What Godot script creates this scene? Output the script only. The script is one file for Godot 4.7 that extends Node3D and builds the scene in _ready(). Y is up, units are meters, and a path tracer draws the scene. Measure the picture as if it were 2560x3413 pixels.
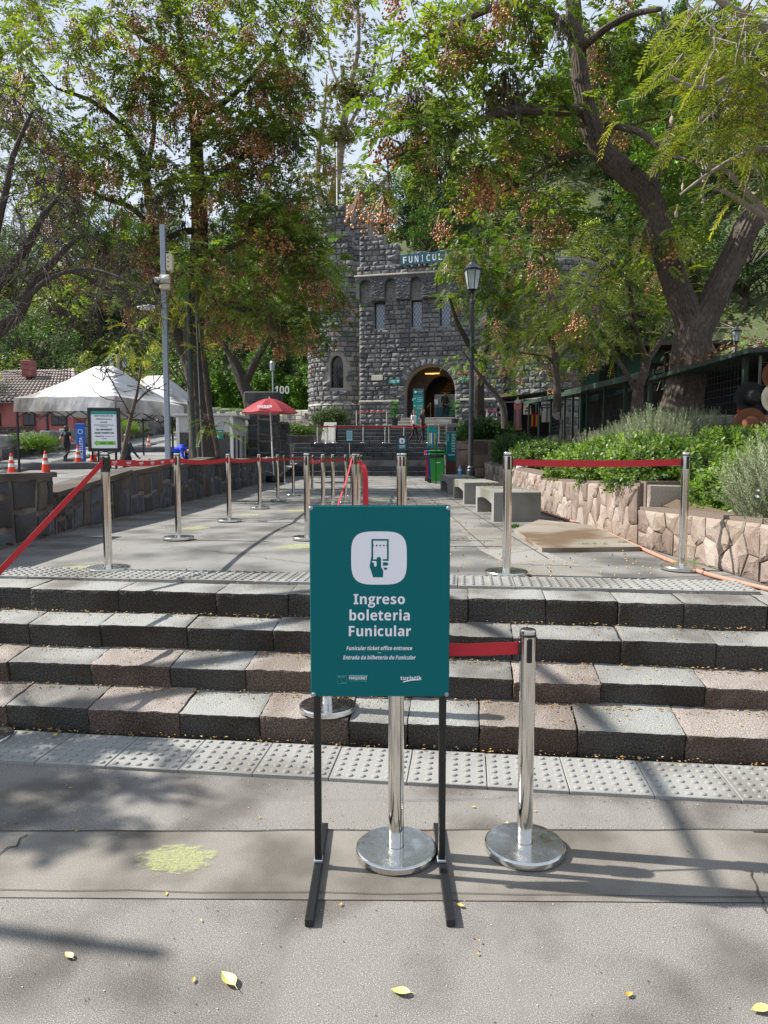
extends Node3D

# ---------------------------------------------------------------- mesh builder
class MB:
	var v := PackedVector3Array()
	var n := PackedVector3Array()
	var c := PackedColorArray()
	var col := Color.WHITE
	func trin(a: Vector3, b: Vector3, d: Vector3, na: Vector3, nb: Vector3, nd: Vector3) -> void:
		v.append(a); v.append(d); v.append(b)
		n.append(na); n.append(nd); n.append(nb)
		c.append(col); c.append(col); c.append(col)
	func tri(a: Vector3, b: Vector3, d: Vector3) -> void:
		var k := (b - a).cross(d - a).normalized()
		trin(a, b, d, k, k, k)
	func quad(a: Vector3, b: Vector3, d: Vector3, e: Vector3) -> void:
		tri(a, b, d)
		tri(a, d, e)
	func box(ctr: Vector3, size: Vector3, bas := Basis.IDENTITY) -> void:
		var x := bas.x * size.x / 2
		var y := bas.y * size.y / 2
		var z := bas.z * size.z / 2
		for s in [1.0, -1.0]:
			var p: Vector3 = ctr + z * s
			quad(p - x * s - y, p + x * s - y, p + x * s + y, p - x * s + y)
			p = ctr + x * s
			quad(p + z * s - y, p - z * s - y, p - z * s + y, p + z * s + y)
			p = ctr + y * s
			quad(p - x + z * s, p + x + z * s, p + x - z * s, p - x - z * s)
	# box with chamfered edges
	func cbox(ctr: Vector3, size: Vector3, b: float, bas := Basis.IDENTITY) -> void:
		var h := size / 2
		var corner := func(sx: float, sy: float, sz: float, k: int) -> Vector3:
			var q := Vector3(sx * (h.x - (0.0 if k == 0 else b)), sy * (h.y - (0.0 if k == 1 else b)), sz * (h.z - (0.0 if k == 2 else b)))
			return ctr + bas * q
		for s in [1.0, -1.0]:
			quad(corner.call(s, -1.0, s, 0), corner.call(s, -1.0, -s, 0), corner.call(s, 1.0, -s, 0), corner.call(s, 1.0, s, 0))
			quad(corner.call(-1.0, s, s, 1), corner.call(1.0, s, s, 1), corner.call(1.0, s, -s, 1), corner.call(-1.0, s, -s, 1))
			quad(corner.call(-s, -1.0, s, 2), corner.call(s, -1.0, s, 2), corner.call(s, 1.0, s, 2), corner.call(-s, 1.0, s, 2))
		for s in [1.0, -1.0]:
			for t in [1.0, -1.0]:
				face([corner.call(s, t, -1.0, 0), corner.call(s, t, 1.0, 0), corner.call(s, t, 1.0, 1), corner.call(s, t, -1.0, 1)], ctr)
				face([corner.call(s, -1.0, t, 0), corner.call(s, 1.0, t, 0), corner.call(s, 1.0, t, 2), corner.call(s, -1.0, t, 2)], ctr)
				face([corner.call(-1.0, s, t, 1), corner.call(1.0, s, t, 1), corner.call(1.0, s, t, 2), corner.call(-1.0, s, t, 2)], ctr)
				for u in [1.0, -1.0]:
					face([corner.call(s, t, u, 0), corner.call(s, t, u, 1), corner.call(s, t, u, 2)], ctr)
	# a flat face turned away from a point inside
	func face(p: Array, inside: Vector3) -> void:
		var k: Vector3 = (p[1] - p[0]).cross(p[2] - p[0])
		if k.dot(p[0] - inside) < 0:
			p.reverse()
		for i in range(1, p.size() - 1):
			tri(p[0], p[i], p[i + 1])
	func tube(p: Array, r: Array, sides := 8, cap := true, rib := 0.0, ribs := 5.0, twist := 0.0) -> void:
		var m := p.size()
		if m < 2:
			return
		var t: Vector3 = (p[1] - p[0]).normalized()
		var u := t.cross(Vector3(0.31, 0.2, 0.93))
		if u.length() < 0.05:
			u = t.cross(Vector3.RIGHT)
		u = u.normalized()
		var last := []
		var lastn := []
		for i in m:
			if i > 0 and i < m - 1:
				t = (p[i + 1] - p[i - 1]).normalized()
			elif i == m - 1:
				t = (p[i] - p[i - 1]).normalized()
			u = (u - t * u.dot(t)).normalized()
			var w := t.cross(u)
			var ring := []
			var rn := []
			for k in sides:
				var a := TAU * k / sides
				var d := u * cos(a) + w * sin(a)
				var q: float = r[i]
				if rib > 0.0:
					q *= 1.0 + rib * sin(a * ribs + i * twist + 1.3 * sin(i * 0.7)) * (0.6 + 0.4 * sin(a * 2.0 + i * 0.45)) + rib * 0.7 * sin(a * (ribs * 2.0 + 1.0) - i * twist * 1.7 + 2.0 * sin(i * 0.31))
				ring.append(p[i] + d * q)
				rn.append(d)
			if i > 0:
				for k in sides:
					var j := (k + 1) % sides
					if rib > 0.0:
						tri(last[k], last[j], ring[j])
						tri(last[k], ring[j], ring[k])
					else:
						trin(last[k], last[j], ring[j], lastn[k], lastn[j], rn[j])
						trin(last[k], ring[j], ring[k], lastn[k], rn[j], rn[k])
			elif cap:
				for k in range(1, sides - 1):
					tri(ring[0], ring[k + 1], ring[k])
			if i == m - 1 and cap:
				for k in range(1, sides - 1):
					tri(ring[0], ring[k], ring[k + 1])
			last = ring
			lastn = rn
	# profile of (radius, height), bottom to top on the outside
	func lathe(f: Array, sides := 24, xf := Transform3D()) -> void:
		for i in f.size() - 1:
			var a: Vector2 = f[i]
			var b: Vector2 = f[i + 1]
			var d := (b - a).normalized()
			for k in sides:
				var a0 := TAU * k / sides
				var a1 := TAU * (k + 1) / sides
				var c0 := Vector3(cos(a0), 0, sin(a0))
				var c1 := Vector3(cos(a1), 0, sin(a1))
				var up := Vector3.UP
				var n0 := (xf.basis * (c0 * d.y - up * d.x)).normalized()
				var n1 := (xf.basis * (c1 * d.y - up * d.x)).normalized()
				var p0 := xf * (c0 * a.x + up * a.y)
				var p1 := xf * (c1 * a.x + up * a.y)
				var q0 := xf * (c0 * b.x + up * b.y)
				var q1 := xf * (c1 * b.x + up * b.y)
				if b.x > 0.0001:
					trin(p0, q0, q1, n0, n0, n1)
				if a.x > 0.0001:
					trin(p0, q1, p1, n0, n1, n1)
	func ball(ctr: Vector3, r: Vector3, rows := 6, cols := 8, bas := Basis.IDENTITY) -> void:
		for i in rows:
			var t0 := PI * i / rows
			var t1 := PI * (i + 1) / rows
			for k in cols:
				var a0 := TAU * k / cols
				var a1 := TAU * (k + 1) / cols
				var d := [Vector3(sin(t0) * cos(a0), cos(t0), sin(t0) * sin(a0)), Vector3(sin(t1) * cos(a0), cos(t1), sin(t1) * sin(a0)), Vector3(sin(t1) * cos(a1), cos(t1), sin(t1) * sin(a1)), Vector3(sin(t0) * cos(a1), cos(t0), sin(t0) * sin(a1))]
				var p := []
				var q := []
				for e in d:
					p.append(ctr + bas * (e * r))
					q.append((bas * (e / r)).normalized())
				if i < rows - 1:
					trin(p[0], p[2], p[1], q[0], q[2], q[1])
				if i > 0:
					trin(p[0], p[3], p[2], q[0], q[3], q[2])
	# flat outline (counter-clockwise) with a thickness, front at +z
	func prism(poly: PackedVector2Array, depth: float, xf := Transform3D()) -> void:
		if Geometry2D.is_polygon_clockwise(poly):
			poly.reverse()
		var ix := Geometry2D.triangulate_polygon(poly)
		for i in range(0, ix.size(), 3):
			var a := poly[ix[i]]
			var b := poly[ix[i + 1]]
			var d := poly[ix[i + 2]]
			if (b - a).cross(d - a) < 0:
				var q := b
				b = d
				d = q
			tri(xf * Vector3(a.x, a.y, depth), xf * Vector3(b.x, b.y, depth), xf * Vector3(d.x, d.y, depth))
			tri(xf * Vector3(a.x, a.y, 0), xf * Vector3(d.x, d.y, 0), xf * Vector3(b.x, b.y, 0))
		for i in poly.size():
			var a := poly[i]
			var b := poly[(i + 1) % poly.size()]
			quad(xf * Vector3(a.x, a.y, 0), xf * Vector3(b.x, b.y, 0), xf * Vector3(b.x, b.y, depth), xf * Vector3(a.x, a.y, depth))
	# one rough-faced stone that fills an outline: sides, a chipped edge, an uneven face
	func cell(poly: PackedVector2Array, rng: RandomNumberGenerator, depth: float, edge: float, joint: float, bulge: float, xf := Transform3D(), lumps := 0.0) -> void:
		if Geometry2D.is_polygon_clockwise(poly):
			poly.reverse()
		var ctr := Vector2.ZERO
		for q in poly:
			ctr += q / poly.size()
		var ring := []
		for i in poly.size():
			var a := poly[i]
			var b := poly[(i + 1) % poly.size()]
			for q in [a, a.lerp(b, 0.5 + rng.randf_range(-0.12, 0.12))]:
				var w: Vector2 = ctr - q
				ring.append(q + w.normalized() * (joint * 0.7 + rng.randf_range(0, joint * 0.5)))
		var m := ring.size()
		var mid := []
		for q in ring:
			var w: Vector2 = ctr - q
			mid.append(q + w.normalized() * minf(edge * rng.randf_range(0.6, 1.5), w.length() * 0.6))
		var top := []
		for i in m:
			top.append(xf * Vector3(mid[i].x, mid[i].y, depth + rng.randf_range(0, bulge * 0.6)))
		var peak := xf * Vector3(ctr.x + rng.randf_range(-0.2, 0.2) * (ring[0].x - ctr.x), ctr.y, depth + bulge * rng.randf_range(0.3, 1.2))
		var lump := []
		if lumps > 0.0:
			for i in m:
				var q: Vector2 = ctr.lerp(mid[i], rng.randf_range(0.5, 0.72))
				lump.append(xf * Vector3(q.x, q.y, depth + bulge * 0.7 + rng.randf_range(-lumps, lumps)))
		for i in m:
			var j := (i + 1) % m
			var a := xf * Vector3(ring[i].x, ring[i].y, 0)
			var b := xf * Vector3(ring[j].x, ring[j].y, 0)
			var a2 := xf * Vector3(ring[i].x, ring[i].y, depth * 0.6)
			var b2 := xf * Vector3(ring[j].x, ring[j].y, depth * 0.6)
			quad(a, b, b2, a2)
			quad(a2, b2, top[j], top[i])
			if lumps > 0.0:
				quad(top[i], top[j], lump[j], lump[i])
				tri(lump[i], lump[j], peak)
			else:
				tri(top[i], top[j], peak)
	func mesh() -> ArrayMesh:
		var a := []
		a.resize(Mesh.ARRAY_MAX)
		a[Mesh.ARRAY_VERTEX] = v
		a[Mesh.ARRAY_NORMAL] = n
		a[Mesh.ARRAY_COLOR] = c
		var m := ArrayMesh.new()
		m.add_surface_from_arrays(Mesh.PRIMITIVE_TRIANGLES, a)
		return m

# ---------------------------------------------------------------- nodes and materials
var rng := RandomNumberGenerator.new()
var M := {}
var bold: Font
var plain: Font

func named(o: Node, called: String, parent: Node = null) -> Node:
	o.name = called
	(parent if parent else self).add_child(o, true)
	return o

func tag(o: Node, label := "", category := "", group := "", kind := "") -> Node:
	if label: o.set_meta("label", label)
	if category: o.set_meta("category", category)
	if group: o.set_meta("group", group)
	if kind: o.set_meta("kind", kind)
	return o

func thing(called: String, label: String, category: String, at := Vector3.ZERO, turn := 0.0, group := "") -> Node3D:
	var o: Node3D = named(Node3D.new(), called)
	o.position = at
	o.rotation.y = turn
	tag(o, label, category, group)
	return o

func part(parent: Node, called: String, m: Mesh, mt: Material, xf := Transform3D()) -> MeshInstance3D:
	var o := MeshInstance3D.new()
	o.mesh = m
	o.material_override = mt
	o.transform = xf
	named(o, called, parent)
	return o

func solo(called: String, m: Mesh, mt: Material, label: String, category: String, at := Vector3.ZERO, turn := 0.0, group := "") -> MeshInstance3D:
	var o := part(self, called, m, mt)
	o.position = at
	o.rotation.y = turn
	tag(o, label, category, group)
	return o

func setting(called: String, m: Mesh, mt: Material) -> MeshInstance3D:
	var o := part(self, called, m, mt)
	tag(o, "", "", "", "structure")
	return o

func bx(size: Vector3, b := 0.0, ctr := Vector3.ZERO) -> ArrayMesh:
	var mb := MB.new()
	if b > 0: mb.cbox(ctr, size, b)
	else: mb.box(ctr, size)
	return mb.mesh()

func copy_of(o: Node3D, label: String, at: Vector3, turn := 0.0, group := "") -> Node3D:
	var r: Node3D = o.duplicate()
	r.name = o.name
	add_child(r, true)
	r.position = at
	r.rotation.y = turn
	r.set_meta("label", label)
	if group: r.set_meta("group", group)
	return r

func S(r: int, g: int, b: int) -> Color:
	return Color8(r, g, b)

func lin(r: int, g: int, b: int) -> Color:
	return Color8(r, g, b).srgb_to_linear()

func mat(key: String, color: Color, rough := 0.8, metal := 0.0) -> StandardMaterial3D:
	var m := StandardMaterial3D.new()
	m.resource_name = key
	m.albedo_color = color
	m.roughness = rough
	m.metallic = metal
	M[key] = m
	return m

func noise(seed_: int, freq: float, octaves := 3, kind := FastNoiseLite.TYPE_SIMPLEX_SMOOTH) -> FastNoiseLite:
	var f := FastNoiseLite.new()
	f.seed = seed_
	f.frequency = freq
	f.noise_type = kind
	f.fractal_octaves = octaves
	if kind == FastNoiseLite.TYPE_CELLULAR:
		f.cellular_return_type = FastNoiseLite.RETURN_DISTANCE
	return f

func ntex(f: FastNoiseLite, stops: Array, size := 512) -> NoiseTexture2D:
	var t := NoiseTexture2D.new()
	t.width = size
	t.height = size
	t.seamless = true
	t.noise = f
	if stops.size():
		var g := Gradient.new()
		var off := PackedFloat32Array()
		var cs := PackedColorArray()
		for s in stops:
			off.append(s[0])
			cs.append(s[1])
		g.offsets = off
		g.colors = cs
		t.color_ramp = g
	return t

# a mineral surface: a coloured grain, blotches over it, fine relief
func mineral(key: String, grain: Array, rough: float, per_metre: float, relief: float, seed_: int, blotch: Array = [], freq := 0.25) -> StandardMaterial3D:
	var m := mat(key, Color.WHITE, rough)
	m.albedo_texture = ntex(noise(seed_, freq, 3), grain)
	m.uv1_triplanar = true
	m.uv1_world_triplanar = true
	m.uv1_scale = Vector3.ONE * per_metre
	if blotch.size():
		m.detail_enabled = true
		m.detail_blend_mode = BaseMaterial3D.BLEND_MODE_MUL
		m.detail_albedo = ntex(noise(seed_ + 7, 0.012, 4), blotch)
		m.detail_uv_layer = BaseMaterial3D.DETAIL_UV_2
		m.uv2_triplanar = true
		m.uv2_world_triplanar = true
		m.uv2_scale = Vector3.ONE * per_metre * 0.17
	if relief > 0:
		m.heightmap_enabled = true
		m.heightmap_texture = ntex(noise(seed_ + 3, freq * 0.6, 4), [])
		m.heightmap_scale = relief
	return m

func leafy(key: String, rough := 0.5, back := Color(0.95, 1.0, 0.45)) -> StandardMaterial3D:
	var m := mat(key, Color.WHITE, rough)
	m.vertex_color_use_as_albedo = true
	m.cull_mode = BaseMaterial3D.CULL_DISABLED
	m.backlight_enabled = true
	m.backlight = back
	return m

func many(parent: Node, called: String, m: Mesh, mt: Material, where: Array, tints: Array, label := "") -> MultiMeshInstance3D:
	var mm := MultiMesh.new()
	mm.transform_format = MultiMesh.TRANSFORM_3D
	mm.use_colors = true
	mm.mesh = m
	mm.instance_count = where.size()
	for i in where.size():
		mm.set_instance_transform(i, where[i])
		mm.set_instance_color(i, tints[i])
	var o := MultiMeshInstance3D.new()
	o.multimesh = mm
	o.material_override = mt
	named(o, called, parent)
	tag(o, label, "", "", "stuff")
	return o

func text(parent: Node, s: String, font: Font, width: float, at: Vector3, mt: Material, bas := Basis.IDENTITY, high := 0.0, slant := 0.0, called := "lettering") -> MeshInstance3D:
	var t := TextMesh.new()
	t.font = font
	t.text = s
	t.font_size = 48
	t.pixel_size = 0.01
	t.depth = 0.02
	t.curve_step = 1.5
	var src := t.surface_get_arrays(0)
	var pv: PackedVector3Array = src[Mesh.ARRAY_VERTEX]
	var lo := Vector3(1e9, 1e9, 1e9)
	var hi := -lo
	for q in pv:
		lo = lo.min(q)
		hi = hi.max(q)
	var k := width / maxf(hi.x - lo.x, 0.001)
	var ky := k if high <= 0.0 else high / maxf(hi.y - lo.y, 0.001)
	var mid := (lo + hi) / 2
	for i in pv.size():
		var q := pv[i] - mid
		pv[i] = Vector3(q.x * k + slant * q.y * ky, q.y * ky, (q.z + 0.01) * 0.06)
	src[Mesh.ARRAY_VERTEX] = pv
	src[Mesh.ARRAY_TEX_UV] = null
	src[Mesh.ARRAY_TANGENT] = null
	var am := ArrayMesh.new()
	am.add_surface_from_arrays(Mesh.PRIMITIVE_TRIANGLES, src)
	return part(parent, called, am, mt, Transform3D(bas, at))

func rnd(a: float, b: float) -> float:
	return rng.randf_range(a, b)

func inball() -> Vector3:
	for i in 20:
		var p := Vector3(rnd(-1, 1), rnd(-1, 1), rnd(-1, 1))
		if p.length_squared() <= 1.0:
			return p
	return Vector3.ZERO

func ordinal(i: int) -> String:
	return ["first", "second", "third", "fourth", "fifth", "sixth", "seventh", "eighth", "ninth", "tenth", "eleventh", "twelfth"][i]

func _ready() -> void:
	rng.seed = 20250
	look()
	materials()
	ground()
	stone_steps()
	left_wall()
	right_wall()
	upper_stairs()
	castle()
	hillside()
	left_street()
	near_trees()
	small_trees()
	planting()
	main_sign()
	stanchions()
	benches_and_bins()
	lamps_and_poles()
	tents_and_booth()
	stalls()
	people()
	litter()

func look() -> void:
	var cam := Camera3D.new()
	cam.fov = 71.6
	cam.near = 0.05
	cam.far = 900.0
	cam.position = Vector3(0, 1.65, 0)
	cam.rotation_degrees = Vector3(-4.5, 0, 0)
	named(cam, "camera")
	cam.current = true
	var e := Environment.new()
	e.background_mode = Environment.BG_SKY
	var sm := ProceduralSkyMaterial.new()
	sm.sky_top_color = S(188, 203, 224)
	sm.sky_horizon_color = S(236, 240, 246)
	sm.sky_curve = 0.22
	sm.ground_bottom_color = S(92, 88, 82)
	sm.ground_horizon_color = S(150, 150, 148)
	sm.sky_energy_multiplier = 1.0
	var sk := Sky.new()
	sk.sky_material = sm
	e.sky = sk
	e.background_energy_multiplier = 0.72
	e.tonemap_mode = Environment.TONE_MAPPER_LINEAR
	e.tonemap_exposure = 1.75
	e.sdfgi_enabled = true
	e.ssao_enabled = true
	e.ssil_enabled = true
	var w := WorldEnvironment.new()
	w.environment = e
	named(w, "sky_and_air")
	var sun := DirectionalLight3D.new()
	sun.light_color = Color(1.0, 0.98, 0.945)
	sun.light_energy = 1.6
	sun.light_angular_distance = 0.5
	sun.shadow_enabled = true
	sun.basis = Basis.looking_at(Vector3(1.0, -0.95, 0.145), Vector3.UP)
	named(sun, "sun")
	var f := SystemFont.new()
	f.font_names = ["Droid Sans"]
	f.font_weight = 700
	bold = f
	f = SystemFont.new()
	f.font_names = ["Droid Sans"]
	plain = f

func materials() -> void:
	mineral("asphalt", [[0.1, S(58, 56, 54)], [0.36, S(111, 108, 105)], [0.58, S(124, 120, 116)], [0.68, S(141, 137, 132)], [0.84, S(202, 197, 191)]], 0.92, 1.35, .05, 11, [[0.2, S(190, 186, 182)], [0.42, S(226, 224, 221)], [0.6, S(250, 249, 247)], [0.75, S(255, 255, 253)]], 0.33)
	mineral("asphalt_band", [[0.05, S(80, 77, 73)], [0.36, S(120, 115, 109)], [0.62, S(131, 126, 119)], [0.74, S(147, 142, 135)], [0.9, S(190, 186, 178)]], 0.92, 1.35, .05, 12, [[0.2, S(190, 186, 182)], [0.42, S(226, 224, 221)], [0.6, S(250, 249, 247)], [0.75, S(255, 255, 253)]], 0.33)
	mineral("terrace_asphalt", [[0, S(70, 70, 70)], [0.36, S(116, 115, 113)], [0.6, S(130, 128, 125)], [0.72, S(147, 145, 141)], [0.86, S(192, 190, 185)]], 0.9, 1.0, 0.14, 13, [[0.2, S(176, 174, 172)], [0.42, S(218, 217, 215)], [0.6, S(246, 245, 243)], [0.75, S(255, 255, 253)]], 0.3)
	mineral("street_surface", [[0.0, S(98, 98, 98)], [0.5, S(134, 134, 133)], [1.0, S(160, 160, 158)]], 0.9, 0.4, 0.2, 14, [[0.3, S(220, 218, 216)], [0.7, S(255, 255, 255)]])
	mineral("rough_concrete", [[0, S(98, 97, 95)], [0.4, S(132, 131, 128)], [0.7, S(150, 148, 145)], [1, S(182, 180, 176)]], 0.92, 0.7, 0.3, 15, [[0.25, S(214, 206, 196)], [0.7, S(255, 253, 250)]])
	mineral("slab_concrete", [[0.0, S(104, 98, 92)], [0.4, S(136, 130, 122)], [0.7, S(150, 144, 136)], [1.0, S(176, 170, 160)]], 0.92, 0.6, 0.2, 16, [[0.25, S(176, 150, 120)], [0.45, S(236, 228, 220)], [0.7, S(255, 253, 250)]])
	mineral("bench_concrete", [[0.0, S(106, 105, 102)], [0.5, S(134, 133, 129)], [1.0, S(158, 156, 151)]], 0.88, 0.7, 0.08, 17, [[0.2, S(200, 198, 184)], [0.5, S(238, 238, 236)], [0.75, S(255, 255, 255)]])
	mineral("tactile", [[0.0, S(112, 112, 111)], [0.5, S(146, 146, 144)], [1.0, S(170, 170, 167)]], 0.85, 0.9, 0.06, 18, [[0.25, S(204, 200, 194)], [0.6, S(250, 249, 247)]])
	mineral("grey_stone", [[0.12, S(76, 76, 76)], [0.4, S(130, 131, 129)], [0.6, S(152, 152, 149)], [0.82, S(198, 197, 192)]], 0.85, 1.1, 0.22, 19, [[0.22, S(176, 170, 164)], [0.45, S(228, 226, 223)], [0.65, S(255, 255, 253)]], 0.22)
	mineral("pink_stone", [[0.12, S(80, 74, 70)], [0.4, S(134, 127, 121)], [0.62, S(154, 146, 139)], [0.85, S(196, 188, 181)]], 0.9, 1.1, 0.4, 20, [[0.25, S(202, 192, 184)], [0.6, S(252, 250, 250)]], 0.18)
	mineral("shaded_hewn_grey", [[0.1, S(30, 28, 27)], [0.4, S(58, 56, 54)], [0.62, S(76, 74, 71)], [0.9, S(118, 113, 106)]], 0.92, 1.3, 1.3, 44, [[0.25, S(190, 170, 148)], [0.5, S(240, 236, 230)], [0.7, S(255, 254, 252)]], 0.12)  # rough riser faces of grey steps, their shade darkened into the colour
	mineral("shaded_hewn_pink", [[0.1, S(44, 36, 32)], [0.4, S(84, 72, 65)], [0.62, S(106, 92, 84)], [0.9, S(146, 130, 120)]], 0.92, 1.3, 1.5, 45, [[0.25, S(190, 178, 166)], [0.6, S(255, 253, 250)]], 0.11)  # same for pink steps: rough face, shade put into the colour
	mineral("dark_stone", [[0, S(40, 41, 43)], [0.4, S(68, 69, 71)], [0.7, S(86, 87, 88)], [1, S(124, 123, 121)]], 0.85, 1.0, 0.4, 21, [[0.3, S(200, 196, 190)], [0.65, S(255, 253, 250)]], 0.16)
	mineral("dark_stone_warm", [[0.0, S(54, 48, 44)], [0.4, S(88, 82, 76)], [0.7, S(108, 101, 94)], [1.0, S(142, 134, 124)]], 0.9, 1.0, 0.4, 22, [[0.3, S(200, 194, 186)], [0.65, S(255, 252, 248)]], 0.16)
	mineral("blue_stone", [[0, S(48, 53, 60)], [0.4, S(80, 86, 95)], [0.7, S(98, 105, 112)], [1, S(138, 143, 146)]], 0.75, 1.0, 0.4, 23, [[0.3, S(204, 204, 206)], [0.65, S(255, 255, 255)]], 0.16)
	mineral("mortar", [[0, S(92, 90, 86)], [0.5, S(126, 123, 118)], [1, S(152, 148, 141)]], 0.95, 0.9, 0.4, 24, [[0.25, S(180, 172, 162)], [0.6, S(250, 248, 244)]])
	mineral("rose_joint", [[0, S(78, 68, 61)], [0.5, S(112, 100, 90)], [1, S(140, 126, 114)]], 0.95, 1.0, 0.6, 42)
	mineral("rose_stone", [[0, S(92, 83, 77)], [0.4, S(146, 134, 126)], [0.7, S(170, 158, 149)], [1, S(204, 194, 185)]], 0.9, 1.0, 0.4, 25, [[0.25, S(204, 190, 180)], [0.6, S(255, 252, 250)]], 0.18)
	mineral("rose_stone_pale", [[0, S(112, 103, 96)], [0.4, S(160, 150, 142)], [0.7, S(182, 172, 163)], [1, S(208, 200, 192)]], 0.9, 1.0, 0.4, 43, [[0.25, S(196, 184, 172)], [0.6, S(255, 252, 250)]], 0.18)
	mineral("rose_stone_dark", [[0, S(80, 70, 65)], [0.4, S(126, 113, 106)], [0.7, S(148, 136, 128)], [1, S(180, 169, 161)]], 0.9, 1.0, 0.4, 26, [[0.25, S(204, 192, 184)], [0.6, S(255, 252, 250)]], 0.18)
	mineral("castle_stone", [[0, S(72, 73, 75)], [0.4, S(121, 121, 122)], [0.7, S(145, 144, 143)], [1, S(182, 180, 176)]], 0.85, 0.6, 0.9, 27, [[0.3, S(206, 204, 202)], [0.65, S(255, 254, 252)]], 0.12)
	mineral("castle_stone_dark", [[0, S(52, 54, 58)], [0.4, S(92, 94, 98)], [0.7, S(114, 115, 118)], [1, S(152, 151, 149)]], 0.85, 0.6, 0.9, 28, [[0.3, S(206, 204, 202)], [0.65, S(255, 254, 252)]], 0.12)
	mineral("castle_mortar", [[0, S(108, 106, 102)], [0.5, S(138, 135, 130)], [1, S(162, 158, 151)]], 0.95, 0.6, 0.5, 29)
	mineral("pale_band", [[0.0, S(166, 160, 148)], [0.5, S(196, 190, 178)], [1.0, S(214, 209, 198)]], 0.9, 0.6, 0.4, 30)
	mineral("stair_stone", [[0.0, S(48, 49, 52)], [0.4, S(78, 80, 84)], [0.7, S(94, 95, 98)], [1.0, S(124, 124, 122)]], 0.8, 0.8, 0.4, 31, [[0.3, S(206, 204, 202)], [0.65, S(255, 254, 252)]], 0.16)
	mineral("soil", [[0.0, S(58, 46, 36)], [0.5, S(92, 76, 60)], [1.0, S(126, 108, 86)]], 0.95, 0.7, 1.0, 32)
	mineral("lawn", [[0.0, S(70, 96, 36)], [0.5, S(100, 132, 52)], [1.0, S(128, 156, 70)]], 0.95, 0.5, 0.0, 41)
	mineral("hill_ground", [[0, S(46, 54, 32)], [0.4, S(66, 78, 44)], [0.7, S(84, 92, 56)], [1, S(112, 110, 78)]], 0.95, 0.06, 0.0, 33)
	mineral("bark", [[0, S(48, 42, 38)], [0.4, S(82, 73, 66)], [0.7, S(102, 92, 84)], [1, S(138, 126, 115)]], 0.92, 1.2, 1.6, 34, [[0.3, S(206, 200, 194)], [0.65, S(255, 253, 250)]], 0.035)
	M.bark.uv1_scale = Vector3(2.4, 0.5, 2.4)
	mineral("bark_dark", [[0.0, S(40, 35, 32)], [0.4, S(62, 55, 50)], [0.7, S(80, 72, 65)], [1.0, S(112, 102, 93)]], 0.92, 1.2, 1.4, 35, [], 0.04)
	M.bark_dark.uv1_scale = Vector3(2.4, 0.5, 2.4)
	mineral("bark_pale", [[0.0, S(104, 96, 86)], [0.5, S(142, 132, 120)], [1.0, S(176, 168, 156)]], 0.9, 1.2, 1.0, 36, [], 0.05)
	mineral("roof_tile", [[0, S(108, 98, 92)], [0.4, S(144, 132, 124)], [0.7, S(166, 155, 147)], [1, S(190, 180, 172)]], 0.85, 0.5, 0.0, 37)
	mineral("canvas", [[0, S(188, 188, 192)], [0.5, S(206, 206, 210)], [1, S(220, 220, 223)]], 0.75, 0.25, 0.6, 38, [[0.22, S(168, 160, 148)], [0.4, S(232, 229, 224)], [0.6, S(255, 255, 255)]], 0.02)
	M.canvas.backlight_enabled = true
	M.canvas.backlight = Color(0.35, 0.35, 0.36)
	mineral("pink_plaster", [[0, S(146, 84, 84)], [0.5, S(168, 104, 103)], [1, S(182, 120, 118)]], 0.9, 0.4, 0.2, 39, [[0.25, S(200, 190, 186)], [0.65, S(255, 252, 250)]])
	mineral("yellow_leaf", [[0.0, S(168, 120, 44)], [0.45, S(206, 168, 78)], [1.0, S(218, 196, 116)]], 0.6, 9.0, 0.0, 40)
	mat("steel", S(224, 222, 218), 0.1, 1.0)
	var brushed: StandardMaterial3D = mat("steel_base", S(214, 213, 211), 0.16, 1.0)
	brushed.roughness_texture = ntex(noise(61, 0.03, 4), [[0.2, Color(0.5, 0.5, 0.5)], [0.8, Color(1, 1, 1)]], 256)
	brushed.roughness = 0.3
	brushed.uv1_triplanar = true
	brushed.uv1_scale = Vector3.ONE * 2.0
	mat("black_plastic", S(26, 26, 27), 0.42)
	mat("black_metal", S(26, 27, 29), 0.38)
	mat("dark_iron", S(46, 49, 54), 0.45)
	mat("black_gap", S(20, 19, 18), 0.95)
	mat("crack", S(62, 57, 52), 0.95)
	mat("galvanised", S(150, 158, 168), 0.45, 0.55)
	mat("grid_wire", S(150, 154, 156), 0.5, 0.3)
	mat("green_pole", S(52, 66, 62), 0.5)
	mat("red_belt", S(188, 34, 46), 0.62)
	mat("belt_print", S(232, 214, 214), 0.6)
	mat("teal_panel", S(0, 100, 104), 0.38)
	M.teal_panel.metallic_specular = 0.3
	mat("teal_bright", S(20, 142, 134), 0.45)
	mat("teal_dark", S(22, 84, 98), 0.5)
	mat("print_white", S(232, 232, 238), 0.5)
	mat("print_teal", S(92, 172, 172), 0.5)
	mat("white_paint", S(222, 222, 220), 0.5)
	mat("grey_paint", S(186, 186, 184), 0.5)
	mat("paper", S(226, 228, 234), 0.6)
	mat("ink", S(28, 28, 32), 0.6)
	mat("arrow_green", S(122, 190, 70), 0.6)
	mat("orange_hose", S(178, 128, 108), 0.5)
	mat("cone_orange", S(232, 66, 32), 0.5)
	mat("cone_white", S(216, 216, 214), 0.4)
	mat("bin_green", S(28, 140, 44), 0.42)
	mat("bin_blue", S(30, 66, 178), 0.42)
	mat("bin_red", S(204, 34, 48), 0.42)
	mat("bag_black", S(16, 16, 18), 0.25)
	mat("umbrella_red", S(150, 34, 46), 0.7)
	M.umbrella_red.backlight_enabled = true
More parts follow.
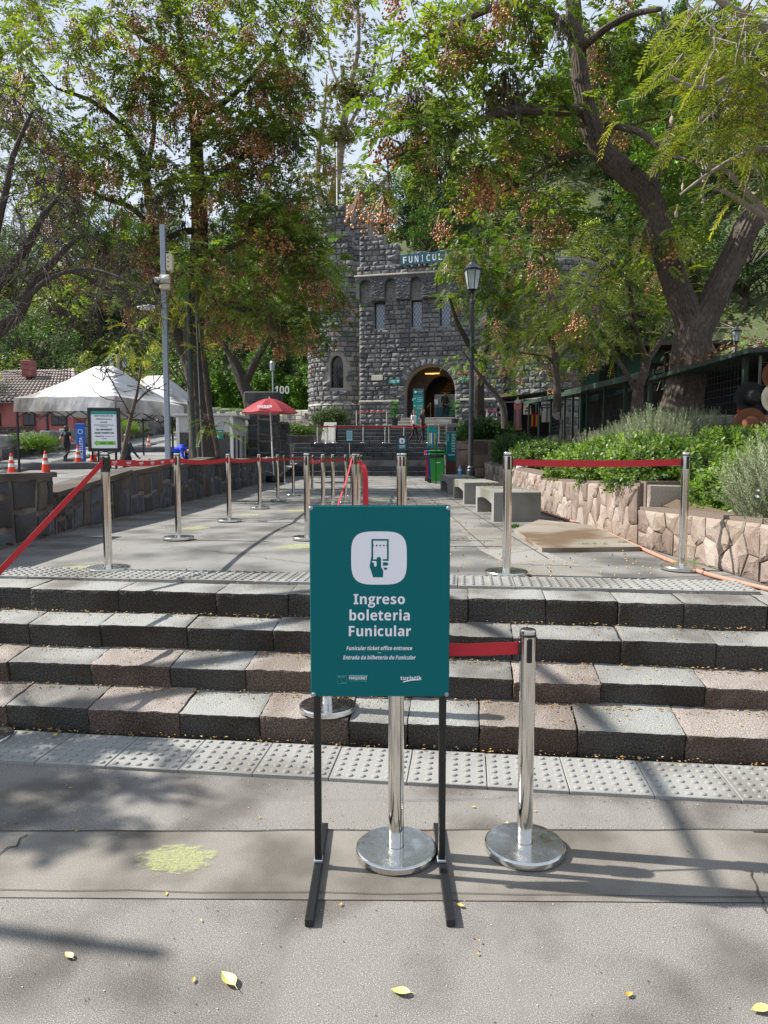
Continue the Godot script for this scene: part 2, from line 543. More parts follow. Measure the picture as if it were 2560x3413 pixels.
	M.umbrella_red.backlight = Color(0.3, 0.2, 0.2)
	mat("totem_brown", S(74, 40, 34), 0.6)
	mat("banner_pale", S(150, 206, 216), 0.5)
	mat("cream_box", S(206, 198, 174), 0.6)
	mat("banner_blue", S(22, 94, 190), 0.5)
	mat("wood", S(150, 112, 72), 0.7)
	mat("dark_wood", S(44, 38, 34), 0.7)
	mat("dark_cloth", S(26, 26, 30), 0.85)
	mat("room_dark", S(58, 54, 50), 0.9)
	mat("stall_green", S(34, 52, 43), 0.6)
	mat("stall_roof", S(46, 66, 56), 0.55)
	mat("green_wall", S(20, 64, 48), 0.7)
	mat("ochre", S(206, 184, 120), 0.8)
	mat("yellow", S(206, 168, 40), 0.6)
	mat("box_card", S(178, 130, 76), 0.8)
	mat("box_grey", S(168, 172, 180), 0.5)
	mat("felt_black", S(22, 22, 24), 0.8)
	mat("felt_brown", S(118, 72, 48), 0.85)
	mat("felt_cream", S(226, 216, 190), 0.85)
	mat("cloth_white", S(224, 222, 220), 0.85)
	mat("cloth_grey", S(112, 112, 118), 0.85)
	mat("cloth_pink", S(198, 120, 124), 0.85)
	mat("cloth_red", S(176, 46, 30), 0.85)
	mat("cloth_wine", S(112, 48, 46), 0.85)
	mat("water_blue", S(60, 160, 226), 0.2)
	mat("window_glass", S(120, 136, 160), 0.08, 0.0)
	M.window_glass.metallic_specular = 0.9
	mat("dark_glass", S(22, 25, 28), 0.06)
	mat("lead", S(40, 42, 46), 0.6)
	var g: StandardMaterial3D = mat("lamp_glass", Color(0.82, 0.88, 0.88, 0.45), 0.2)
	g.transparency = BaseMaterial3D.TRANSPARENCY_ALPHA
	g = mat("clear_glass", Color(0.9, 0.95, 0.95, 0.15), 0.05)
	g.transparency = BaseMaterial3D.TRANSPARENCY_ALPHA
	g = mat("lamp_glow", S(255, 196, 110), 0.5)
	g.emission_enabled = true
	g.emission = S(255, 176, 90)
	g.emission_energy_multiplier = 1.2
	g = mat("spray_paint", S(178, 184, 124), 0.9)
	g.transparency = BaseMaterial3D.TRANSPARENCY_ALPHA
	var sp := Image.create(256, 256, false, Image.FORMAT_RGBA8)
	var f1 := noise(77, 0.02, 3)
	var f2 := noise(78, 0.33, 2)
	for y in 256:
		for x in 256:
			var d := Vector2(x - 128, y - 128).length() / 128.0
			var k := f1.get_noise_2d(x, y)
			var a := smoothstep(0.86 + k * 0.35, 0.55 + k * 0.35, d) * clampf(0.42 + 0.7 * f2.get_noise_2d(x, y) + rnd(-0.35, 0.35) + 0.25 * f1.get_noise_2d(x * 3 + 900, y * 3), 0.0, 1.0)
			sp.set_pixel(x, y, Color(1, 1, 1, a))
	g.albedo_texture = ImageTexture.create_from_image(sp)
	g = mat("skin_and_cloth", Color.WHITE, 0.8)
	g.vertex_color_use_as_albedo = true
	g = mat("hair_dark", S(26, 21, 19), 0.5)
	leafy("leaf", 0.42)
	leafy("leaf_matt", 0.65, Color(0.55, 0.6, 0.4))
	g = mat("berry", Color.WHITE, 0.45)
	g.vertex_color_use_as_albedo = true
	for k in ["window_glass"]:
		M[k].clearcoat_enabled = true

# ---------------------------------------------------------------- the ground
func sheet(mb: MB, p: Array) -> void:
	for i in range(1, p.size() - 1):
		mb.face([p[0], p[i], p[i + 1]], p[0] - Vector3(0, 1, 0))

# a rough line on the ground: crack or cut
func crackline(mb: MB, p: Array, w: float) -> void:
	for i in p.size() - 1:
		var a: Vector3 = p[i]
		var b: Vector3 = p[i + 1]
		var s: Vector3 = (b - a).cross(Vector3.UP).normalized() * w / 2
		sheet(mb, [a - s, a + s, b + s, b - s])

func wander(a: Vector3, b: Vector3, n: int, amp: float) -> Array:
	var p := []
	for i in n + 1:
		var q := a.lerp(b, float(i) / n)
		if i > 0 and i < n:
			q += Vector3(rnd(-amp, amp), 0, rnd(-amp, amp))
		p.append(q)
	return p

# the line of the stairs: further away on the left
func stair_z(x: float, at_centre: float) -> float:
	return at_centre + 0.118 * x

func street_level(z: float) -> float:
	return clampf(0.88 + 0.08 * (-z - 27.6), 0.0, 6.0)

func ground() -> void:
	var mb := MB.new()
	sheet(mb, [Vector3(-500, -0.12, 60), Vector3(500, -0.12, 60), Vector3(500, -0.12, -700), Vector3(-500, -0.12, -700)])
	setting("ground", mb.mesh(), M.soil)
	mb = MB.new()
	sheet(mb, [Vector3(-9, 0, 6), Vector3(9, 0, 6), Vector3(9, 0, stair_z(9, -3.9)), Vector3(-9, 0, stair_z(-9, -3.9))])
	setting("plaza_pavement", mb.mesh(), M.asphalt)
	mb = MB.new()
	sheet(mb, [Vector3(-9, 0.004, -2.98), Vector3(-9, 0.004, -2.62), Vector3(9, 0.004, -2.42), Vector3(9, 0.004, -3.06)])
	setting("pavement_band", mb.mesh(), M.asphalt_band)
	mb = MB.new()
	crackline(mb, wander(Vector3(-6, 0.008, -2.98), Vector3(6, 0.008, -3.04), 60, 0.006), 0.006)
	crackline(mb, wander(Vector3(-6, 0.008, -2.65), Vector3(6, 0.008, -2.46), 50, 0.008), 0.0035)
	crackline(mb, wander(Vector3(-1.55, 0.0085, -2.97), Vector3(-1.62, 0.0085, -2.66), 8, 0.02), 0.007)
	crackline(mb, wander(Vector3(1.46, 0.0085, -2.7), Vector3(1.36, 0.0085, -2.3), 8, 0.02), 0.006)
	crackline(mb, wander(Vector3(1.62, 0.0085, -3.0), Vector3(2.3, 0.0085, -3.2), 8, 0.03), 0.012)
	for k in 5:
		var a: Vector3 = [Vector3(-1.56, 0.745, -6.59), Vector3(-2.22, 0.745, -6.92), Vector3(-1.58, 0.745, -8.96), Vector3(0.37, 0.745, -11.13), Vector3(0.75, 0.745, -6.01)][k]
		crackline(mb, wander(a, a + Vector3(rnd(0.5, 1.1), 0, rnd(-0.5, 0.3)), 14, 0.035), 0.009)
	for k in 4:
		var a := Vector3(rnd(-2.6, 2.4), 0.0062, rnd(-2.4, -1.1))
		if k > 1: a = Vector3(rnd(-2.6, 2.4), 0.0062, rnd(-3.3, -3.1))
		crackline(mb, wander(a, a + Vector3(rnd(0.5, 1.1) * [-1, 1][k % 2], 0, rnd(-0.3, 0.3)), 22, 0.009), rnd(0.0015, 0.003))
	for k in 8:
		var a := Vector3(rnd(-3.2, 2.0), 0.7405, rnd(-14, -6))
		crackline(mb, wander(a, a + Vector3(rnd(0.9, 1.9) * [-1, 1][k % 2], 0, rnd(-1.2, 1.2)), 26, 0.028), 0.007)
	setting("pavement_cracks", mb.mesh(), M.crack)
	# the terrace above the stairs
	mb = MB.new()
	var near := [Vector3(-4.2, 0.735, stair_z(-4.2, -5.3)), Vector3(3.2, 0.735, stair_z(3.2, -5.3))]
	var q := [near[0], near[1], Vector3(3.2, 0.735, -30.9), Vector3(-4.6, 0.735, -33.0)]
	sheet(mb, [q[0], q[1], q[2], Vector3(0, 0.735, -33.0), q[3]])
	mb.quad(Vector3(3.2, 0.735, -30.9), Vector3(6, 0.735, -33), Vector3(0, 0.735, -33.0), Vector3(0, 0.73, -32.9))
	setting("terrace_pavement", mb.mesh(), M.terrace_asphalt)
	mb = MB.new()
	sheet(mb, [Vector3(0.93, 0.739, -6.86), Vector3(1.16, 0.739, -5.01), Vector3(1.69, 0.739, -5.12), Vector3(1.39, 0.739, -8.46), Vector3(1.09, 0.739, -9.78), Vector3(0.96, 0.739, -11.2)])
	setting("pavement_strip", mb.mesh(), M.rough_concrete)
	# joints of the paving by the benches
	mb = MB.new()
	for x in [0.62, 1.02, 1.46]:
		crackline(mb, wander(Vector3(x, 0.744, -6.2 - 1.6 * (1.5 - x)), Vector3(x * 0.95, 0.744, -28), 30, 0.01), 0.012)
	for k in 14:
		var z := -7.0 - k * 0.8 - k * k * 0.05
		crackline(mb, wander(Vector3(0.62, 0.7445, z), Vector3(1.5, 0.7445, z + 0.1), 5, 0.01), 0.012)
	setting("pavement_joints", mb.mesh(), M.crack)
	# low slab by the planter wall
	mb = MB.new()
	var sl := PackedVector2Array()
	for p in [Vector3(1.56, 0.78, -8.45), Vector3(1.5, 0.78, -6.69), Vector3(2.47, 0.78, -6.79), Vector3(2.62, 0.78, -8.96), Vector3(2.14, 0.78, -9.75)]:
		sl.append(Vector2(p.x, -p.z))
	mb.prism(sl, 0.06, Transform3D(Basis(Vector3.RIGHT, Vector3(0, 0, -1), Vector3.UP), Vector3(0, 0.72, 0)))
	setting("pavement_slab", mb.mesh(), M.slab_concrete)
	# sprayed queue marks
	for s: Array in [[Vector3(-0.85, 0.008, -2.79), 0.27, 0.17], [Vector3(-2.48, 0.741, -5.71), 0.25, 0.18], [Vector3(-0.85, 0.741, -7.13), 0.32, 0.2], [Vector3(-2.41, 0.741, -8.94), 0.28, 0.2], [Vector3(-2.08, 0.741, -11), 0.26, 0.2], [Vector3(-1.47, 0.741, -11.85), 0.26, 0.22], [Vector3(-0.07, 0.741, -15.22), 0.3, 0.3]]:
		var spot := QuadMesh.new()
		spot.size = Vector2(s[1], s[2]) * (1.5 if marks == 0 else 2.2)
		spot.orientation = PlaneMesh.FACE_Y
		var at: Vector3 = s[0]
		solo("painted_mark", spot, M.spray_paint, ["large worn yellow-green spot sprayed on the lower pavement left of the sign", "worn pale green spot beside the stanchion that carries the ticket notice", "pale green spot under the middle queue's nearest stanchion", "narrow pale green spot right of the second left-queue stanchion", "pale green spot near the left queue's third stanchion", "pale green spot far between the two queue rows", "pale worn spot by the far stanchion group right of centre"][marks], "painted mark", at, 0.4 * marks)
		marks += 1

var marks := 0

# a worn stone block: rounded arrises, uneven faces
func block(size: Vector3, seg: Vector3i, r: float, amp: float, freq: float, seed_: int, side_shade := 1.0) -> ArrayMesh:
	var f := noise(seed_, freq, 3)
	var st := SurfaceTool.new()
	st.begin(Mesh.PRIMITIVE_TRIANGLES)
	var face := SurfaceTool.new()
	face.begin(Mesh.PRIMITIVE_TRIANGLES)
	var h := size / 2
	var place := func(p: Vector3) -> Vector3:
		var inner := p.clamp(-(h - Vector3.ONE * r), h - Vector3.ONE * r)
		var d := p - inner
		var q := p
		if d.length() > 0.0001:
			q = inner + d.normalized() * r
			var k := d / r
			if absf(k.x) + absf(k.y) + absf(k.z) < 1.001:
				q = p
		var o := Vector3(f.get_noise_3dv(q * 10.0 + Vector3(7, 3, 9)), f.get_noise_3dv(q * 10.0), f.get_noise_3dv(q * 10.0 + Vector3(31, 17, 5)))
		return q + o * amp
	var sides := [[Vector3.RIGHT, Vector3.UP, Vector3.BACK, seg.x, seg.y], [Vector3.LEFT, Vector3.UP, Vector3.FORWARD, seg.x, seg.y], [Vector3.RIGHT, Vector3.FORWARD, Vector3.UP, seg.x, seg.z], [Vector3.FORWARD, Vector3.UP, Vector3.RIGHT, seg.z, seg.y], [Vector3.BACK, Vector3.UP, Vector3.LEFT, seg.z, seg.y]]
	for s in sides:
		for i in s[3]:
			for j in s[4]:
				var c := []
				for k in [[i, j], [i + 1, j], [i + 1, j + 1], [i, j + 1]]:
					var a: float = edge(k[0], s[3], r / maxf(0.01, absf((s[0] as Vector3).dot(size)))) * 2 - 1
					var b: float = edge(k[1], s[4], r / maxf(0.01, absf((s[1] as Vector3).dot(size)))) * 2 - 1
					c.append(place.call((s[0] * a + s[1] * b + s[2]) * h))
				var worn: bool = side_shade >= 1.0 or (s[2] as Vector3).y > 0.5  # tops keep the base surface, other faces take the shade-darkened one
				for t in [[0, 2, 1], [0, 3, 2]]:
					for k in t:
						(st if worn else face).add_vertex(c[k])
	st.index()
	st.generate_normals()
	if side_shade >= 1.0:
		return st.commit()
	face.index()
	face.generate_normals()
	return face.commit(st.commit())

# a narrow strip at both ends, so that only the arrises are rounded
func edge(i: int, n: int, rim: float) -> float:
	if n < 4:
		return float(i) / n
	if i == 0 or i == n:
		return 0.0 if i == 0 else 1.0
	return lerpf(rim, 1.0 - rim, float(i - 1) / (n - 2))

func stone_steps() -> void:
	var steps := tag(named(Node3D.new(), "stone_stairs"), "", "", "", "structure")
	var low := MB.new()
	sheet(low, [Vector3(-6, 0.02, stair_z(-6, -3.98)), Vector3(6, 0.02, stair_z(6, -3.98)), Vector3(6, 0.02, stair_z(6, -5)), Vector3(-6, 0.02, stair_z(-6, -5))])
	part(steps, "bed", low.mesh(), M.black_gap)
	var turn := -atan(0.118)
	# front edge at the centre line, top, depth of the tread, then boundaries of the stones along x, and their kinds
	var rows := [
		[-3.90, 0.0, 0.155, 0.36, [-3.4, -2.75, -2.28, -1.76, -1.2, -0.72, -0.2, 0.13, 0.53, 1.06, 1.62, 2.3, 2.9, 3.5], "gpgpgpggpgpgg"],
		[-4.18, 0.17, 0.335, 0.36, [-3.5, -2.9, -2.42, -1.86, -1.34, -0.86, -0.38, 0.16, 0.76, 1.26, 1.84, 2.36, 2.9, 3.5], "gpgpgpggpgpgg"],
		[-4.43, 0.36, 0.525, 0.36, [-3.5, -2.95, -2.4, -1.9, -1.3, -0.72, -0.16, 0.3, 0.8, 1.45, 2.0, 2.6, 3.3], "ggggggggggg."],
		[-4.66, 0.55, 0.718, 0.42, [-3.6, -3.05, -2.5, -1.85, -1.15, -0.65, 0.0, 0.55, 1.05, 1.5, 1.9, 2.4, 3.0, 3.6], "gggggggggggg."],
	]
	var idx := 0
	for r in rows:
		for i in r[4].size() - 1:
			var a: float = r[4][i]
			var b: float = r[4][i + 1]
			var w := (b - a) / cos(turn) - 0.005
			var h: float = r[2] - r[1] + 0.04
			var pink: bool = r[5][mini(i, r[5].length() - 1)] == "p"
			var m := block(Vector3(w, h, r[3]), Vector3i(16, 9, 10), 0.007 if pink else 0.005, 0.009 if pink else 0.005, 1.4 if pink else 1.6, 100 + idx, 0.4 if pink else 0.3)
			var x := (a + b) / 2
			var tilt := rnd(0.13, 0.17) if r[3] < 0.4 else rnd(0.03, 0.05)
			var bas := Basis(Vector3.UP, turn) * Basis(Vector3.RIGHT, tilt) * Basis(Vector3.BACK, rnd(-0.008, 0.008))
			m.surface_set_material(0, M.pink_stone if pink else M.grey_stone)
			m.surface_set_material(1, M.shaded_hewn_pink if pink else M.shaded_hewn_grey)  # risers: rough stone with shade painted into its colour
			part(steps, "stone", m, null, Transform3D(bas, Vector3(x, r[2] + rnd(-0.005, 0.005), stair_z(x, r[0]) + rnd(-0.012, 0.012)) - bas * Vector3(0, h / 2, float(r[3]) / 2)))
			idx += 1
	# bands of studded tactile tiles
	var mb := MB.new()
	mb.cbox(Vector3(0, 0.006, 0), Vector3(0.3955, 0.028, 0.3955), 0.003)
	for i in 6:
		for j in 6:
			mb.lathe([Vector2(0.0175, 0.019), Vector2(0.0165, 0.024), Vector2(0.0125, 0.0285), Vector2(0.0, 0.0300)], 10, Transform3D(Basis.IDENTITY, Vector3((i - 2.5) * 0.065, 0, (j - 2.5) * 0.065)))
	var tile := mb.mesh()
	for band in [["tactile_paving", -3.66, 0.0], ["tactile_paving", -5.14, 0.735]]:
		var t := tag(named(Node3D.new(), band[0]), "", "", "", "structure")
		for i in range(-9, 10):
			var x := i * 0.397 - 0.06
			if band[2] > 0.5 and (x > 2.7 or x < -3.7):
				continue
			part(t, "tile", tile, M.tactile, Transform3D(Basis(Vector3.UP, turn + rnd(-0.004, 0.004)), Vector3(x, band[2] + rnd(-0.002, 0.003), stair_z(x, band[1]))))

# ---------------------------------------------------------------- low walls
# outlines of stones that fill a rectangle: uneven columns, each split into stones
func outlines(w: float, h: float, cw0: float, cw1: float, split: float) -> Array:
	var out := []
	var x := 0.0
	var last := []
	while x < w - 0.02:
		var x1 := minf(x + rnd(cw0, cw1), w)
		if w - x1 < cw0 * 0.6:
			x1 = w
		var n := maxi(1, int(round(h / split + rnd(-0.6, 0.6))))
		var ys := [0.0]
		for i in range(1, n):
			ys.append(h * (i + rnd(-0.28, 0.28)) / n)
		ys.append(h)
		var lean := rnd(-0.2, 0.2) * (x1 - x) if x1 < w else 0.0
		for i in n:
			var l0: float = lerpf(x, x + (last[0] if last.size() else 0.0), ys[i] / h)
			var l1: float = lerpf(x, x + (last[0] if last.size() else 0.0), ys[i + 1] / h)
			var r0: float = lerpf(x1, x1 + lean, ys[i] / h)
			var r1: float = lerpf(x1, x1 + lean, ys[i + 1] / h)
			var d := rnd(-0.03, 0.03)
			var p := PackedVector2Array([Vector2(l0, ys[i]), Vector2(r0, ys[i]), Vector2(r1, ys[i + 1] + (d if i < n - 1 else 0.0)), Vector2(l1, ys[i + 1])])
			out.append(p)
		last = [lean]
		x = x1
	return out


# irregular stones: cells of a jittered grid of points, each clipped against its neighbours
func rubble(w: float, h: float, cw: float, ch: float) -> Array:
	var pts := []
	var nx := maxi(1, int(round(w / cw)))
	var ny := maxi(1, int(round(h / ch)))
	for i in nx:
		for j in ny:
			pts.append(Vector2((i + 0.5 + rnd(-0.36, 0.36)) * w / nx, (j + 0.5 + (0.25 if i % 2 else -0.25) * float(ny > 1) + rnd(-0.3, 0.3)) * h / ny))
	var out := []
	var squash := Vector2(1.0, cw / ch)
	for a: Vector2 in pts:
		var poly := PackedVector2Array([Vector2(0, 0), Vector2(w, 0), Vector2(w, h), Vector2(0, h)])
		for b: Vector2 in pts:
			if b == a or absf(b.x - a.x) > cw * 3.0:
				continue
			var d := (b - a) * squash * squash
			var m := (a + b) / 2
			var cut := PackedVector2Array()
			for k in poly.size():
				var p := poly[k]
				var q := poly[(k + 1) % poly.size()]
				var sp := (p - m).dot(d)
				var sq := (q - m).dot(d)
				if sp <= 0: cut.append(p)
				if (sp < 0) != (sq < 0) and absf(sp - sq) > 1e-9:
					cut.append(p.lerp(q, sp / (sp - sq)))
			poly = cut
			if poly.size() < 3: break
		if poly.size() >= 3:
			var tidy := PackedVector2Array()
			for k in poly.size():
				if poly[k].distance_to(poly[(k + 1) % poly.size()]) > 0.025: tidy.append(poly[k])
			if tidy.size() >= 3: out.append(tidy)
	return out

# a stone-faced wall from a to b with its face to the left of that direction
func faced_wall(root: Node3D, a: Vector3, b: Vector3, h0: float, h1: float, thick: float, kinds: Array, cw0: float, cw1: float, split: float, joint: float, proud: float, core: Material, cap: Material = null, wild := false) -> void:
	var d := b - a
	var len := Vector3(d.x, 0, d.z).length()
	var ux := Vector3(d.x, 0, d.z).normalized()
	var uz := ux.cross(Vector3.UP)
	var xf := Transform3D(Basis(ux, Vector3.UP, uz), a)
	var prof := PackedVector2Array([Vector2(0, -0.3), Vector2(len, -0.3), Vector2(len, h1), Vector2(0, h0)])
	var mb := MB.new()
	mb.prism(prof, thick, xf.translated_local(Vector3(0, 0, -thick)))
	part(root, "mortar_core", mb.mesh(), core)
	for side in [0]:
		var hm := maxf(0.3, (h0 + h1) / 2)
		for p in (rubble(len, 1.0, (cw0 + cw1) / 2, split / hm) if wild else outlines(len, 1.0, cw0, cw1, split / hm)):
			var q := PackedVector2Array()
			for e in p:
				q.append(Vector2(e.x, e.y * (lerpf(h0, h1, e.x / len) - 0.03) + 0.0))
			var s := MB.new()
			s.cell(q, rng, proud * rnd(0.6, 1.4), 0.03 if wild else 0.018, joint, 0.012, Transform3D(), 0.006 if wild else 0.004)
			var f := xf
			part(root, "stone", s.mesh(), M[kinds[rng.randi() % kinds.size()]], f)
	if cap:
		var c := MB.new()
		var cp := PackedVector2Array([Vector2(-0.02, h0 - 0.025), Vector2(len + 0.02, h1 - 0.025), Vector2(len + 0.02, h1 + 0.03), Vector2(-0.02, h0 + 0.03)])
		c.prism(cp, thick + 0.07, xf.translated_local(Vector3(0, 0, -thick - 0.025)))
		part(root, "cap", c.mesh(), cap)

func left_wall() -> void:
	var k := ["dark_stone", "dark_stone", "dark_stone_warm", "blue_stone", "blue_stone"]
	var secs := [[-5.05, -8.15, 0.73, 0.70], [-8.2, -10.75, 0.47, 0.68], [-10.8, -12.95, 0.66, 0.76], [-13.0, -16.6, 0.70, 0.86], [-16.65, -21.5, 0.72, 0.82], [-21.55, -30.6, 0.75, 0.9]]
	var names := ["flat-topped end section nearest the stone stairs", "sloping second section behind the ticket notice", "sloping third section beside the second queue stanchion", "fourth section in front of the tree trunk", "fifth section in front of the ticket booth", "last section that ends at the gate pillar by the umbrella"]
	for i in secs.size():
		var s: Array = secs[i]
		var w := thing("stone_wall", "low wall of dark mortared stone, " + names[i], "wall", Vector3.ZERO, 0.0, "sections of the dark wall along the queue")
		faced_wall(w, Vector3(-3.74 - 0.02 * (-s[0] - 5), 0.735, s[0]), Vector3(-3.74 - 0.02 * (-s[1] - 5), 0.735, s[1]), s[2], s[3], 0.34, k, 0.2, 0.5, 0.34, 0.04, 0.016, M.mortar, M.dark_stone_warm)
	var e := thing("stone_wall", "dark stone cheek wall at the left end of the lower stairs", "wall")
	faced_wall(e, Vector3(-3.74, 0.0, -4.3), Vector3(-3.74, 0.0, -5.04), 1.2, 1.45, 0.34, k, 0.2, 0.4, 0.3, 0.014, 0.03, M.mortar, M.mortar)

func right_wall() -> void:
	var k := ["rose_stone", "rose_stone", "rose_stone_dark", "rose_stone_pale"]
	var secs := [["low rose stone planter wall in front of the rosemary at the right edge", Vector3(2.88, 0.735, -3.6), Vector3(2.74, 0.735, -5.1), 0.46, 0.46], ["rose stone planter wall behind the right belt stanchion, orange hose at its foot", Vector3(2.74, 0.735, -5.12), Vector3(2.62, 0.735, -7.25), 0.46, 0.4], ["taller rose stone planter wall of upright stones behind the nearest bench", Vector3(2.62, 0.735, -7.27), Vector3(2.66, 0.735, -11.9), 0.64, 0.55], ["rose stone planter wall beside the two farther benches", Vector3(2.66, 0.735, -11.92), Vector3(2.78, 0.735, -19.5), 0.62, 0.75]]
	for s in secs:
		var w := thing("planter_wall", s[0], "wall", Vector3.ZERO, 0.0, "sections of the rose stone planter wall")
		faced_wall(w, s[2], s[1], s[4], s[3], 0.32, k, 0.15, 0.25, 0.24, 0.006, 0.026, M.rose_joint, null, true)
	var b := thing("planter_wall", "square rose stone pier where the planter wall steps up", "wall")
	faced_wall(b, Vector3(2.66, 0.735, -7.2), Vector3(3.3, 0.735, -7.2), 0.66, 0.66, 0.4, k, 0.34, 0.66, 0.6, 0.012, 0.03, M.rose_joint)
	var mb := MB.new()
	sheet(mb, [Vector3(2.8, 1.1, -3.2), Vector3(30, 1.3, -3.2), Vector3(30, 1.5, -60), Vector3(5, 1.4, -36), Vector3(2.85, 1.3, -19.6), Vector3(2.95, 1.22, -7.2)])
	setting("planting_bed_ground", mb.mesh(), M.soil)
	# hose
	mb = MB.new()
	var p := []
	var r := []
	for q in [Vector3(2.55, 0.755, -12.18), Vector3(2.56, 0.755, -11.01), Vector3(2.59, 0.755, -9.89), Vector3(2.7, 0.757, -9.52), Vector3(2.61, 0.757, -8.3), Vector3(2.54, 0.757, -7.31), Vector3(2.47, 0.757, -6.38), Vector3(2.45, 0.757, -5.83), Vector3(2.46, 0.757, -5.34), Vector3(2.52, 0.757, -5.02), Vector3(2.59, 0.757, -4.74), Vector3(2.74, 0.757, -4.45)]:
		p.append(q)
		r.append(0.018)
	mb.tube(smooth(p, 4), flat_r(smooth(p, 4).size(), 0.017), 8)
	solo("garden_hose", mb.mesh(), M.orange_hose, "orange hose lying along the foot of the rose stone wall", "hose")

func smooth(p: Array, n: int) -> Array:
	var out := []
	for i in p.size() - 1:
		var a: Vector3 = p[maxi(i - 1, 0)]
		var d: Vector3 = p[mini(i + 2, p.size() - 1)]
		for k in n:
			out.append((p[i] as Vector3).cubic_interpolate(p[i + 1], a, d, float(k) / n))
	out.append(p[p.size() - 1])
	return out

func smooth_r(r: Array, n: int) -> Array:
	var out := []
	for i in r.size() - 1:
		for k in n:
			out.append(lerpf(r[i], r[i + 1], float(k) / n))
	out.append(r[r.size() - 1])
	return out

func flat_r(n: int, r: float) -> Array:
	var out := []
	out.resize(n)
	out.fill(r)
	return out

# ---------------------------------------------------------------- stairs to the station
func upper_stairs() -> void:
	var k := "stair_stone"
	var s := tag(named(Node3D.new(), "station_stairs"), "", "", "", "structure")
	for i in 7:
		var z := -33.0 - i * 0.36
		var top := 0.735 + (i + 1) * 0.222
		var x := -4.45
		while x < 2.95:
			var w := minf(rnd(0.5, 0.95), 3.0 - x)
			if 3.0 - x - w < 0.3:
				w = 3.0 - x
			var mb := MB.new()
			mb.cbox(Vector3(0, 0, 0), Vector3(w - 0.02, 0.215, 0.5), 0.018)
			part(s, "stone", mb.mesh(), M[k], Transform3D(Basis(Vector3.UP, rnd(-0.006, 0.006)), Vector3(x + w / 2, top - 0.1075 + rnd(-0.004, 0.004), z - 0.25)))
			x += w
	var mb := MB.new()
	mb.box(Vector3(-0.7, 1.0, -34.7), Vector3(7.4, 0.9, 2.6))
	mb.box(Vector3(-0.7, 1.15, -39.0), Vector3(16, 2.26, 7))
	setting("stair_landing", mb.mesh(), M.terrace_asphalt)
	s = tag(named(Node3D.new(), "station_stairs"), "", "", "", "structure")
	for i in 5:
		var z := -38.3 - i * 0.36
		var top := 2.285 + (i + 1) * 0.215
		var x := -2.6
		while x < 3.9:
			var w := minf(rnd(0.5, 0.95), 4.0 - x)
			if 4.0 - x - w < 0.3:
				w = 4.0 - x
			mb = MB.new()
			mb.cbox(Vector3(0, 0, 0), Vector3(w - 0.02, 0.205, 0.5), 0.018)
			part(s, "stone", mb.mesh(), M[k], Transform3D(Basis(Vector3.UP, rnd(-0.006, 0.006)), Vector3(x + w / 2, top - 0.1075, z - 0.25)))
			x += w
	mb = MB.new()
	mb.box(Vector3(2, 2.35, -46.0), Vector3(24, 2.0, 12.0))
	setting("station_platform", mb.mesh(), M.terrace_asphalt)
	# sloping cheek left of the upper flight
	var c := thing("stair_cheek", "pale sloping stone cheek at the left of the upper stairs", "wall")
	mb = MB.new()
	var p := PackedVector2Array([Vector2(0, 0), Vector2(2.4, 1.25), Vector2(2.4, -0.1), Vector2(0, -0.1)])
	mb.prism(p, 0.7, Transform3D(Basis(Vector3(0, 0, -1), Vector3.UP, Vector3.RIGHT), Vector3(-3.35, 2.29, -37.6)))
	part(c, "slope", mb.mesh(), M.castle_mortar)
	# planter right of the lower flight
	c = thing("planter_wall", "square planter of big reddish stones at the right end of the lower stairs", "wall")
	faced_wall(c, Vector3(3.1, 0.735, -30.9), Vector3(5.8, 0.735, -30.9), 1.62, 1.62, 0.4, ["rose_stone_dark", "dark_stone_warm", "rose_stone_dark"], 0.5, 0.95, 0.55, 0.02, 0.04, M.mortar)
	faced_wall(c, Vector3(3.1, 0.735, -37.0), Vector3(3.1, 0.735, -30.9), 1.62, 1.62, 0.4, ["rose_stone_dark", "dark_stone_warm"], 0.5, 0.95, 0.55, 0.02, 0.04, M.mortar)
	mb = MB.new()
	mb.box(Vector3(5.4, 1.6, -34.2), Vector3(4.2, 1.4, 6.0))
	setting("planting_bed_ground", mb.mesh(), M.soil)
	# walls left of the lower flight, and the gate pillar
	c = thing("gate_pillar", "tall dark stone gate pillar with a capping block behind the red umbrella", "pillar", Vector3(-5.2, 0.6, -31.0))
	stone_post(c, 1.25, 3.35, 0.95)
	part(c, "cap", bx(Vector3(1.5, 0.42, 1.2), 0.05, Vector3(0, 3.58, 0)), M.dark_stone)
	var gl := MB.new()
	gl.tube([Vector3(0.4, 3.8, 0), Vector3(0.4, 4.75, 0)], [0.035, 0.035], 8)
	part(c, "lamp_pole", gl.mesh(), M.galvanised)
	gl = MB.new()
	gl.lathe([Vector2(0.0, 0), Vector2(0.1, 0.02), Vector2(0.12, 0.35), Vector2(0.08, 0.42), Vector2(0, 0.43)], 12, Transform3D(Basis.IDENTITY, Vector3(0.4, 4.7, 0.05)))
	part(c, "lamp_head", gl.mesh(), M.galvanised)
	c = thing("gate_pillar", "lower stone pillar joined to the left end of the stairs", "pillar", Vector3(-4.75, 0.6, -32.6))
	stone_post(c, 0.8, 2.6, 0.8)
	c = thing("stone_wall", "low rubble wall with shrubs behind, left of the stair landing", "wall")
	faced_wall(c, Vector3(-7.6, 2.0, -36.6), Vector3(-3.6, 2.0, -36.6), 0.75, 0.75, 0.4, ["dark_stone", "dark_stone_warm", "blue_stone"], 0.25, 0.6, 0.35, 0.03, 0.04, M.mortar)

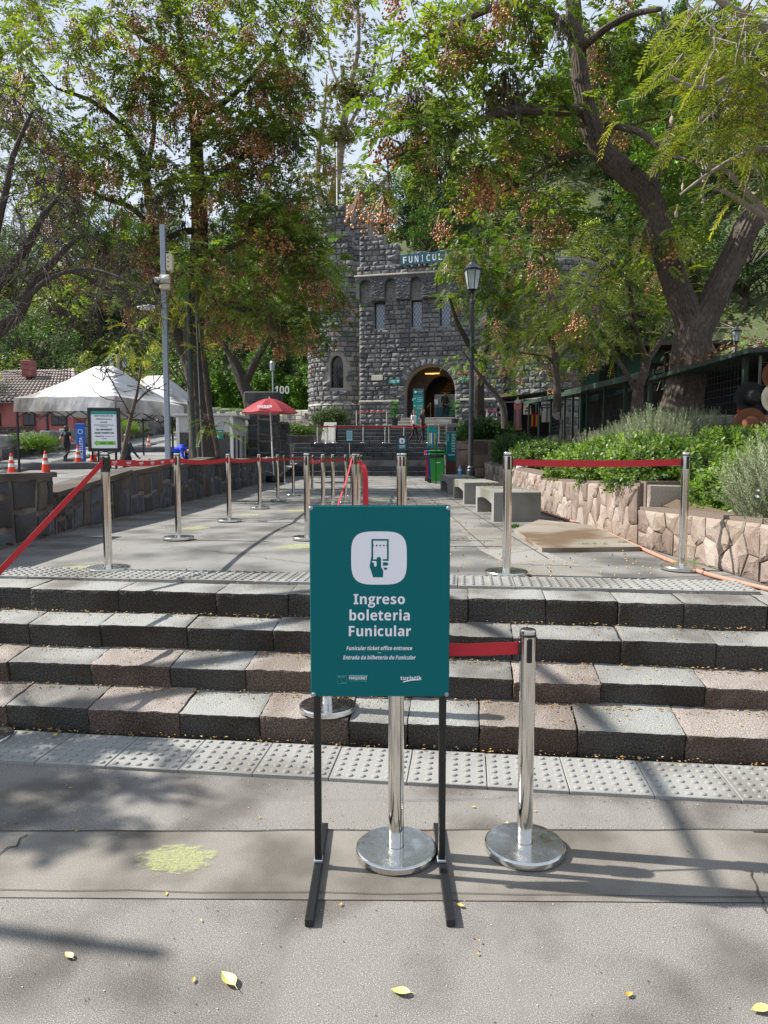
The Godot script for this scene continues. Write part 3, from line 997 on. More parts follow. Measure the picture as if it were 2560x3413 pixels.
func stone_post(root: Node3D, w: float, h: float, d: float) -> void:
	part(root, "mortar_core", bx(Vector3(w - 0.06, h, d - 0.06), 0.0, Vector3(0, h / 2, 0)), M.mortar)
	var kinds := ["dark_stone", "dark_stone_warm", "blue_stone", "dark_stone"]
	for side in [0, 1, 3]:
		var ww := w if side % 2 == 0 else d
		var off := d / 2 if side % 2 == 0 else w / 2
		for p in outlines(ww, h, ww * 0.35, ww * 0.6, 0.45):
			var s := MB.new()
			s.cell(p, rng, 0.03, 0.025, 0.055, 0.012)
			var b := Basis(Vector3.UP, side * PI / 2)
			part(root, "stone", s.mesh(), M[kinds[rng.randi() % 4]], Transform3D(b, b * Vector3(-ww / 2, 0, off - 0.03)))

# ---------------------------------------------------------------- the castle-like station
var castle_root: Node3D
var castle_left := 292
var rest_light: MB
var rest_dark: MB

func castle_stone(poly: PackedVector2Array, xf: Transform3D, own: bool, depth := 0.08, bulge := 0.12) -> void:
	var dark := rng.randf() < 0.38
	if own and castle_left > 0:
		castle_left -= 1
		var s := MB.new()
		s.cell(poly, rng, depth * rnd(0.7, 1.3), 0.05, 0.016, bulge)
		part(castle_root, "stone", s.mesh(), M.castle_stone_dark if dark else M.castle_stone, xf)
	else:
		(rest_dark if dark else rest_light).cell(poly, rng, depth * rnd(0.7, 1.3), 0.05, 0.016, bulge, xf)

func rect(x0: float, y0: float, x1: float, y1: float) -> PackedVector2Array:
	return PackedVector2Array([Vector2(x0, y0), Vector2(x1, y0), Vector2(x1, y1), Vector2(x0, y1)])

# courses of stones over a flat face; holes are Rect2, plus the round arch
func courses(x0: float, x1: float, y0: float, y1: float, ch: float, holes: Array, arch: bool, xf: Transform3D, own_from: float, own_to: float) -> void:
	var n := int(round((y1 - y0) / ch))
	for i in n:
		var a := y0 + (y1 - y0) * i / n
		var b := y0 + (y1 - y0) * (i + 1) / n
		var spans := [[x0, x1]]
		for hl: Rect2 in holes:
			if b > hl.position.y + 0.05 and a < hl.end.y - 0.05:
				var nx := []
				for s in spans:
					if hl.end.x <= s[0] or hl.position.x >= s[1]:
						nx.append(s)
						continue
					if hl.position.x - s[0] > 0.12: nx.append([s[0], hl.position.x])
					if s[1] - hl.end.x > 0.12: nx.append([hl.end.x, s[1]])
				spans = nx
		if arch and a < 3.75:
			var half := 1.64
			if b > 1.7:
				var yy := maxf(a, 1.7) - 1.7
				half = sqrt(maxf(0.0, 2.06 * 2.06 - yy * yy))
			var nx := []
			for s in spans:
				if half <= 0.05:
					nx.append(s)
					continue
				if -half - s[0] > 0.12: nx.append([s[0], minf(-half, s[1])])
				if s[1] - half > 0.12: nx.append([maxf(half, s[0]), s[1]])
			spans = nx
		for s in spans:
			var x: float = s[0]
			while x < s[1] - 0.02:
				var w := minf(rnd(0.26, 0.64), s[1] - x)
				if s[1] - x - w < 0.22:
					w = s[1] - x
				var j := rnd(-0.02, 0.02)
				castle_stone(PackedVector2Array([Vector2(x, a), Vector2(x + w, a), Vector2(x + w + j * 0.5, b + j), Vector2(x, b)]), xf, a >= own_from and a < own_to)
				x += w

# courses round a tower
func ring_courses(ctr: Vector3, r: float, y0: float, y1: float, ch: float, a0: float, a1: float, hole: Array, own_from: float, own_to: float) -> void:
	var n := int(round((y1 - y0) / ch))
	for i in n:
		var lo := y0 + (y1 - y0) * i / n
		var hi := y0 + (y1 - y0) * (i + 1) / n
		var a := a0 + rnd(0.0, 0.15)
		while a < a1:
			var w := rnd(0.34, 0.7)
			var da := w / r
			var m := a + da / 2
			a += da
			if hole.size() and absf(m - hole[0]) * r < hole[1] + w * 0.35 and hi > hole[2] and lo < hole[3]:
				continue
			var b := Basis(Vector3.UP, m)
			castle_stone(rect(-w / 2, lo, w / 2, hi), Transform3D(b, ctr + b * Vector3(0, 0, r)), lo >= own_from and lo < own_to)

func castle() -> void:
	castle_root = thing("stone_castle", "grey rough stone castle-like funicular station with round towers and an arched entrance", "building", Vector3(2.92, 4.1, -46.0), -0.24)
	rest_light = MB.new()
	rest_dark = MB.new()
	var c := castle_root
	# solid body with its openings
	var body := CSGCombiner3D.new()
	named(body, "wall", c)
	body.material_override = M.castle_mortar
	csg_box(body, Vector3(0, 3.75, -4), Vector3(9.3, 10.5, 8), false)
	csg_box(body, Vector3(0, 2.05, -4.1), Vector3(5.4, 4.2, 6.4), true)
	csg_box(body, Vector3(0, 0.85, -0.5), Vector3(3.28, 1.7, 1.6), true)
	var cy := CSGCylinder3D.new()
	cy.radius = 1.64
	cy.height = 1.6
	cy.sides = 36
	cy.rotation.x = PI / 2
	cy.position = Vector3(0, 1.7, -0.5)
	cy.operation = CSGShape3D.OPERATION_SUBTRACTION
	body.add_child(cy)
	var holes := []
	for x in [-3.3, -0.85, 1.0, 3.3]:
		csg_box(body, Vector3(x, 6.62, 0), Vector3(0.74, 1.76, 0.9), true)
		holes.append(Rect2(x - 0.37, 5.74, 0.74, 1.76))
	var front := Transform3D(Basis.IDENTITY, Vector3(0, 0, -0.01))
	courses(-4.65, 4.65, -1.5, 7.5, 0.3, holes, true, front, -1.5, 5.4)
	courses(-7.9, -0.02, -1.5, 7.5, 0.3, [], false, Transform3D(Basis(Vector3.UP, -PI / 2), Vector3(-4.65, 0, -7.92)), 99, 99)
	# voussoirs
	for i in 15:
		var a := PI * i / 15
		var b := PI * (i + 1) / 15
		var p := PackedVector2Array()
		for q in [[a, 1.66], [a, 2.1], [b, 2.1], [b, 1.66]]:
			p.append(Vector2(cos(q[0]) * q[1], 1.7 + sin(q[0]) * q[1]))
		castle_stone(p, front, true, 0.1, 0.05)
	# jutting band with niches
	var band := CSGCombiner3D.new()
	named(band, "jutting_band", c)
	band.material_override = M.castle_stone_dark
	csg_box(band, Vector3(0, 8.25, 0.19), Vector3(9.5, 1.5, 0.6), false)
	var small := []
	for i in 6:
		var x := -4.15 + i * 1.66
		csg_box(band, Vector3(x, 7.9, 0.4), Vector3(0.74, 1.16, 0.92), true)
		var ny := CSGCylinder3D.new()
		ny.radius = 0.37
		ny.height = 0.92
		ny.sides = 16
		ny.rotation.x = PI / 2
		ny.position = Vector3(x, 8.47, 0.4)
		ny.operation = CSGShape3D.OPERATION_SUBTRACTION
		band.add_child(ny)
		small.append(x)
	var rub := MB.new()
	for i in 620:
		var x := rnd(-4.7, 4.7)
		var y := rnd(7.52, 8.96)
		var inside := false
		for nx in small:
			if absf(x - nx) < 0.42 and (y < 8.47 or Vector2(x - nx, y - 8.47).length() < 0.43):
				inside = true
		var w := rnd(0.06, 0.13)
		var h := rnd(0.03, 0.06)
		rub.col = Color.WHITE
		rub.cell(rect(-w, -h, w, h), rng, 0.04, 0.02, 0.004, 0.03, Transform3D(Basis(Vector3.BACK, rnd(-0.6, 0.6)), Vector3(x, y, 0.49 if not inside else -0.055)))
	tag(part(c, "rubble_facing", rub.mesh(), M.castle_stone_dark), "", "", "", "stuff")
	part(c, "cornice", bx(Vector3(9.7, 0.1, 0.72), 0.02, Vector3(0, 9.05, 0.21)), M.pale_band)
	part(c, "string_course", bx(Vector3(2.66, 0.12, 0.2), 0.02, Vector3(-3.32, 1.12, 0.08)), M.pale_band)
	part(c, "string_course", bx(Vector3(2.66, 0.12, 0.2), 0.02, Vector3(3.32, 1.12, 0.08)), M.pale_band)
	# parapet, stepped gable, merlons
	var up := Transform3D(Basis.IDENTITY, Vector3(0, 0, 0.3))
	part(c, "parapet", bx(Vector3(9.4, 0.6, 0.5), 0, Vector3(0, 9.4, 0.04)), M.castle_mortar)
	courses(-4.7, 4.7, 9.1, 9.7, 0.3, [], false, Transform3D(Basis.IDENTITY, Vector3(0, 0, 0.28)), 99, 99)
	var gb := MB.new()
	gb.box(Vector3(-3.35, 10.38, -0.2), Vector3(2.5, 1.36, 0.5))
	gb.box(Vector3(-3.8, 11.36, -0.2), Vector3(1.6, 0.6, 0.5))
	part(c, "gable", gb.mesh(), M.castle_mortar)
	courses(-4.6, -2.1, 9.7, 11.06, 0.34, [], false, Transform3D(Basis.IDENTITY, Vector3(0, 0, 0.04)), 99, 99)
	courses(-4.6, -3.0, 11.06, 11.66, 0.3, [], false, Transform3D(Basis.IDENTITY, Vector3(0, 0, 0.04)), 99, 99)
	courses(-0.45, 0.05, 9.7, 11.0, 0.34, [], false, Transform3D(Basis(Vector3.UP, PI / 2), Vector3(-2.1, 0, -0.4)), 99, 99)
	for x in [-0.6, 1.1, 2.8, 4.2]:
		part(c, "merlon", bx(Vector3(0.9, 0.7, 0.45), 0.03, Vector3(x, 10.05, 0.04)), M.castle_mortar)
		courses(x - 0.45, x + 0.45, 9.72, 10.4, 0.34, [], false, Transform3D(Basis.IDENTITY, Vector3(0, 0, 0.26)), 99, 99)
	# windows
	for i in 4:
		var x: float = [-3.3, -0.85, 1.0, 3.3][i]
		var w := tag(named(Node3D.new(), "window", c)) as Node3D
		w.position = Vector3(x, 6.62, -0.3)
		var fr := MB.new()
		for s in [-1, 1]:
			fr.box(Vector3(s * 0.33, 0, 0), Vector3(0.08, 1.76, 0.1))
			fr.box(Vector3(0, s * 0.84, 0), Vector3(0.74, 0.08, 0.1))
		part(w, "frame", fr.mesh(), M.dark_wood)
		part(w, "pane", bx(Vector3(0.6, 1.62, 0.02)), M.window_glass)
		part(w, "lattice", lattice(0.29, 0.8, 0.2, 0.33), M.lead, Transform3D(Basis.IDENTITY, Vector3(0, 0, 0.02)))
		part(w, "sill", bx(Vector3(0.8, 0.08, 0.3), 0.01, Vector3(0, -0.9, 0.22)), M.castle_mortar)
	# left round tower with a pointed window
	var tl := Vector3(-6.9, 0, -3.9)
	var tower := CSGCombiner3D.new()
	named(tower, "tower_core", c)
	tower.material_override = M.castle_mortar
	csg_cyl(tower, tl + Vector3(0, 4.2, 0), 2.42, 11.6)
	var wa := 0.08
	var wb := Basis(Vector3.UP, wa)
	var pg := CSGPolygon3D.new()
	pg.polygon = lancet(0.46, 2.2)
	pg.depth = 1.2
	pg.operation = CSGShape3D.OPERATION_SUBTRACTION
	pg.transform = Transform3D(wb, tl + wb * Vector3(0, 2.2, 2.42 - 0.75 + 1.0))
	tower.add_child(pg)
	ring_courses(tl, 2.42, -1.6, 9.9, 0.33, -1.75, 1.6, [wa, 0.5, 2.1, 4.35], -1.6, 4.2)
	var tb := MB.new()
	tb.lathe([Vector2(2.42, 1.04), Vector2(2.56, 1.05), Vector2(2.56, 1.17), Vector2(2.42, 1.18)], 40, Transform3D(Basis.IDENTITY, tl))
	part(c, "string_course", tb.mesh(), M.pale_band)
	var lw := named(Node3D.new(), "window", c) as Node3D
	lw.transform = Transform3D(wb, tl + wb * Vector3(0, 2.2, 2.42 - 0.5))
	var pm := MB.new()
	pm.prism(lancet(0.44, 2.15), 0.02)
	part(lw, "pane", pm.mesh(), M.dark_glass)
	part(lw, "lattice", lattice(0.4, 0.72, 0.22, 0.34), M.lead, Transform3D(Basis.IDENTITY, Vector3(0, 0.8, 0.04)))
	# right round tower
	var tr := Vector3(7.3, 0, -2.6)
	var tcore := MB.new()
	tcore.lathe([Vector2(3.05, -1.6), Vector2(3.05, 9.5), Vector2(0, 9.5)], 48, Transform3D(Basis.IDENTITY, tr))
	part(c, "tower_core", tcore.mesh(), M.castle_mortar)
	ring_courses(tr, 3.05, -1.6, 9.4, 0.37, -1.6, 1.7, [], 99, 99)
	tb = MB.new()
	tb.lathe([Vector2(3.05, 1.04), Vector2(3.2, 1.05), Vector2(3.2, 1.17), Vector2(3.05, 1.18)], 40, Transform3D(Basis.IDENTITY, tr))
	part(c, "string_course", tb.mesh(), M.pale_band)
	# turret above the left tower
	var t := Vector3(-6.55, 0, -2.5)
	part(c, "turret", bx(Vector3(2.0, 4.0, 2.0), 0, t + Vector3(0, 11.6, 0)), M.castle_mortar)
	part(c, "turret_head", bx(Vector3(2.3, 1.3, 2.3), 0, t + Vector3(0.0, 13.6, 0)), M.castle_mortar)
	courses(-1.0, 1.0, 9.9, 12.6, 0.36, [], false, Transform3D(Basis.IDENTITY, t + Vector3(0, 0, 1.0)), 99, 99)
	courses(-1.15, 1.15, 13.0, 14.25, 0.4, [Rect2(0.55, 13.6, 0.6, 0.7)], false, Transform3D(Basis.IDENTITY, t + Vector3(0, 0, 1.15)), 99, 99)
	courses(-1.15, 1.15, 13.0, 14.25, 0.4, [], false, Transform3D(Basis(Vector3.UP, PI / 2), t + Vector3(1.15, 0, 0)), 99, 99)
	courses(-1.0, 1.0, 9.9, 12.6, 0.36, [], false, Transform3D(Basis(Vector3.UP, PI / 2), t + Vector3(1.0, 0, 0)), 99, 99)
	for x in [-0.95, -0.3, 0.35, 1.0]:
		part(c, "corbel", bx(Vector3(0.3, 0.36, 0.26), 0.05, t + Vector3(x, 12.8, 1.08)), M.castle_stone_dark)
	part(c, "turret_wing", bx(Vector3(1.0, 3.6, 1.6), 0, t + Vector3(1.55, 11.6, 0)), M.castle_mortar)
	courses(1.0, 2.05, 9.9, 13.4, 0.36, [], false, Transform3D(Basis.IDENTITY, t + Vector3(0, 0, 0.8)), 99, 99)
	tag(part(c, "stones_light", rest_light.mesh(), M.castle_stone), "", "", "", "stuff")
	tag(part(c, "stones_dark", rest_dark.mesh(), M.castle_stone_dark), "", "", "", "stuff")
	# entrance steps of pale concrete
	for i in 3:
		part(c, "entrance_step", bx(Vector3(5.6 - i * 1.0, 0.24, 1.6 - i * 0.35), 0.02, Vector3(0.1, -0.6 + i * 0.23, 0.8 - i * 0.2)), M.rough_concrete)
	# inside the hall: a yellow stair, a glass counter, a rail
	var st := named(Node3D.new(), "hall_stair", c) as Node3D
	for i in 9:
		part(st, "tread", bx(Vector3(0.7, 0.08, 0.3), 0, Vector3(-0.1 + i * 0.13, 1.4 + i * 0.21, -4.6 - i * 0.12)), M.yellow)
	part(c, "inner_arch", inner_arch(), M.castle_stone_dark)
	var ct := named(Node3D.new(), "counter", c) as Node3D
	part(ct, "panel", bx(Vector3(1.5, 0.75, 0.06), 0, Vector3(0.82, 0.4, -1.5)), M.teal_dark)
	part(ct, "pane", bx(Vector3(1.5, 0.85, 0.015), 0, Vector3(0.82, 1.2, -1.5)), M.clear_glass)
	part(ct, "notice", bx(Vector3(0.24, 0.34, 0.01), 0, Vector3(0.2, 1.12, -1.42)), M.paper)
	var rl := MB.new()
	for x in [-0.12, 0.18]:
		rl.tube([Vector3(x, 0, -1.1), Vector3(x, 1.05, -1.1)], [0.025, 0.025], 8)
	rl.tube([Vector3(-0.12, 1.05, -1.1), Vector3(-0.35, 0.75, -1.1)], [0.03, 0.03], 8)
	part(c, "hand_rail", rl.mesh(), M.wood)
	part(c, "hall_floor", bx(Vector3(5.3, 0.05, 7.0), 0, Vector3(0, -0.03, -4)), M.room_dark)
	var lp := named(Node3D.new(), "ceiling_lamp", c) as Node3D
	part(lp, "tube", bx(Vector3(0.95, 0.06, 0.16), 0, Vector3(-0.1, 3.0, -1.6)), M.lamp_glow)
	var ol := OmniLight3D.new()
	ol.light_color = Color(1.0, 0.75, 0.45)
	ol.light_energy = 0.25
	ol.omni_range = 8.0
	ol.omni_attenuation = 2.0
	ol.light_size = 0.2
	ol.shadow_enabled = true
	ol.position = Vector3(-0.1, 2.9, -1.6)
	named(ol, "lamp_light", lp)
	# flagpole
	var fp := MB.new()
	fp.tube([Vector3.ZERO, Vector3(0, 4.4, 0)], [0.05, 0.035], 8)
	solo("flagpole", fp.mesh(), M.white_paint, "thin white flagpole on the castle's tallest turret", "flagpole", c.transform * (t + Vector3(-0.25, 14.25, 0.4)))
	# signs on the front
	var at := func(p: Vector3) -> Vector3: return castle_root.transform * p
	var s := thing("station_sign", "long dark teal board lettered FUNICULAR above the castle parapet", "sign", at.call(Vector3(0.0, 9.88, 0.62)), -0.24)
	s.rotation.z = 0.03
	part(s, "board", bx(Vector3(3.6, 0.66, 0.08), 0.01), M.teal_dark)
	for i in 9:
		text(s, "FUNICULAR"[i], bold, 0.24 if i != 3 else 0.08, Vector3(-1.5 + i * 0.375, 0, 0.042), M.print_white, Basis.IDENTITY, 0.4)
	s = thing("exit_sign", "small teal Salida sign on the stone left of the arch", "sign", at.call(Vector3(-2.25, 2.35, 0.24)), -0.24)
	part(s, "board", bx(Vector3(1.06, 0.36, 0.05), 0.01), M.teal_bright)
	s.scale = Vector3.ONE * 0.68
	text(s, "Salida", bold, 0.46, Vector3(-0.14, 0.05, 0.027), M.print_white)
	pictoarrow(s, Vector3(0.34, 0.04, 0.027), 0.17, false)
	part(s, "small_print", bx(Vector3(0.34, 0.025, 0.004), 0, Vector3(-0.1, -0.12, 0.027)), M.print_white)
	s = thing("entrance_sign", "small teal Entrada sign on the stone right of the arch", "sign", at.call(Vector3(2.3, 2.4, 0.24)), -0.24)
	part(s, "board", bx(Vector3(1.06, 0.36, 0.05), 0.01), M.teal_bright)
	s.scale = Vector3.ONE * 0.7
	text(s, "Entrada", bold, 0.54, Vector3(0.14, 0.03, 0.027), M.print_white)
	pictoarrow(s, Vector3(-0.36, 0.03, 0.027), 0.17, true)
	solo("stone_plaque", bx(Vector3(0.74, 0.34, 0.06), 0.015), M.pale_band, "pale blank plaque on the wall beside the Salida sign", "plaque", at.call(Vector3(-3.4, 2.62, 0.24)), -0.24)
	solo("wall_vent", bx(Vector3(0.5, 0.62, 0.1)), M.black_gap, "small square black opening low on the left round tower", "vent", at.call(tl + Basis(Vector3.UP, -0.62) * Vector3(0, -0.72, 2.5)), -0.21 - 0.62)
	# totem in front of the arch
	s = thing("direction_totem", "teal totem with white arrows for ticket sales standing in front of the arch", "sign", at.call(Vector3(-0.38, -0.5, 1.75)), -0.1)
	s.scale = Vector3.ONE * 0.68
	part(s, "panel", bx(Vector3(0.92, 3.2, 0.14), 0.015, Vector3(0, 1.62, 0)), M.teal_bright)
	part(s, "head_panel", bx(Vector3(0.9, 0.5, 0.02), 0.0, Vector3(0, 2.95, 0.07)), M.teal_dark)
	text(s, "Funicular", bold, 0.5, Vector3(0.17, 3.02, 0.082), M.print_white)
	text(s, "Santiago", plain, 0.38, Vector3(0.15, 2.86, 0.082), M.print_white)
	var ic := MB.new()
	ic.prism(squircle(0.11, 0.11), 0.006, Transform3D(Basis.IDENTITY, Vector3(-0.27, 2.95, 0.08)))
	part(s, "emblem", ic.mesh(), M.print_white)
	text(s, "Compra", bold, 0.36, Vector3(0.08, 2.42, 0.072), M.print_white)
	text(s, "De Tickets", bold, 0.5, Vector3(0.15, 2.26, 0.072), M.print_white)
	text(s, "Acceso solo", bold, 0.5, Vector3(0.12, 1.76, 0.072), M.print_white)
	text(s, "con ticket", bold, 0.46, Vector3(0.12, 1.6, 0.072), M.print_white)
	part(s, "small_print", bx(Vector3(0.4, 0.03, 0.004), 0, Vector3(0.1, 2.1, 0.072)), M.print_white)
	part(s, "small_print", bx(Vector3(0.4, 0.03, 0.004), 0, Vector3(0.1, 1.44, 0.072)), M.print_white)
	for y in [[2.36, 1.0], [1.7, -1.0]]:
		var ar := MB.new()
		ar.prism(arrow(0.2, 0.16, y[1]), 0.004, Transform3D(Basis.IDENTITY, Vector3(-0.32, y[0], 0.071)))
		part(s, "arrow", ar.mesh(), M.print_white)

func pictoarrow(s: Node3D, at: Vector3, w: float, left: bool) -> void:
	part(s, "arrow_field", bx(Vector3(w, w, 0.004), 0, at), M.print_white)
	var ar := MB.new()
	ar.prism(arrow(w * 0.7, w * 0.6, -1.0 if left else 1.0), 0.003, Transform3D(Basis.IDENTITY, at + Vector3(0, 0, 0.003)))
	part(s, "arrow", ar.mesh(), M.teal_bright)

func arrow(w: float, h: float, dir: float) -> PackedVector2Array:
	var p := PackedVector2Array()
	for q in [[-0.5, -0.16], [0.0, -0.16], [0.0, -0.5], [0.5, 0.0], [0.0, 0.5], [0.0, 0.16], [-0.5, 0.16]]:
		p.append(Vector2(q[0] * w * dir, q[1] * h))
	return p

func squircle(a: float, b: float) -> PackedVector2Array:
	var p := PackedVector2Array()
	for i in 48:
		var t := TAU * i / 48
		p.append(Vector2(a * signf(cos(t)) * pow(absf(cos(t)), 0.55), b * signf(sin(t)) * pow(absf(sin(t)), 0.55)))
	return p

func lancet(half: float, high: float) -> PackedVector2Array:
	var p := PackedVector2Array([Vector2(-half, 0), Vector2(half, 0)])
	var spring := high - half * 1.55
	for i in 9:
		var a := i / 8.0
		p.append(Vector2(half * (1.0 - a * a), spring + (high - spring) * sin(a * PI / 2)))
	for i in range(7, -1, -1):
		var a := i / 8.0
		p.append(Vector2(-half * (1.0 - a * a), spring + (high - spring) * sin(a * PI / 2)))
	return p

func lattice(hw: float, hh: float, dx: float, dy: float) -> ArrayMesh:
	var mb := MB.new()
	var x := -hw - hh * 2.0
	while x < hw + hh * 2.0:
		for s in [-1.0, 1.0]:
			var a := Vector2(x, -hh)
			var b := Vector2(x + s * 2.0 * hh * dx / dy, hh)
			var t0 := 0.0
			var t1 := 1.0
			var d := b.x - a.x
			var ta := (-hw - a.x) / d
			var tb := (hw - a.x) / d
			t0 = maxf(t0, minf(ta, tb))
			t1 = minf(t1, maxf(ta, tb))
			if t1 > t0 + 0.02:
				var p := a.lerp(b, t0)
				var q := a.lerp(b, t1)
				mb.tube([Vector3(p.x, p.y, 0), Vector3(q.x, q.y, 0)], [0.012, 0.012], 4)
		x += dx
	return mb.mesh()

func inner_arch() -> ArrayMesh:
	var p := PackedVector2Array([Vector2(2.7, 0), Vector2(2.7, 4.1), Vector2(-2.7, 4.1), Vector2(-2.7, 0), Vector2(-0.9, 0), Vector2(-0.9, 1.6)])
	for i in range(1, 12):
		var a := PI - PI * i / 12
		p.append(Vector2(0.25 + cos(a) * 1.15, 1.6 + sin(a) * 1.4))
	p.append(Vector2(1.4, 1.6))
	p.append(Vector2(1.4, 0))
	var mb := MB.new()
	mb.prism(p, 0.35, Transform3D(Basis.IDENTITY, Vector3(0, 0, -3.6)))
	return mb.mesh()

func csg_box(root: Node, ctr: Vector3, size: Vector3, cut: bool) -> void:
	var b := CSGBox3D.new()
	b.size = size
	b.position = ctr
	if cut: b.operation = CSGShape3D.OPERATION_SUBTRACTION
	root.add_child(b)

func csg_cyl(root: Node, ctr: Vector3, r: float, h: float) -> void:
	var b := CSGCylinder3D.new()
	b.radius = r
	b.height = h
	b.sides = 40
	b.position = ctr
	root.add_child(b)

# ---------------------------------------------------------------- the wooded hill behind
func hill(x: float, z: float) -> float:
	var d := -z - 58.0 + 0.10 * x
	var h := 4.5
	if d > 0:
		h += 0.72 * d - 0.0012 * d * d
	var crest := 33.0 + 14.0 * smoothstep(4.0, 30.0, x) - 6.0 * smoothstep(-10.0, -40.0, x)
	if h > crest - 8.0:
		h = crest - 8.0 * exp(-(h - crest + 8.0) / 8.0)
	h += 2.0 * sin(x * 0.045 + 1.0) * clampf(d / 40.0, 0, 1) + 3.0 * sin(x * 0.11 + z * 0.07) * clampf(d / 30.0, 0, 1)
	if x > 12.0:
		h += (x - 12.0) * 0.55 * clampf((-z - 22.0) / 30.0, 0, 1)
	return lerpf(1.2, h, smoothstep(-1.0, 9.0 + clampf(x - 12.0, 0.0, 12.0), foot(x) - z))

func foot(x: float) -> float:
	return -57.0 + clampf((x - 12.0) * 1.1, 0.0, 27.0)

func hillside() -> void:
	var mb := MB.new()
	var nx := 56
	var nz := 40
	var p := []
	for j in nz + 1:
		for i in nx + 1:
			var x := -150.0 + 300.0 * i / nx
			var z := -57.0 - 180.0 * pow(float(j) / nz, 1.25)
			z += foot(x) + 57.0
			var y := hill(x, z)
			if j == 0: y = 0.8
			p.append(Vector3(x, y, z))
	for j in nz:
		for i in nx:
			var k := j * (nx + 1) + i
			mb.quad(p[k], p[k + 1], p[k + nx + 2], p[k + nx + 1])
	setting("hill", mb.mesh(), M.hill_ground)
	# scrub over the slope
	var clump := MB.new()
	for i in 70:
		var d := inball()
		d.y = absf(d.y) * 0.8
		leaf_quad(clump, d, 0.24)
	var where := []
	var tints := []
	for i in 5200:
		var x := rnd(-85, 85)
		var z := foot(x) - 1.0 - 110.0 * pow(rng.randf(), 1.2)
		var s := rnd(0.9, 2.4)
		where.append(Transform3D(Basis(Vector3.UP, rnd(0, TAU)).scaled(Vector3(s, s * rnd(0.7, 1.2), s)), Vector3(x, hill(x, z) - 0.2, z)))
		var q := rng.randf()
		tints.append(lin(96, 112, 48).lerp(lin(52, 84, 36), rng.randf()) if q < 0.7 else lin(150, 138, 96).lerp(lin(118, 112, 80), rng.randf()))
	many(self, "scrub", clump.mesh(), M.leaf_matt, where, tints, "low mixed scrub covering the steep hill behind the castle")
	# crowns of a few kinds, then many copies
	var kinds := []
	for k in 6:
		kinds.append(hill_tree(k))
	var labels := ["round bright green tree on the wooded hill behind the castle", "dark green dense tree on the wooded hill behind the castle", "tall narrow dark conifer on the wooded hill behind the castle", "yellow-green loose tree on the wooded hill behind the castle", "grey-brown half bare tree on the wooded hill behind the castle", "broad mid-green tree on the wooded hill behind the castle"]
	var n := 0
	for i in 150:
		var zone := ""
		var x := rnd(-62, 60)
		var z := -60.0 - 58.0 * pow(rng.randf(), 1.1)
		if absf(x - 2.0 - (z + 60) * 0.05) < 7.0 and z > -66.0:
			continue
		var k: int = [0, 0, 1, 1, 2, 3, 3, 4, 5, 5][rng.randi() % 10]
		if x / -z > -0.14 and x / -z < 0.03 and (hill(x, z) + 7.0) / -z > 0.37:
			continue
		zone = ["low on", "half-way up", "high on"][clampi(int((-z - 60.0) / 19.4), 0, 2)] + " the wooded hill, " + ["far left of the flagpole", "left of the flagpole", "just left of the flagpole", "above the castle's arch", "right of the street lamp", "behind the forked trunk", "far right beyond the forked trunk"][clampi(int((x / -z * 60.0 + 28.0) / 8.0), 0, 6)]
		place_tree(kinds[k], k, labels[k].replace("on the wooded hill behind the castle", zone), Vector3(x, hill(x, z) - 0.4, z), rnd(0.75, 1.3), "trees on the wooded hill")
	# the near row: left valley side and behind the houses
	for q in [[-34, -52, 0], [-30, -60, 3], [-25, -64, 0], [-21, -56, 3], [-38, -60, 1], [-17, -62, 0], [-28, -46, 3], [-44, -66, 5], [-13.5, -66, 1], [-47, -54, 0], [-33, -70, 1], [-24, -74, 5], [-10, -62, 5], [-9, -70, 1], [16, -56, 5], [20, -52, 3], [24, -48, 0], [14, -62, 1], [28, -56, 1], [19, -44, 4], [24, -40, 4], [29, -42, 5], [17, -38, 4], [13, -27, 4], [15, -23, 4], [18, -28, 4], [12.5, -33, 4], [21, -34, 4], [14, -19, 4]]:
		var y := maxf(hill(q[0], q[1]) - 0.5, 3.2) if q[0] < 0 else hill(q[0], q[1]) - 0.4
		if q[0] < -12: y = 3.0
		place_tree(kinds[q[2]], q[2], labels[q[2]].replace("on the wooded hill behind the castle", "behind the street at the hill's foot" if q[0] < 0 else "on the bank behind the market stalls"), Vector3(q[0], y, q[1]), rnd(0.8, 1.15), "trees at the foot of the hill")
	for k in kinds:
		k.queue_free()
		remove_child(k)
	# rock face at the crest
	var rk := MB.new()
	for i in 16:
		var x := 12.0 + i * 2.6
		var z := -116.0 - rnd(0, 3)
		rk.cell(PackedVector2Array([Vector2(-2.2, -3), Vector2(2.2, -3), Vector2(rnd(1, 2.2), rnd(3, 7)), Vector2(rnd(-2.2, -1), rnd(3, 7))]), rng, 2.0, 0.5, 0.02, 1.0, Transform3D(Basis(Vector3.UP, rnd(-0.4, 0.4)), Vector3(x, hill(x, z), z)))
	setting("hill_rock", rk.mesh(), M.castle_stone)

func place_tree(src: Node3D, k: int, label: String, at: Vector3, s: float, group: String) -> void:
	var o: Node3D = src.duplicate()
	o.name = src.name
	add_child(o, true)
	o.transform = Transform3D(Basis(Vector3.UP, rnd(0, TAU)).scaled(Vector3(s, s * rnd(0.85, 1.2), s)), at)
	tag(o, label, "tree", group)

func leaf_quad(mb: MB, at: Vector3, s: float) -> void:
	var a := Vector3(rnd(-1, 1), rnd(-0.6, 0.6), rnd(-1, 1)).normalized()
	var b := a.cross(Vector3(rnd(-0.5, 0.5), 1, rnd(-0.5, 0.5))).normalized()
	var q := s * rnd(0.6, 1.3)
	mb.tri(at - b * q * 0.3, at + a * q, at + b * q * 0.3 + a * q * 0.3)
	mb.tri(at - b * q * 0.3, at + b * q * 0.3 + a * q * 0.3, at - a * q * 0.5)

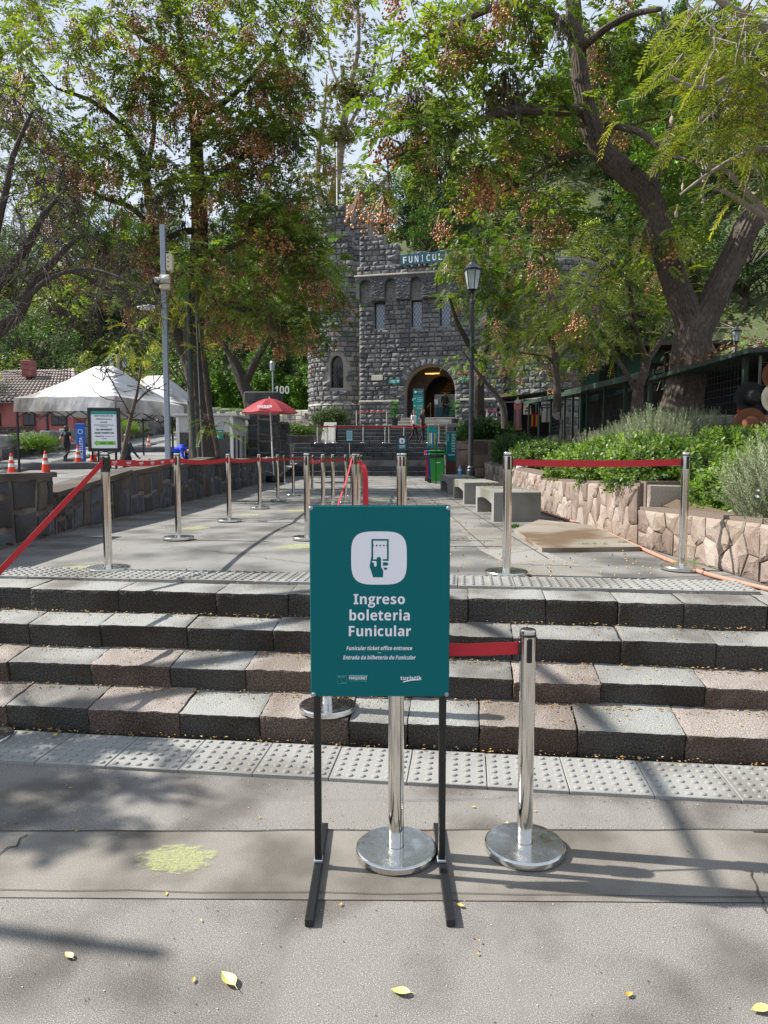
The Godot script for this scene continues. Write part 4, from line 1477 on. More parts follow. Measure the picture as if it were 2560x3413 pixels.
func hill_tree(k: int) -> Node3D:
	var names := ["broadleaf_tree", "dark_broadleaf_tree", "conifer_tree", "light_broadleaf_tree", "half_bare_tree", "broad_crowned_tree"]
	var o := named(Node3D.new(), names[k]) as Node3D
	var cols := [lin(108, 140, 50), lin(56, 84, 38), lin(44, 64, 42), lin(146, 156, 62), lin(120, 108, 88), lin(86, 118, 48)]
	var high: float = [6.5, 7.0, 11.0, 6.5, 6.5, 8.0][k]
	var wide: float = [2.9, 3.2, 1.7, 2.6, 2.7, 3.8][k]
	var tr := MB.new()
	tr.tube([Vector3(0, -1.0, 0), Vector3(0.15, high * 0.3, 0.1), Vector3(-0.1, high * 0.55, 0), Vector3(0.1, high * 0.85, 0.1)], [0.26, 0.2, 0.13, 0.05], 7)
	var mb := MB.new()
	var n: int = [46, 52, 60, 34, 16, 54][k]
	for i in n:
		var d := inball()
		if k != 2: d = d.normalized() * pow(d.length(), 0.45)
		var c := Vector3(d.x * wide, high * 0.6 + d.y * high * 0.38, d.z * wide)
		if k == 2:
			var t := rng.randf()
			var a := rnd(0, TAU)
			c = Vector3(cos(a), 0, sin(a)) * wide * (1.0 - t) * rnd(0.4, 1.0) + Vector3(0, high * (0.12 + 0.86 * t), 0)
		var f := Vector3(rnd(-0.2, 0.2), c.y * 0.62, rnd(-0.2, 0.2))
		tr.tube([f, f.lerp(c, 0.55) + Vector3(0, 0.2, 0), c], [0.07, 0.045, 0.015], 4, false)
		var r := rnd(0.55, 1.05) * (0.7 if k == 2 else 1.0)
		var m: int = 80 if k != 4 else 24
		var tone := rnd(0.75, 1.3)
		for j in m:
			var e := inball()
			mb.col = cols[k] * tone * rnd(0.75, 1.25)
			leaf_quad(mb, c + e * r * Vector3(1.15, 0.75, 1.15), 0.19 if k != 5 else 0.22)
		if k == 4:
			for j in 7:
				var e := inball() * r * 1.6
				tr.tube([c, c + e], [0.02, 0.008], 3, false)
	part(o, "trunk", tr.mesh(), M.bark_dark if k != 4 else M.bark_pale)
	tag(part(o, "crown", mb.mesh(), M.leaf_matt), "", "", "", "stuff")
	return o

# ---------------------------------------------------------------- the street on the left
func left_street() -> void:
	var mb := MB.new()
	var xs := [-4.05, -5.2, -8.0, -11.0, -15.0, -15.2, -18.0, -34.0]
	var dy := [0.0, 0.0, 0.0, 0.0, 0.02, 0.16, 0.2, 0.2]
	var zs := [4.0, -5.0, -12.0, -20.0, -27.0, -34.0, -42.0, -50.0, -58.0, -66.0, -80.0]
	for j in zs.size() - 1:
		for i in xs.size() - 1:
			var q := []
			for t in [[i, j], [i + 1, j], [i + 1, j + 1], [i, j + 1]]:
				q.append(Vector3(xs[t[0]], street_level(zs[t[1]]) - 0.02 + dy[t[0]], zs[t[1]]))
			sheet(mb, q)
	# where the street climbs past the gate pillar
	sheet(mb, [Vector3(-4.06, street_level(-38) - 0.02, -38), Vector3(-4.06, street_level(-66) - 0.02, -66), Vector3(1.0, street_level(-60), -66), Vector3(-3.4, street_level(-40), -42)])
	setting("street", mb.mesh(), M.street_surface)
	mb = MB.new()
	var kb := tag(named(Node3D.new(), "kerb"), "", "", "", "structure")
	for i in 22:
		var z := -14.0 - i * 1.5
		part(kb, "stone", bx(Vector3(0.3, 0.34, 1.46), 0.03, Vector3(-15.1, street_level(z) + 0.0, z - 0.75)), M.castle_stone)
	for s in [["low kerbed island of dark stone behind the running person", Vector3(-13.6, 0, -30.5), 3.6], ["low kerbed island of dark stone at the left edge by the first cone", Vector3(-16.6, 0, -28.6), 2.6], ["low kerbed island of dark stone far up the street", Vector3(-13.0, 0, -40.5), 3.2]]:
		solo("kerb_block", block(Vector3(s[2], 0.36, 0.5), Vector3i(10, 3, 3), 0.06, 0.05, 0.4, 900 + int(s[2] * 10)), M.castle_stone_dark, s[0], "kerb", s[1] + Vector3(0, street_level(s[1].z) + 0.1, 0), 0.25)
	# wall with merlons beyond the street
	var w := thing("crenellated_wall", "rubble wall with square merlons along the far side of the street", "wall")
	for i in 8:
		var z := -24.0 - i * 4.4
		var y := street_level(z)
		faced_wall(w, Vector3(-17.6, y, z), Vector3(-17.6, y + 0.35, z - 4.4), 0.72, 0.72, 0.5, ["castle_stone", "dark_stone_warm", "castle_stone_dark"], 0.4, 0.8, 0.36, 0.03, 0.05, M.castle_mortar)
		for m in 2:
			var zz := z - 1.0 - m * 2.2
			part(w, "merlon", block(Vector3(0.62, 0.62, 1.05), Vector3i(4, 4, 4), 0.06, 0.04, 0.5, 940 + i * 2 + m), M.castle_stone, Transform3D(Basis.IDENTITY, Vector3(-17.85, street_level(zz) + 0.95, zz)))
	# pale wall with merlons and lawn up the ramp, ivy hedge
	w = thing("crenellated_wall", "sunlit pale rubble wall with merlons beside the ramp beyond the umbrella", "wall")
	faced_wall(w, Vector3(-14.6, 4.1, -57.0), Vector3(-3.4, 3.4, -52.5), 1.0, 1.0, 0.5, ["rose_stone", "pale_band", "rough_concrete"], 0.4, 0.9, 0.35, 0.03, 0.05, M.pale_band)
	for i in 8:
		var t := (i + 0.5) / 8.0
		part(w, "merlon", bx(Vector3(0.9, 0.42, 0.6), 0.05, Vector3(-14.6, 5.25, -57.3).lerp(Vector3(-3.4, 4.55, -52.8), t)), M.rough_concrete)
	mb = MB.new()
	sheet(mb, [Vector3(-18, 5.0, -57.4), Vector3(-3.4, 4.5, -52.9), Vector3(-2.0, 6.2, -62), Vector3(-18, 6.4, -64)])
	setting("lawn", mb.mesh(), M.lawn)
	ivy(Vector3(-15.5, 5.6, -62), Vector3(-5.0, 5.4, -58.5), 3.4, "tall clipped ivy hedge on the bank above the lawn", 3400, 0.2)
	var lt := thing("white_letters", "large white lettering partly hidden behind the hedge left of the castle", "letters", Vector3(-8.11, 6.9, -57))
	text(lt, "100", bold, 1.15, Vector3.ZERO, M.white_paint, Basis.IDENTITY, 0.62, 0.0, "numerals")
	# the pink house
	var h := thing("pink_house", "pink plastered house with a grey-brown tiled roof beyond the street", "house", Vector3(-20.0, 2.6, -46.0), -0.12)
	part(h, "wall", bx(Vector3(13, 2.6, 8), 0, Vector3(-6.5, 1.2, -4)), M.pink_plaster)
	var rf := MB.new()
	var ea := [Vector3(-13.6, 2.45, 0.6), Vector3(0.6, 2.45, 0.6), Vector3(-2.2, 5.0, -4), Vector3(-11.2, 5.0, -4), Vector3(0.6, 2.45, -8.6), Vector3(-13.6, 2.45, -8.6)]
	rf.quad(ea[0], ea[1], ea[2], ea[3])
	rf.tri(ea[1], ea[4], ea[2])
	rf.quad(ea[4], ea[5], ea[3], ea[2])
	rf.tri(ea[5], ea[0], ea[3])
	rf.quad(ea[0], ea[5], ea[4], ea[1])
	var roof := part(h, "roof", rf.mesh(), M.roof_tile)
	tag(part(roof, "tiles", tiles(ea[0], ea[1], ea[3], ea[2], 44, 12), M.roof_tile), "", "", "", "stuff")
	var rg := MB.new()
	var hp := []
	for i in 19:
		hp.append(ea[1].lerp(ea[2], i / 18.0) + Vector3(0, 0.08 + 0.03 * (i % 2), 0))
	rg.tube(hp, flat_r(19, 0.13), 6)
	part(roof, "hip_tiles", rg.mesh(), M.rose_stone)
	part(roof, "chimney", bx(Vector3(0.7, 1.1, 0.7), 0.03, Vector3(-4.6, 5.0, -2.6)), M.pink_plaster)
	for q in [[-3.0, 0.84], [-0.95, 1.1], [-5.4, 0.84]]:
		var wn := named(Node3D.new(), "window", h) as Node3D
		wn.position = Vector3(q[0], 1.42, 0.02)
		part(wn, "frame", bx(Vector3(q[1], 0.82, 0.08), 0.02), M.dark_wood)
		for s in [-1, 1]:
			part(wn, "pane", bx(Vector3(q[1] * 0.42, 0.66, 0.04), 0, Vector3(s * q[1] * 0.225, 0, 0.035)), M.dark_glass)
	var lean := MB.new()
	lean.quad(Vector3(-9, 0.3, 1.3), Vector3(-2.2, 0.3, 1.3), Vector3(-2.7, 0.85, 0.1), Vector3(-9, 0.85, 0.1))
	lean.tri(Vector3(-2.2, 0.3, 1.3), Vector3(-2.2, 0.3, 0.1), Vector3(-2.7, 0.85, 0.1))
	var lr := part(h, "porch_roof", lean.mesh(), M.roof_tile)
	tag(part(lr, "tiles", tiles(Vector3(-9, 0.3, 1.3), Vector3(-2.2, 0.3, 1.3), Vector3(-9, 0.85, 0.1), Vector3(-2.7, 0.85, 0.1), 26, 5), M.rose_stone_dark), "", "", "", "stuff")
	part(h, "down_pipe", bx(Vector3(0.1, 2.4, 0.1), 0, Vector3(-1.75, 1.2, 0.06)), M.dark_iron)

# rows of half-round tiles over a slope given by its corners
func tiles(a: Vector3, b: Vector3, d: Vector3, e: Vector3, nu: int, nv: int) -> ArrayMesh:
	var mb := MB.new()
	for i in nu:
		var u := (i + 0.5) / nu
		var p := a.lerp(b, u)
		var q := d.lerp(e, u)
		for j in nv:
			var s := p.lerp(q, float(j) / nv)
			var t := p.lerp(q, (j + 1.15) / nv)
			mb.tube([s + Vector3(0, 0.075, 0), t + Vector3(0, 0.03, 0)], [0.11, 0.09], 6, false)
	return mb.mesh()

func ivy(a: Vector3, b: Vector3, high: float, label: String, n: int, s: float) -> void:
	var o := thing("hedge", label, "hedge")
	var mb := MB.new()
	for i in 14:
		leaf_quad(mb, inball() * 0.3, s)
	var where := []
	var tints := []
	var len := a.distance_to(b)
	for i in n:
		var t := rng.randf()
		var hh := high * (0.85 + 0.15 * sin(t * 23.0) + 0.1 * sin(t * 61.0))
		var y := rnd(0, hh)
		var p := a.lerp(b, t) + Vector3(rnd(-0.2, 0.2), y, rnd(-0.5, 0.5) + 0.35 * sin(t * 40.0 + y))
		where.append(Transform3D(Basis(Vector3.UP, rnd(0, TAU)) * Basis(Vector3.RIGHT, rnd(-0.6, 0.6)), p))
		tints.append(lin(76, 116, 42).lerp(lin(126, 158, 62), rng.randf()) * rnd(0.7, 1.15))
	many(o, "foliage", mb.mesh(), M.leaf_matt, where, tints)
	part(o, "stems", bx(Vector3(len * 0.96, high * 0.8, 0.4), 0, Vector3(0, 0, 0)), M.bark_dark, Transform3D(Basis(Vector3.UP, -atan2(b.z - a.z, b.x - a.x)), (a + b) / 2 + Vector3(0, high * 0.4, -0.2)))

# ---------------------------------------------------------------- trees and plants
# a pinnate leaf: leaflets in pairs along a drooping stalk
func frond(pairs: int, len: float, leaf: float, wide: float, droop: float, end_leaf := true) -> ArrayMesh:
	var mb := MB.new()
	for i in pairs:
		var t := 0.25 + 0.75 * float(i) / pairs
		var p := Vector3(0, -droop * t * t * len, len * t)
		for s in [-1.0, 1.0]:
			var q: float = leaf * (1.0 - 0.45 * absf(t - 0.5)) * rnd(0.85, 1.15)
			var d := Vector3(s * 0.86, rnd(-0.45, 0.05), 0.5).normalized()
			var w := d.cross(Vector3.UP).normalized() * wide * 0.5
			var mid := p + d * q * 0.45
			var tip := p + d * q + Vector3(0, -0.12 * q, 0)
			mb.tri(p, mid - w + Vector3(0, 0.1 * wide, 0), tip)
			mb.tri(p, tip, mid + w + Vector3(0, 0.1 * wide, 0))
	if end_leaf:
		var p := Vector3(0, -droop * len, len)
		mb.tri(p, p + Vector3(-wide * 0.5, -0.02, leaf * 0.5), p + Vector3(0, -0.05, leaf))
		mb.tri(p, p + Vector3(0, -0.05, leaf), p + Vector3(wide * 0.5, -0.02, leaf * 0.5))
	mb.col = Color(0.9, 0.7, 0.5)
	mb.tube([Vector3.ZERO, Vector3(0, -droop * 0.25 * len, len * 0.5), Vector3(0, -droop * len, len)], [0.004, 0.003, 0.002], 3, false)
	return mb.mesh()

func berry_bunch(n: int, r: float, size: float) -> ArrayMesh:
	var mb := MB.new()
	for i in n:
		var e := inball()
		var p := Vector3(e.x * r, -r * 1.3 + e.y * r * 1.2, e.z * r)
		mb.col = Color.WHITE * rnd(0.6, 1.25)
		mb.ball(p, Vector3.ONE * size * rnd(0.8, 1.2), 3, 5)
		if i % 3 == 0:
			mb.col = Color(0.35, 0.28, 0.25)
			mb.tube([Vector3(e.x * 0.01, 0, 0), Vector3(p.x * 0.5, p.y * 0.5, p.z * 0.6), p], [0.004, 0.003, 0.003], 3, false)
	return mb.mesh()

# a hanging tangle of dead twigs
func twig_bunch(n: int, r: float) -> ArrayMesh:
	var mb := MB.new()
	for i in n:
		var e := inball()
		var a := Vector3(e.x * r * 0.4, 0, e.z * r * 0.4)
		var b := Vector3(e.x * r, -r * rnd(0.8, 2.4), e.z * r)
		mb.col = Color.WHITE * rnd(0.6, 1.2)
		mb.tube([a, a.lerp(b, 0.5) + inball() * r * 0.3, b], [0.008, 0.006, 0.003], 3, false)
	return mb.mesh()

# o: limbs [[points], [radii]], blobs [centre, radii, clusters], leaf meshes, how many per cluster, tints, berries
func grow(called: String, label: String, limbs: Array, blobs: Array, look_: Dictionary) -> Node3D:
	var root := thing(called, label, "tree", Vector3.ZERO, 0.0, look_.get("group", ""))
	var bark: Material = M[look_.get("bark", "bark_dark")]
	var trunk := MB.new()
	var np := PackedVector3Array()
	var nr := PackedFloat32Array()
	for l in limbs:
		var p := smooth(l[0], 5)
		var r := smooth_r(l[1], 5)
		trunk.tube(p, r, look_.get("sides", 16) if r[0] > 0.1 else 8, true, (look_.get("rib", 0.06) if r[0] > 0.07 else 0.0), look_.get("ribs", 7.0), 0.16)
		for i in p.size():
			np.append(p[i])
			nr.append(r[i])
	part(root, "trunk", trunk.mesh(), bark)
	var cl := []
	for b in blobs:
		for i in int(b[2]):
			var e := inball()
			e = e.normalized() * pow(e.length(), 0.7)
			var c: Vector3 = b[0] + e * b[1]
			var best := 1e9
			for j in np.size():
				best = minf(best, np[j].distance_squared_to(c))
			cl.append([best, c, b[3] if b.size() > 3 else 1.0])
	cl.sort_custom(func(a, b): return a[0] < b[0])
	var br := MB.new()
	var sag: float = look_.get("sag", 0.15)
	for q in cl:
		var c: Vector3 = q[1]
		var best := 1e9
		var at := 0
		for j in np.size():
			var d := np[j].distance_squared_to(c) * (1.0 + 0.25 * float(np[j].y > c.y + 0.4))
			if d < best:
				best = d
				at = j
		var a := np[at]
		var len := a.distance_to(c)
		if len < 0.05: continue
		var r0 := minf(nr[at] * 0.65, 0.012 + 0.016 * len)
		var m1 := a.lerp(c, 0.33) + Vector3(0, 0.12 * len, 0) + inball() * 0.1 * len
		var m2 := a.lerp(c, 0.7) + Vector3(0, 0.10 * len, 0) + inball() * 0.1 * len
		var p := smooth([a, m1, m2, c], 2)
		var rr := []
		for i in p.size():
			rr.append(lerpf(r0, 0.007, float(i) / (p.size() - 1)))
		br.tube(p, rr, 5, false)
		for i in range(1, p.size()):
			np.append(p[i])
			nr.append(rr[i])
		for i in int(look_.get("twigs", 4)):
			var e := inball()
			e.y -= sag
			br.tube([c, c + e * 0.3 + Vector3(0, 0.05, 0), c + e * look_.get("spread", 0.55)], [0.007, 0.005, 0.003], 3, false)
	part(root, "branches", br.mesh(), bark)
	# leaves
	var meshes: Array = look_.leaves
	var where := []
	var tints := []
	for m in meshes:
		where.append([])
		tints.append([])
	var bw := []
	var bt := []
	var tw := []
	var tt := []
	var cols: Array = look_.tints
	for q in cl:
		var c: Vector3 = q[1]
		var tone := rnd(0.75, 1.25)
		var base: Color = cols[rng.randi() % cols.size()]
		for i in int(look_.get("per", 14) * q[2] * rnd(0.6, 1.4)):
			var e := inball()
			var p: Vector3 = c + e * Vector3(1, 0.7, 1) * look_.get("spread", 0.55) + Vector3(0, -sag * 0.3, 0)
			var yaw := atan2(e.x, e.z) + rnd(-0.9, 0.9)
			var s := rnd(0.75, 1.25)
			var bas := Basis(Vector3.UP, yaw) * Basis(Vector3.RIGHT, rnd(-0.5, 0.7)) * Basis(Vector3.BACK, rnd(-0.6, 0.6))
			var k := rng.randi() % meshes.size()
			where[k].append(Transform3D(bas.scaled(Vector3.ONE * s), p))
			tints[k].append(base * tone * rnd(0.8, 1.2))
		if rng.randf() < look_.get("berries", 0.0):
			for i in rng.randi_range(1, 3):
				bw.append(Transform3D(Basis(Vector3.UP, rnd(0, TAU)).scaled(Vector3.ONE * rnd(0.8, 1.4)), c + inball() * look_.get("spread", 0.55) * 0.8 + Vector3(0, -0.3, 0) * look_.get("spread", 0.55)))
				bt.append(lin(216, 160, 104).lerp(lin(158, 104, 66), rng.randf()) * rnd(0.8, 1.1))
		if rng.randf() < look_.get("tangles", 0.0):
			tw.append(Transform3D(Basis(Vector3.UP, rnd(0, TAU)).scaled(Vector3.ONE * rnd(0.7, 1.3)), c + inball() * 0.3))
			tt.append(lin(70, 58, 50) * rnd(0.6, 1.1))
	for k in meshes.size():
		many(root, "crown", meshes[k], M[look_.get("leaf", "leaf")], where[k], tints[k])
	if bw.size():
		many(root, "berry_clusters", berries_mesh, M.berry, bw, bt)
	if tw.size():
		many(root, "dead_twigs", tangle_mesh, M.berry, tw, tt)
	return root

var berries_mesh: ArrayMesh
var tangle_mesh: ArrayMesh

func near_trees() -> void:
	berries_mesh = berry_bunch(40, 0.19, 0.018)
	tangle_mesh = twig_bunch(26, 0.3)
	var china := [frond(4, 0.32, 0.135, 0.068, 0.3), frond(3, 0.24, 0.14, 0.075, 0.4), frond(5, 0.36, 0.125, 0.06, 0.2), frond(4, 0.26, 0.11, 0.055, 0.55)]
	var greens := [lin(114, 132, 68), lin(134, 150, 80), lin(94, 114, 58), lin(154, 166, 92)]
	# the big tree left of the terrace
	grow("chinaberry_tree", "tall chinaberry tree with two trunks and brown berry bunches behind the camera pole", [
		[[Vector3(-5.06, 1.33, -20), Vector3(-5.09, 2.24, -20), Vector3(-5.14, 3.01, -20), Vector3(-5.2, 4.03, -20), Vector3(-5.28, 5.04, -20), Vector3(-5.18, 6.05, -20), Vector3(-5.08, 7.04, -20), Vector3(-5.05, 8.03, -20), Vector3(-5.07, 9.01, -20), Vector3(-5.1, 9.87, -20), Vector3(-5.08, 10.62, -19.8), Vector3(-5.16, 11.36, -19.6), Vector3(-5.25, 12.07, -19.4), Vector3(-5.28, 12.87, -19.2), Vector3(-5.22, 14.09, -19)], [0.46, 0.38, 0.34, 0.3, 0.27, 0.25, 0.24, 0.22, 0.2, 0.17, 0.14, 0.12, 0.1, 0.08, 0.05]],
		[[Vector3(-5.14, 3.13, -20), Vector3(-5.51, 4.19, -20.3), Vector3(-6, 5.4, -20.6), Vector3(-6.43, 6.48, -20.8), Vector3(-6.61, 7.57, -21), Vector3(-6.67, 8.48, -21), Vector3(-6.85, 9.77, -21), Vector3(-7.05, 10.45, -20.8), Vector3(-7.33, 10.86, -20.6), Vector3(-7.95, 11.29, -20.2), Vector3(-8.86, 11.55, -20)], [0.22, 0.19, 0.18, 0.17, 0.155, 0.14, 0.12, 0.1, 0.08, 0.06, 0.03]],
		[[Vector3(-5.18, 6.05, -20), Vector3(-4.48, 5.81, -19.5), Vector3(-3.76, 5.53, -19), Vector3(-2.97, 5.16, -18.6), Vector3(-2.23, 5, -18.4)], [0.14, 0.12, 0.1, 0.07, 0.03]],
		[[Vector3(-5.07, 7.79, -20), Vector3(-5.31, 7.63, -19.5), Vector3(-5.54, 7.36, -19), Vector3(-5.79, 7.07, -18.8)], [0.1, 0.09, 0.08, 0.05]],
		[[Vector3(-5.07, 9.01, -20), Vector3(-4.27, 9.15, -19.4), Vector3(-3.46, 9.46, -19), Vector3(-2.68, 9.63, -18.6), Vector3(-1.96, 9.65, -18.4)], [0.1, 0.085, 0.07, 0.05, 0.03]],
		[[Vector3(-5.08, 10.74, -19.8), Vector3(-4.27, 10.6, -19), Vector3(-3.48, 10.97, -18.6), Vector3(-2.86, 11.53, -18.4), Vector3(-2.45, 11.95, -18)], [0.09, 0.08, 0.06, 0.045, 0.03]],
		[[Vector3(-5.1, 10.11, -20), Vector3(-4.78, 10.61, -20.6), Vector3(-4.34, 10.91, -21), Vector3(-3.82, 11.28, -21.4), Vector3(-3.64, 12.02, -21.6)], [0.08, 0.07, 0.06, 0.05, 0.03]],
		[[Vector3(-5.08, 7.04, -20), Vector3(-4.39, 7.09, -19.5), Vector3(-3.61, 7.24, -19), Vector3(-2.83, 7.36, -18.6), Vector3(-2.09, 7.64, -18.4)], [0.1, 0.085, 0.07, 0.05, 0.03]],
		[[Vector3(-6.65, 8.09, -21), Vector3(-7.03, 8.54, -20.4), Vector3(-7.58, 8.65, -20), Vector3(-8.28, 8.87, -19.6), Vector3(-8.98, 8.76, -19)], [0.09, 0.075, 0.06, 0.045, 0.03]],
		[[Vector3(-6.85, 9.77, -21), Vector3(-6.71, 10.83, -21.4), Vector3(-6.75, 11.96, -21.6), Vector3(-7.19, 13.1, -21.8), Vector3(-7.78, 14.24, -22)], [0.08, 0.07, 0.055, 0.04, 0.03]],
		[[Vector3(-5.18, 11.54, -19.5), Vector3(-5.56, 11.74, -19), Vector3(-5.89, 11.97, -18.6), Vector3(-6.25, 11.95, -18)], [0.06, 0.05, 0.04, 0.025]],
	], [
		[Vector3(-8.06, 11.06, -19), Vector3(2.2, 1.9, 2.2), 26], [Vector3(-6.02, 11.96, -19), Vector3(2.4, 2.0, 2.4), 32], [Vector3(-3.58, 11.75, -18.6), Vector3(2.3, 1.9, 2.2), 30], [Vector3(-2.64, 10.54, -18.4), Vector3(0.8, 1.3, 1.5), 12], [Vector3(-2.51, 12.18, -18.4), Vector3(1.0, 1.3, 1.5), 12],
		[Vector3(-8.38, 8.88, -19), Vector3(1.8, 1.3, 2.0), 17], [Vector3(-6.84, 8.3, -19), Vector3(2.3, 1.5, 2.2), 26], [Vector3(-4.76, 9.59, -18.5), Vector3(2.0, 1.5, 2.0), 22], [Vector3(-3.16, 8.5, -18.6), Vector3(1.9, 1.6, 2.0), 24], [Vector3(-2.39, 8.24, -18.5), Vector3(1.1, 1.8, 1.4), 15],
		[Vector3(-6.4, 6.66, -19), Vector3(2.2, 1.1, 2.0), 15, 0.8], [Vector3(-3.31, 6.43, -18.6), Vector3(2.0, 1.6, 1.8), 26], [Vector3(-2.17, 6.28, -18), Vector3(1.1, 1.4, 1.5), 18], [Vector3(-4.55, 7.73, -18), Vector3(2.0, 0.9, 1.0), 10, 0.7], [Vector3(-7.97, 6.77, -19), Vector3(1.6, 0.9, 1.6), 9, 0.8], [Vector3(-2.97, 5.16, -18.6), Vector3(1.9, 0.7, 1.5), 12],
		[Vector3(-5.04, 13.87, -19), Vector3(4.5, 1.6, 3.0), 26], [Vector3(-9.68, 12.86, -20), Vector3(1.6, 1.8, 2.0), 14, 0.8], [Vector3(-9.18, 9.92, -19), Vector3(1.5, 1.2, 1.6), 14], [Vector3(-4.74, 11.17, -19), Vector3(1.6, 1.4, 1.6), 14],
	], {"leaves": china, "tints": greens, "per": 17, "spread": 0.62, "berries": 0.7, "tangles": 0.16, "bark": "bark_dark", "rib": 0.06})
	# the darker tree beside the round tower
	grow("chinaberry_tree", "dark leaning chinaberry tree in front of the round tower, behind the red umbrella", [
		[[Vector3(-6.63, 3.51, -36), Vector3(-6.78, 4.55, -36), Vector3(-7.13, 5.47, -36), Vector3(-7.4, 6.16, -36), Vector3(-7.63, 6.62, -36)], [0.36, 0.32, 0.3, 0.26, 0.2]],
		[[Vector3(-7.04, 5.24, -36), Vector3(-6.35, 6.34, -35.6), Vector3(-5.72, 7.14, -35), Vector3(-5, 8.06, -34), Vector3(-4.42, 8.7, -33)], [0.22, 0.18, 0.15, 0.12, 0.06]],
		[[Vector3(-7.45, 6.27, -36), Vector3(-8.08, 7.3, -36), Vector3(-8.52, 8.21, -36), Vector3(-8.73, 9.34, -36)], [0.16, 0.13, 0.1, 0.05]],
		[[Vector3(-5.72, 7.14, -35), Vector3(-4.57, 7.42, -34), Vector3(-3.58, 7.66, -33), Vector3(-2.65, 7.68, -32)], [0.12, 0.1, 0.08, 0.04]],
	], [[Vector3(-4.84, 8.9, -33), Vector3(2.8, 1.6, 2.2), 30], [Vector3(-3.06, 8.48, -32), Vector3(1.7, 1.5, 1.8), 24], [Vector3(-3.66, 9.88, -32), Vector3(1.4, 1.5, 1.8), 17], [Vector3(-7.38, 8.47, -35), Vector3(2.2, 1.1, 2.0), 16], [Vector3(-3.98, 10.55, -33), Vector3(2.2, 1.6, 2.0), 20], [Vector3(-3.53, 7.06, -32.5), Vector3(1.8, 0.7, 1.5), 10]], {"leaves": china, "tints": [lin(74, 106, 42), lin(90, 122, 48), lin(62, 90, 38)], "per": 15, "spread": 0.8, "berries": 0.8, "tangles": 0.3, "bark": "bark_dark"})
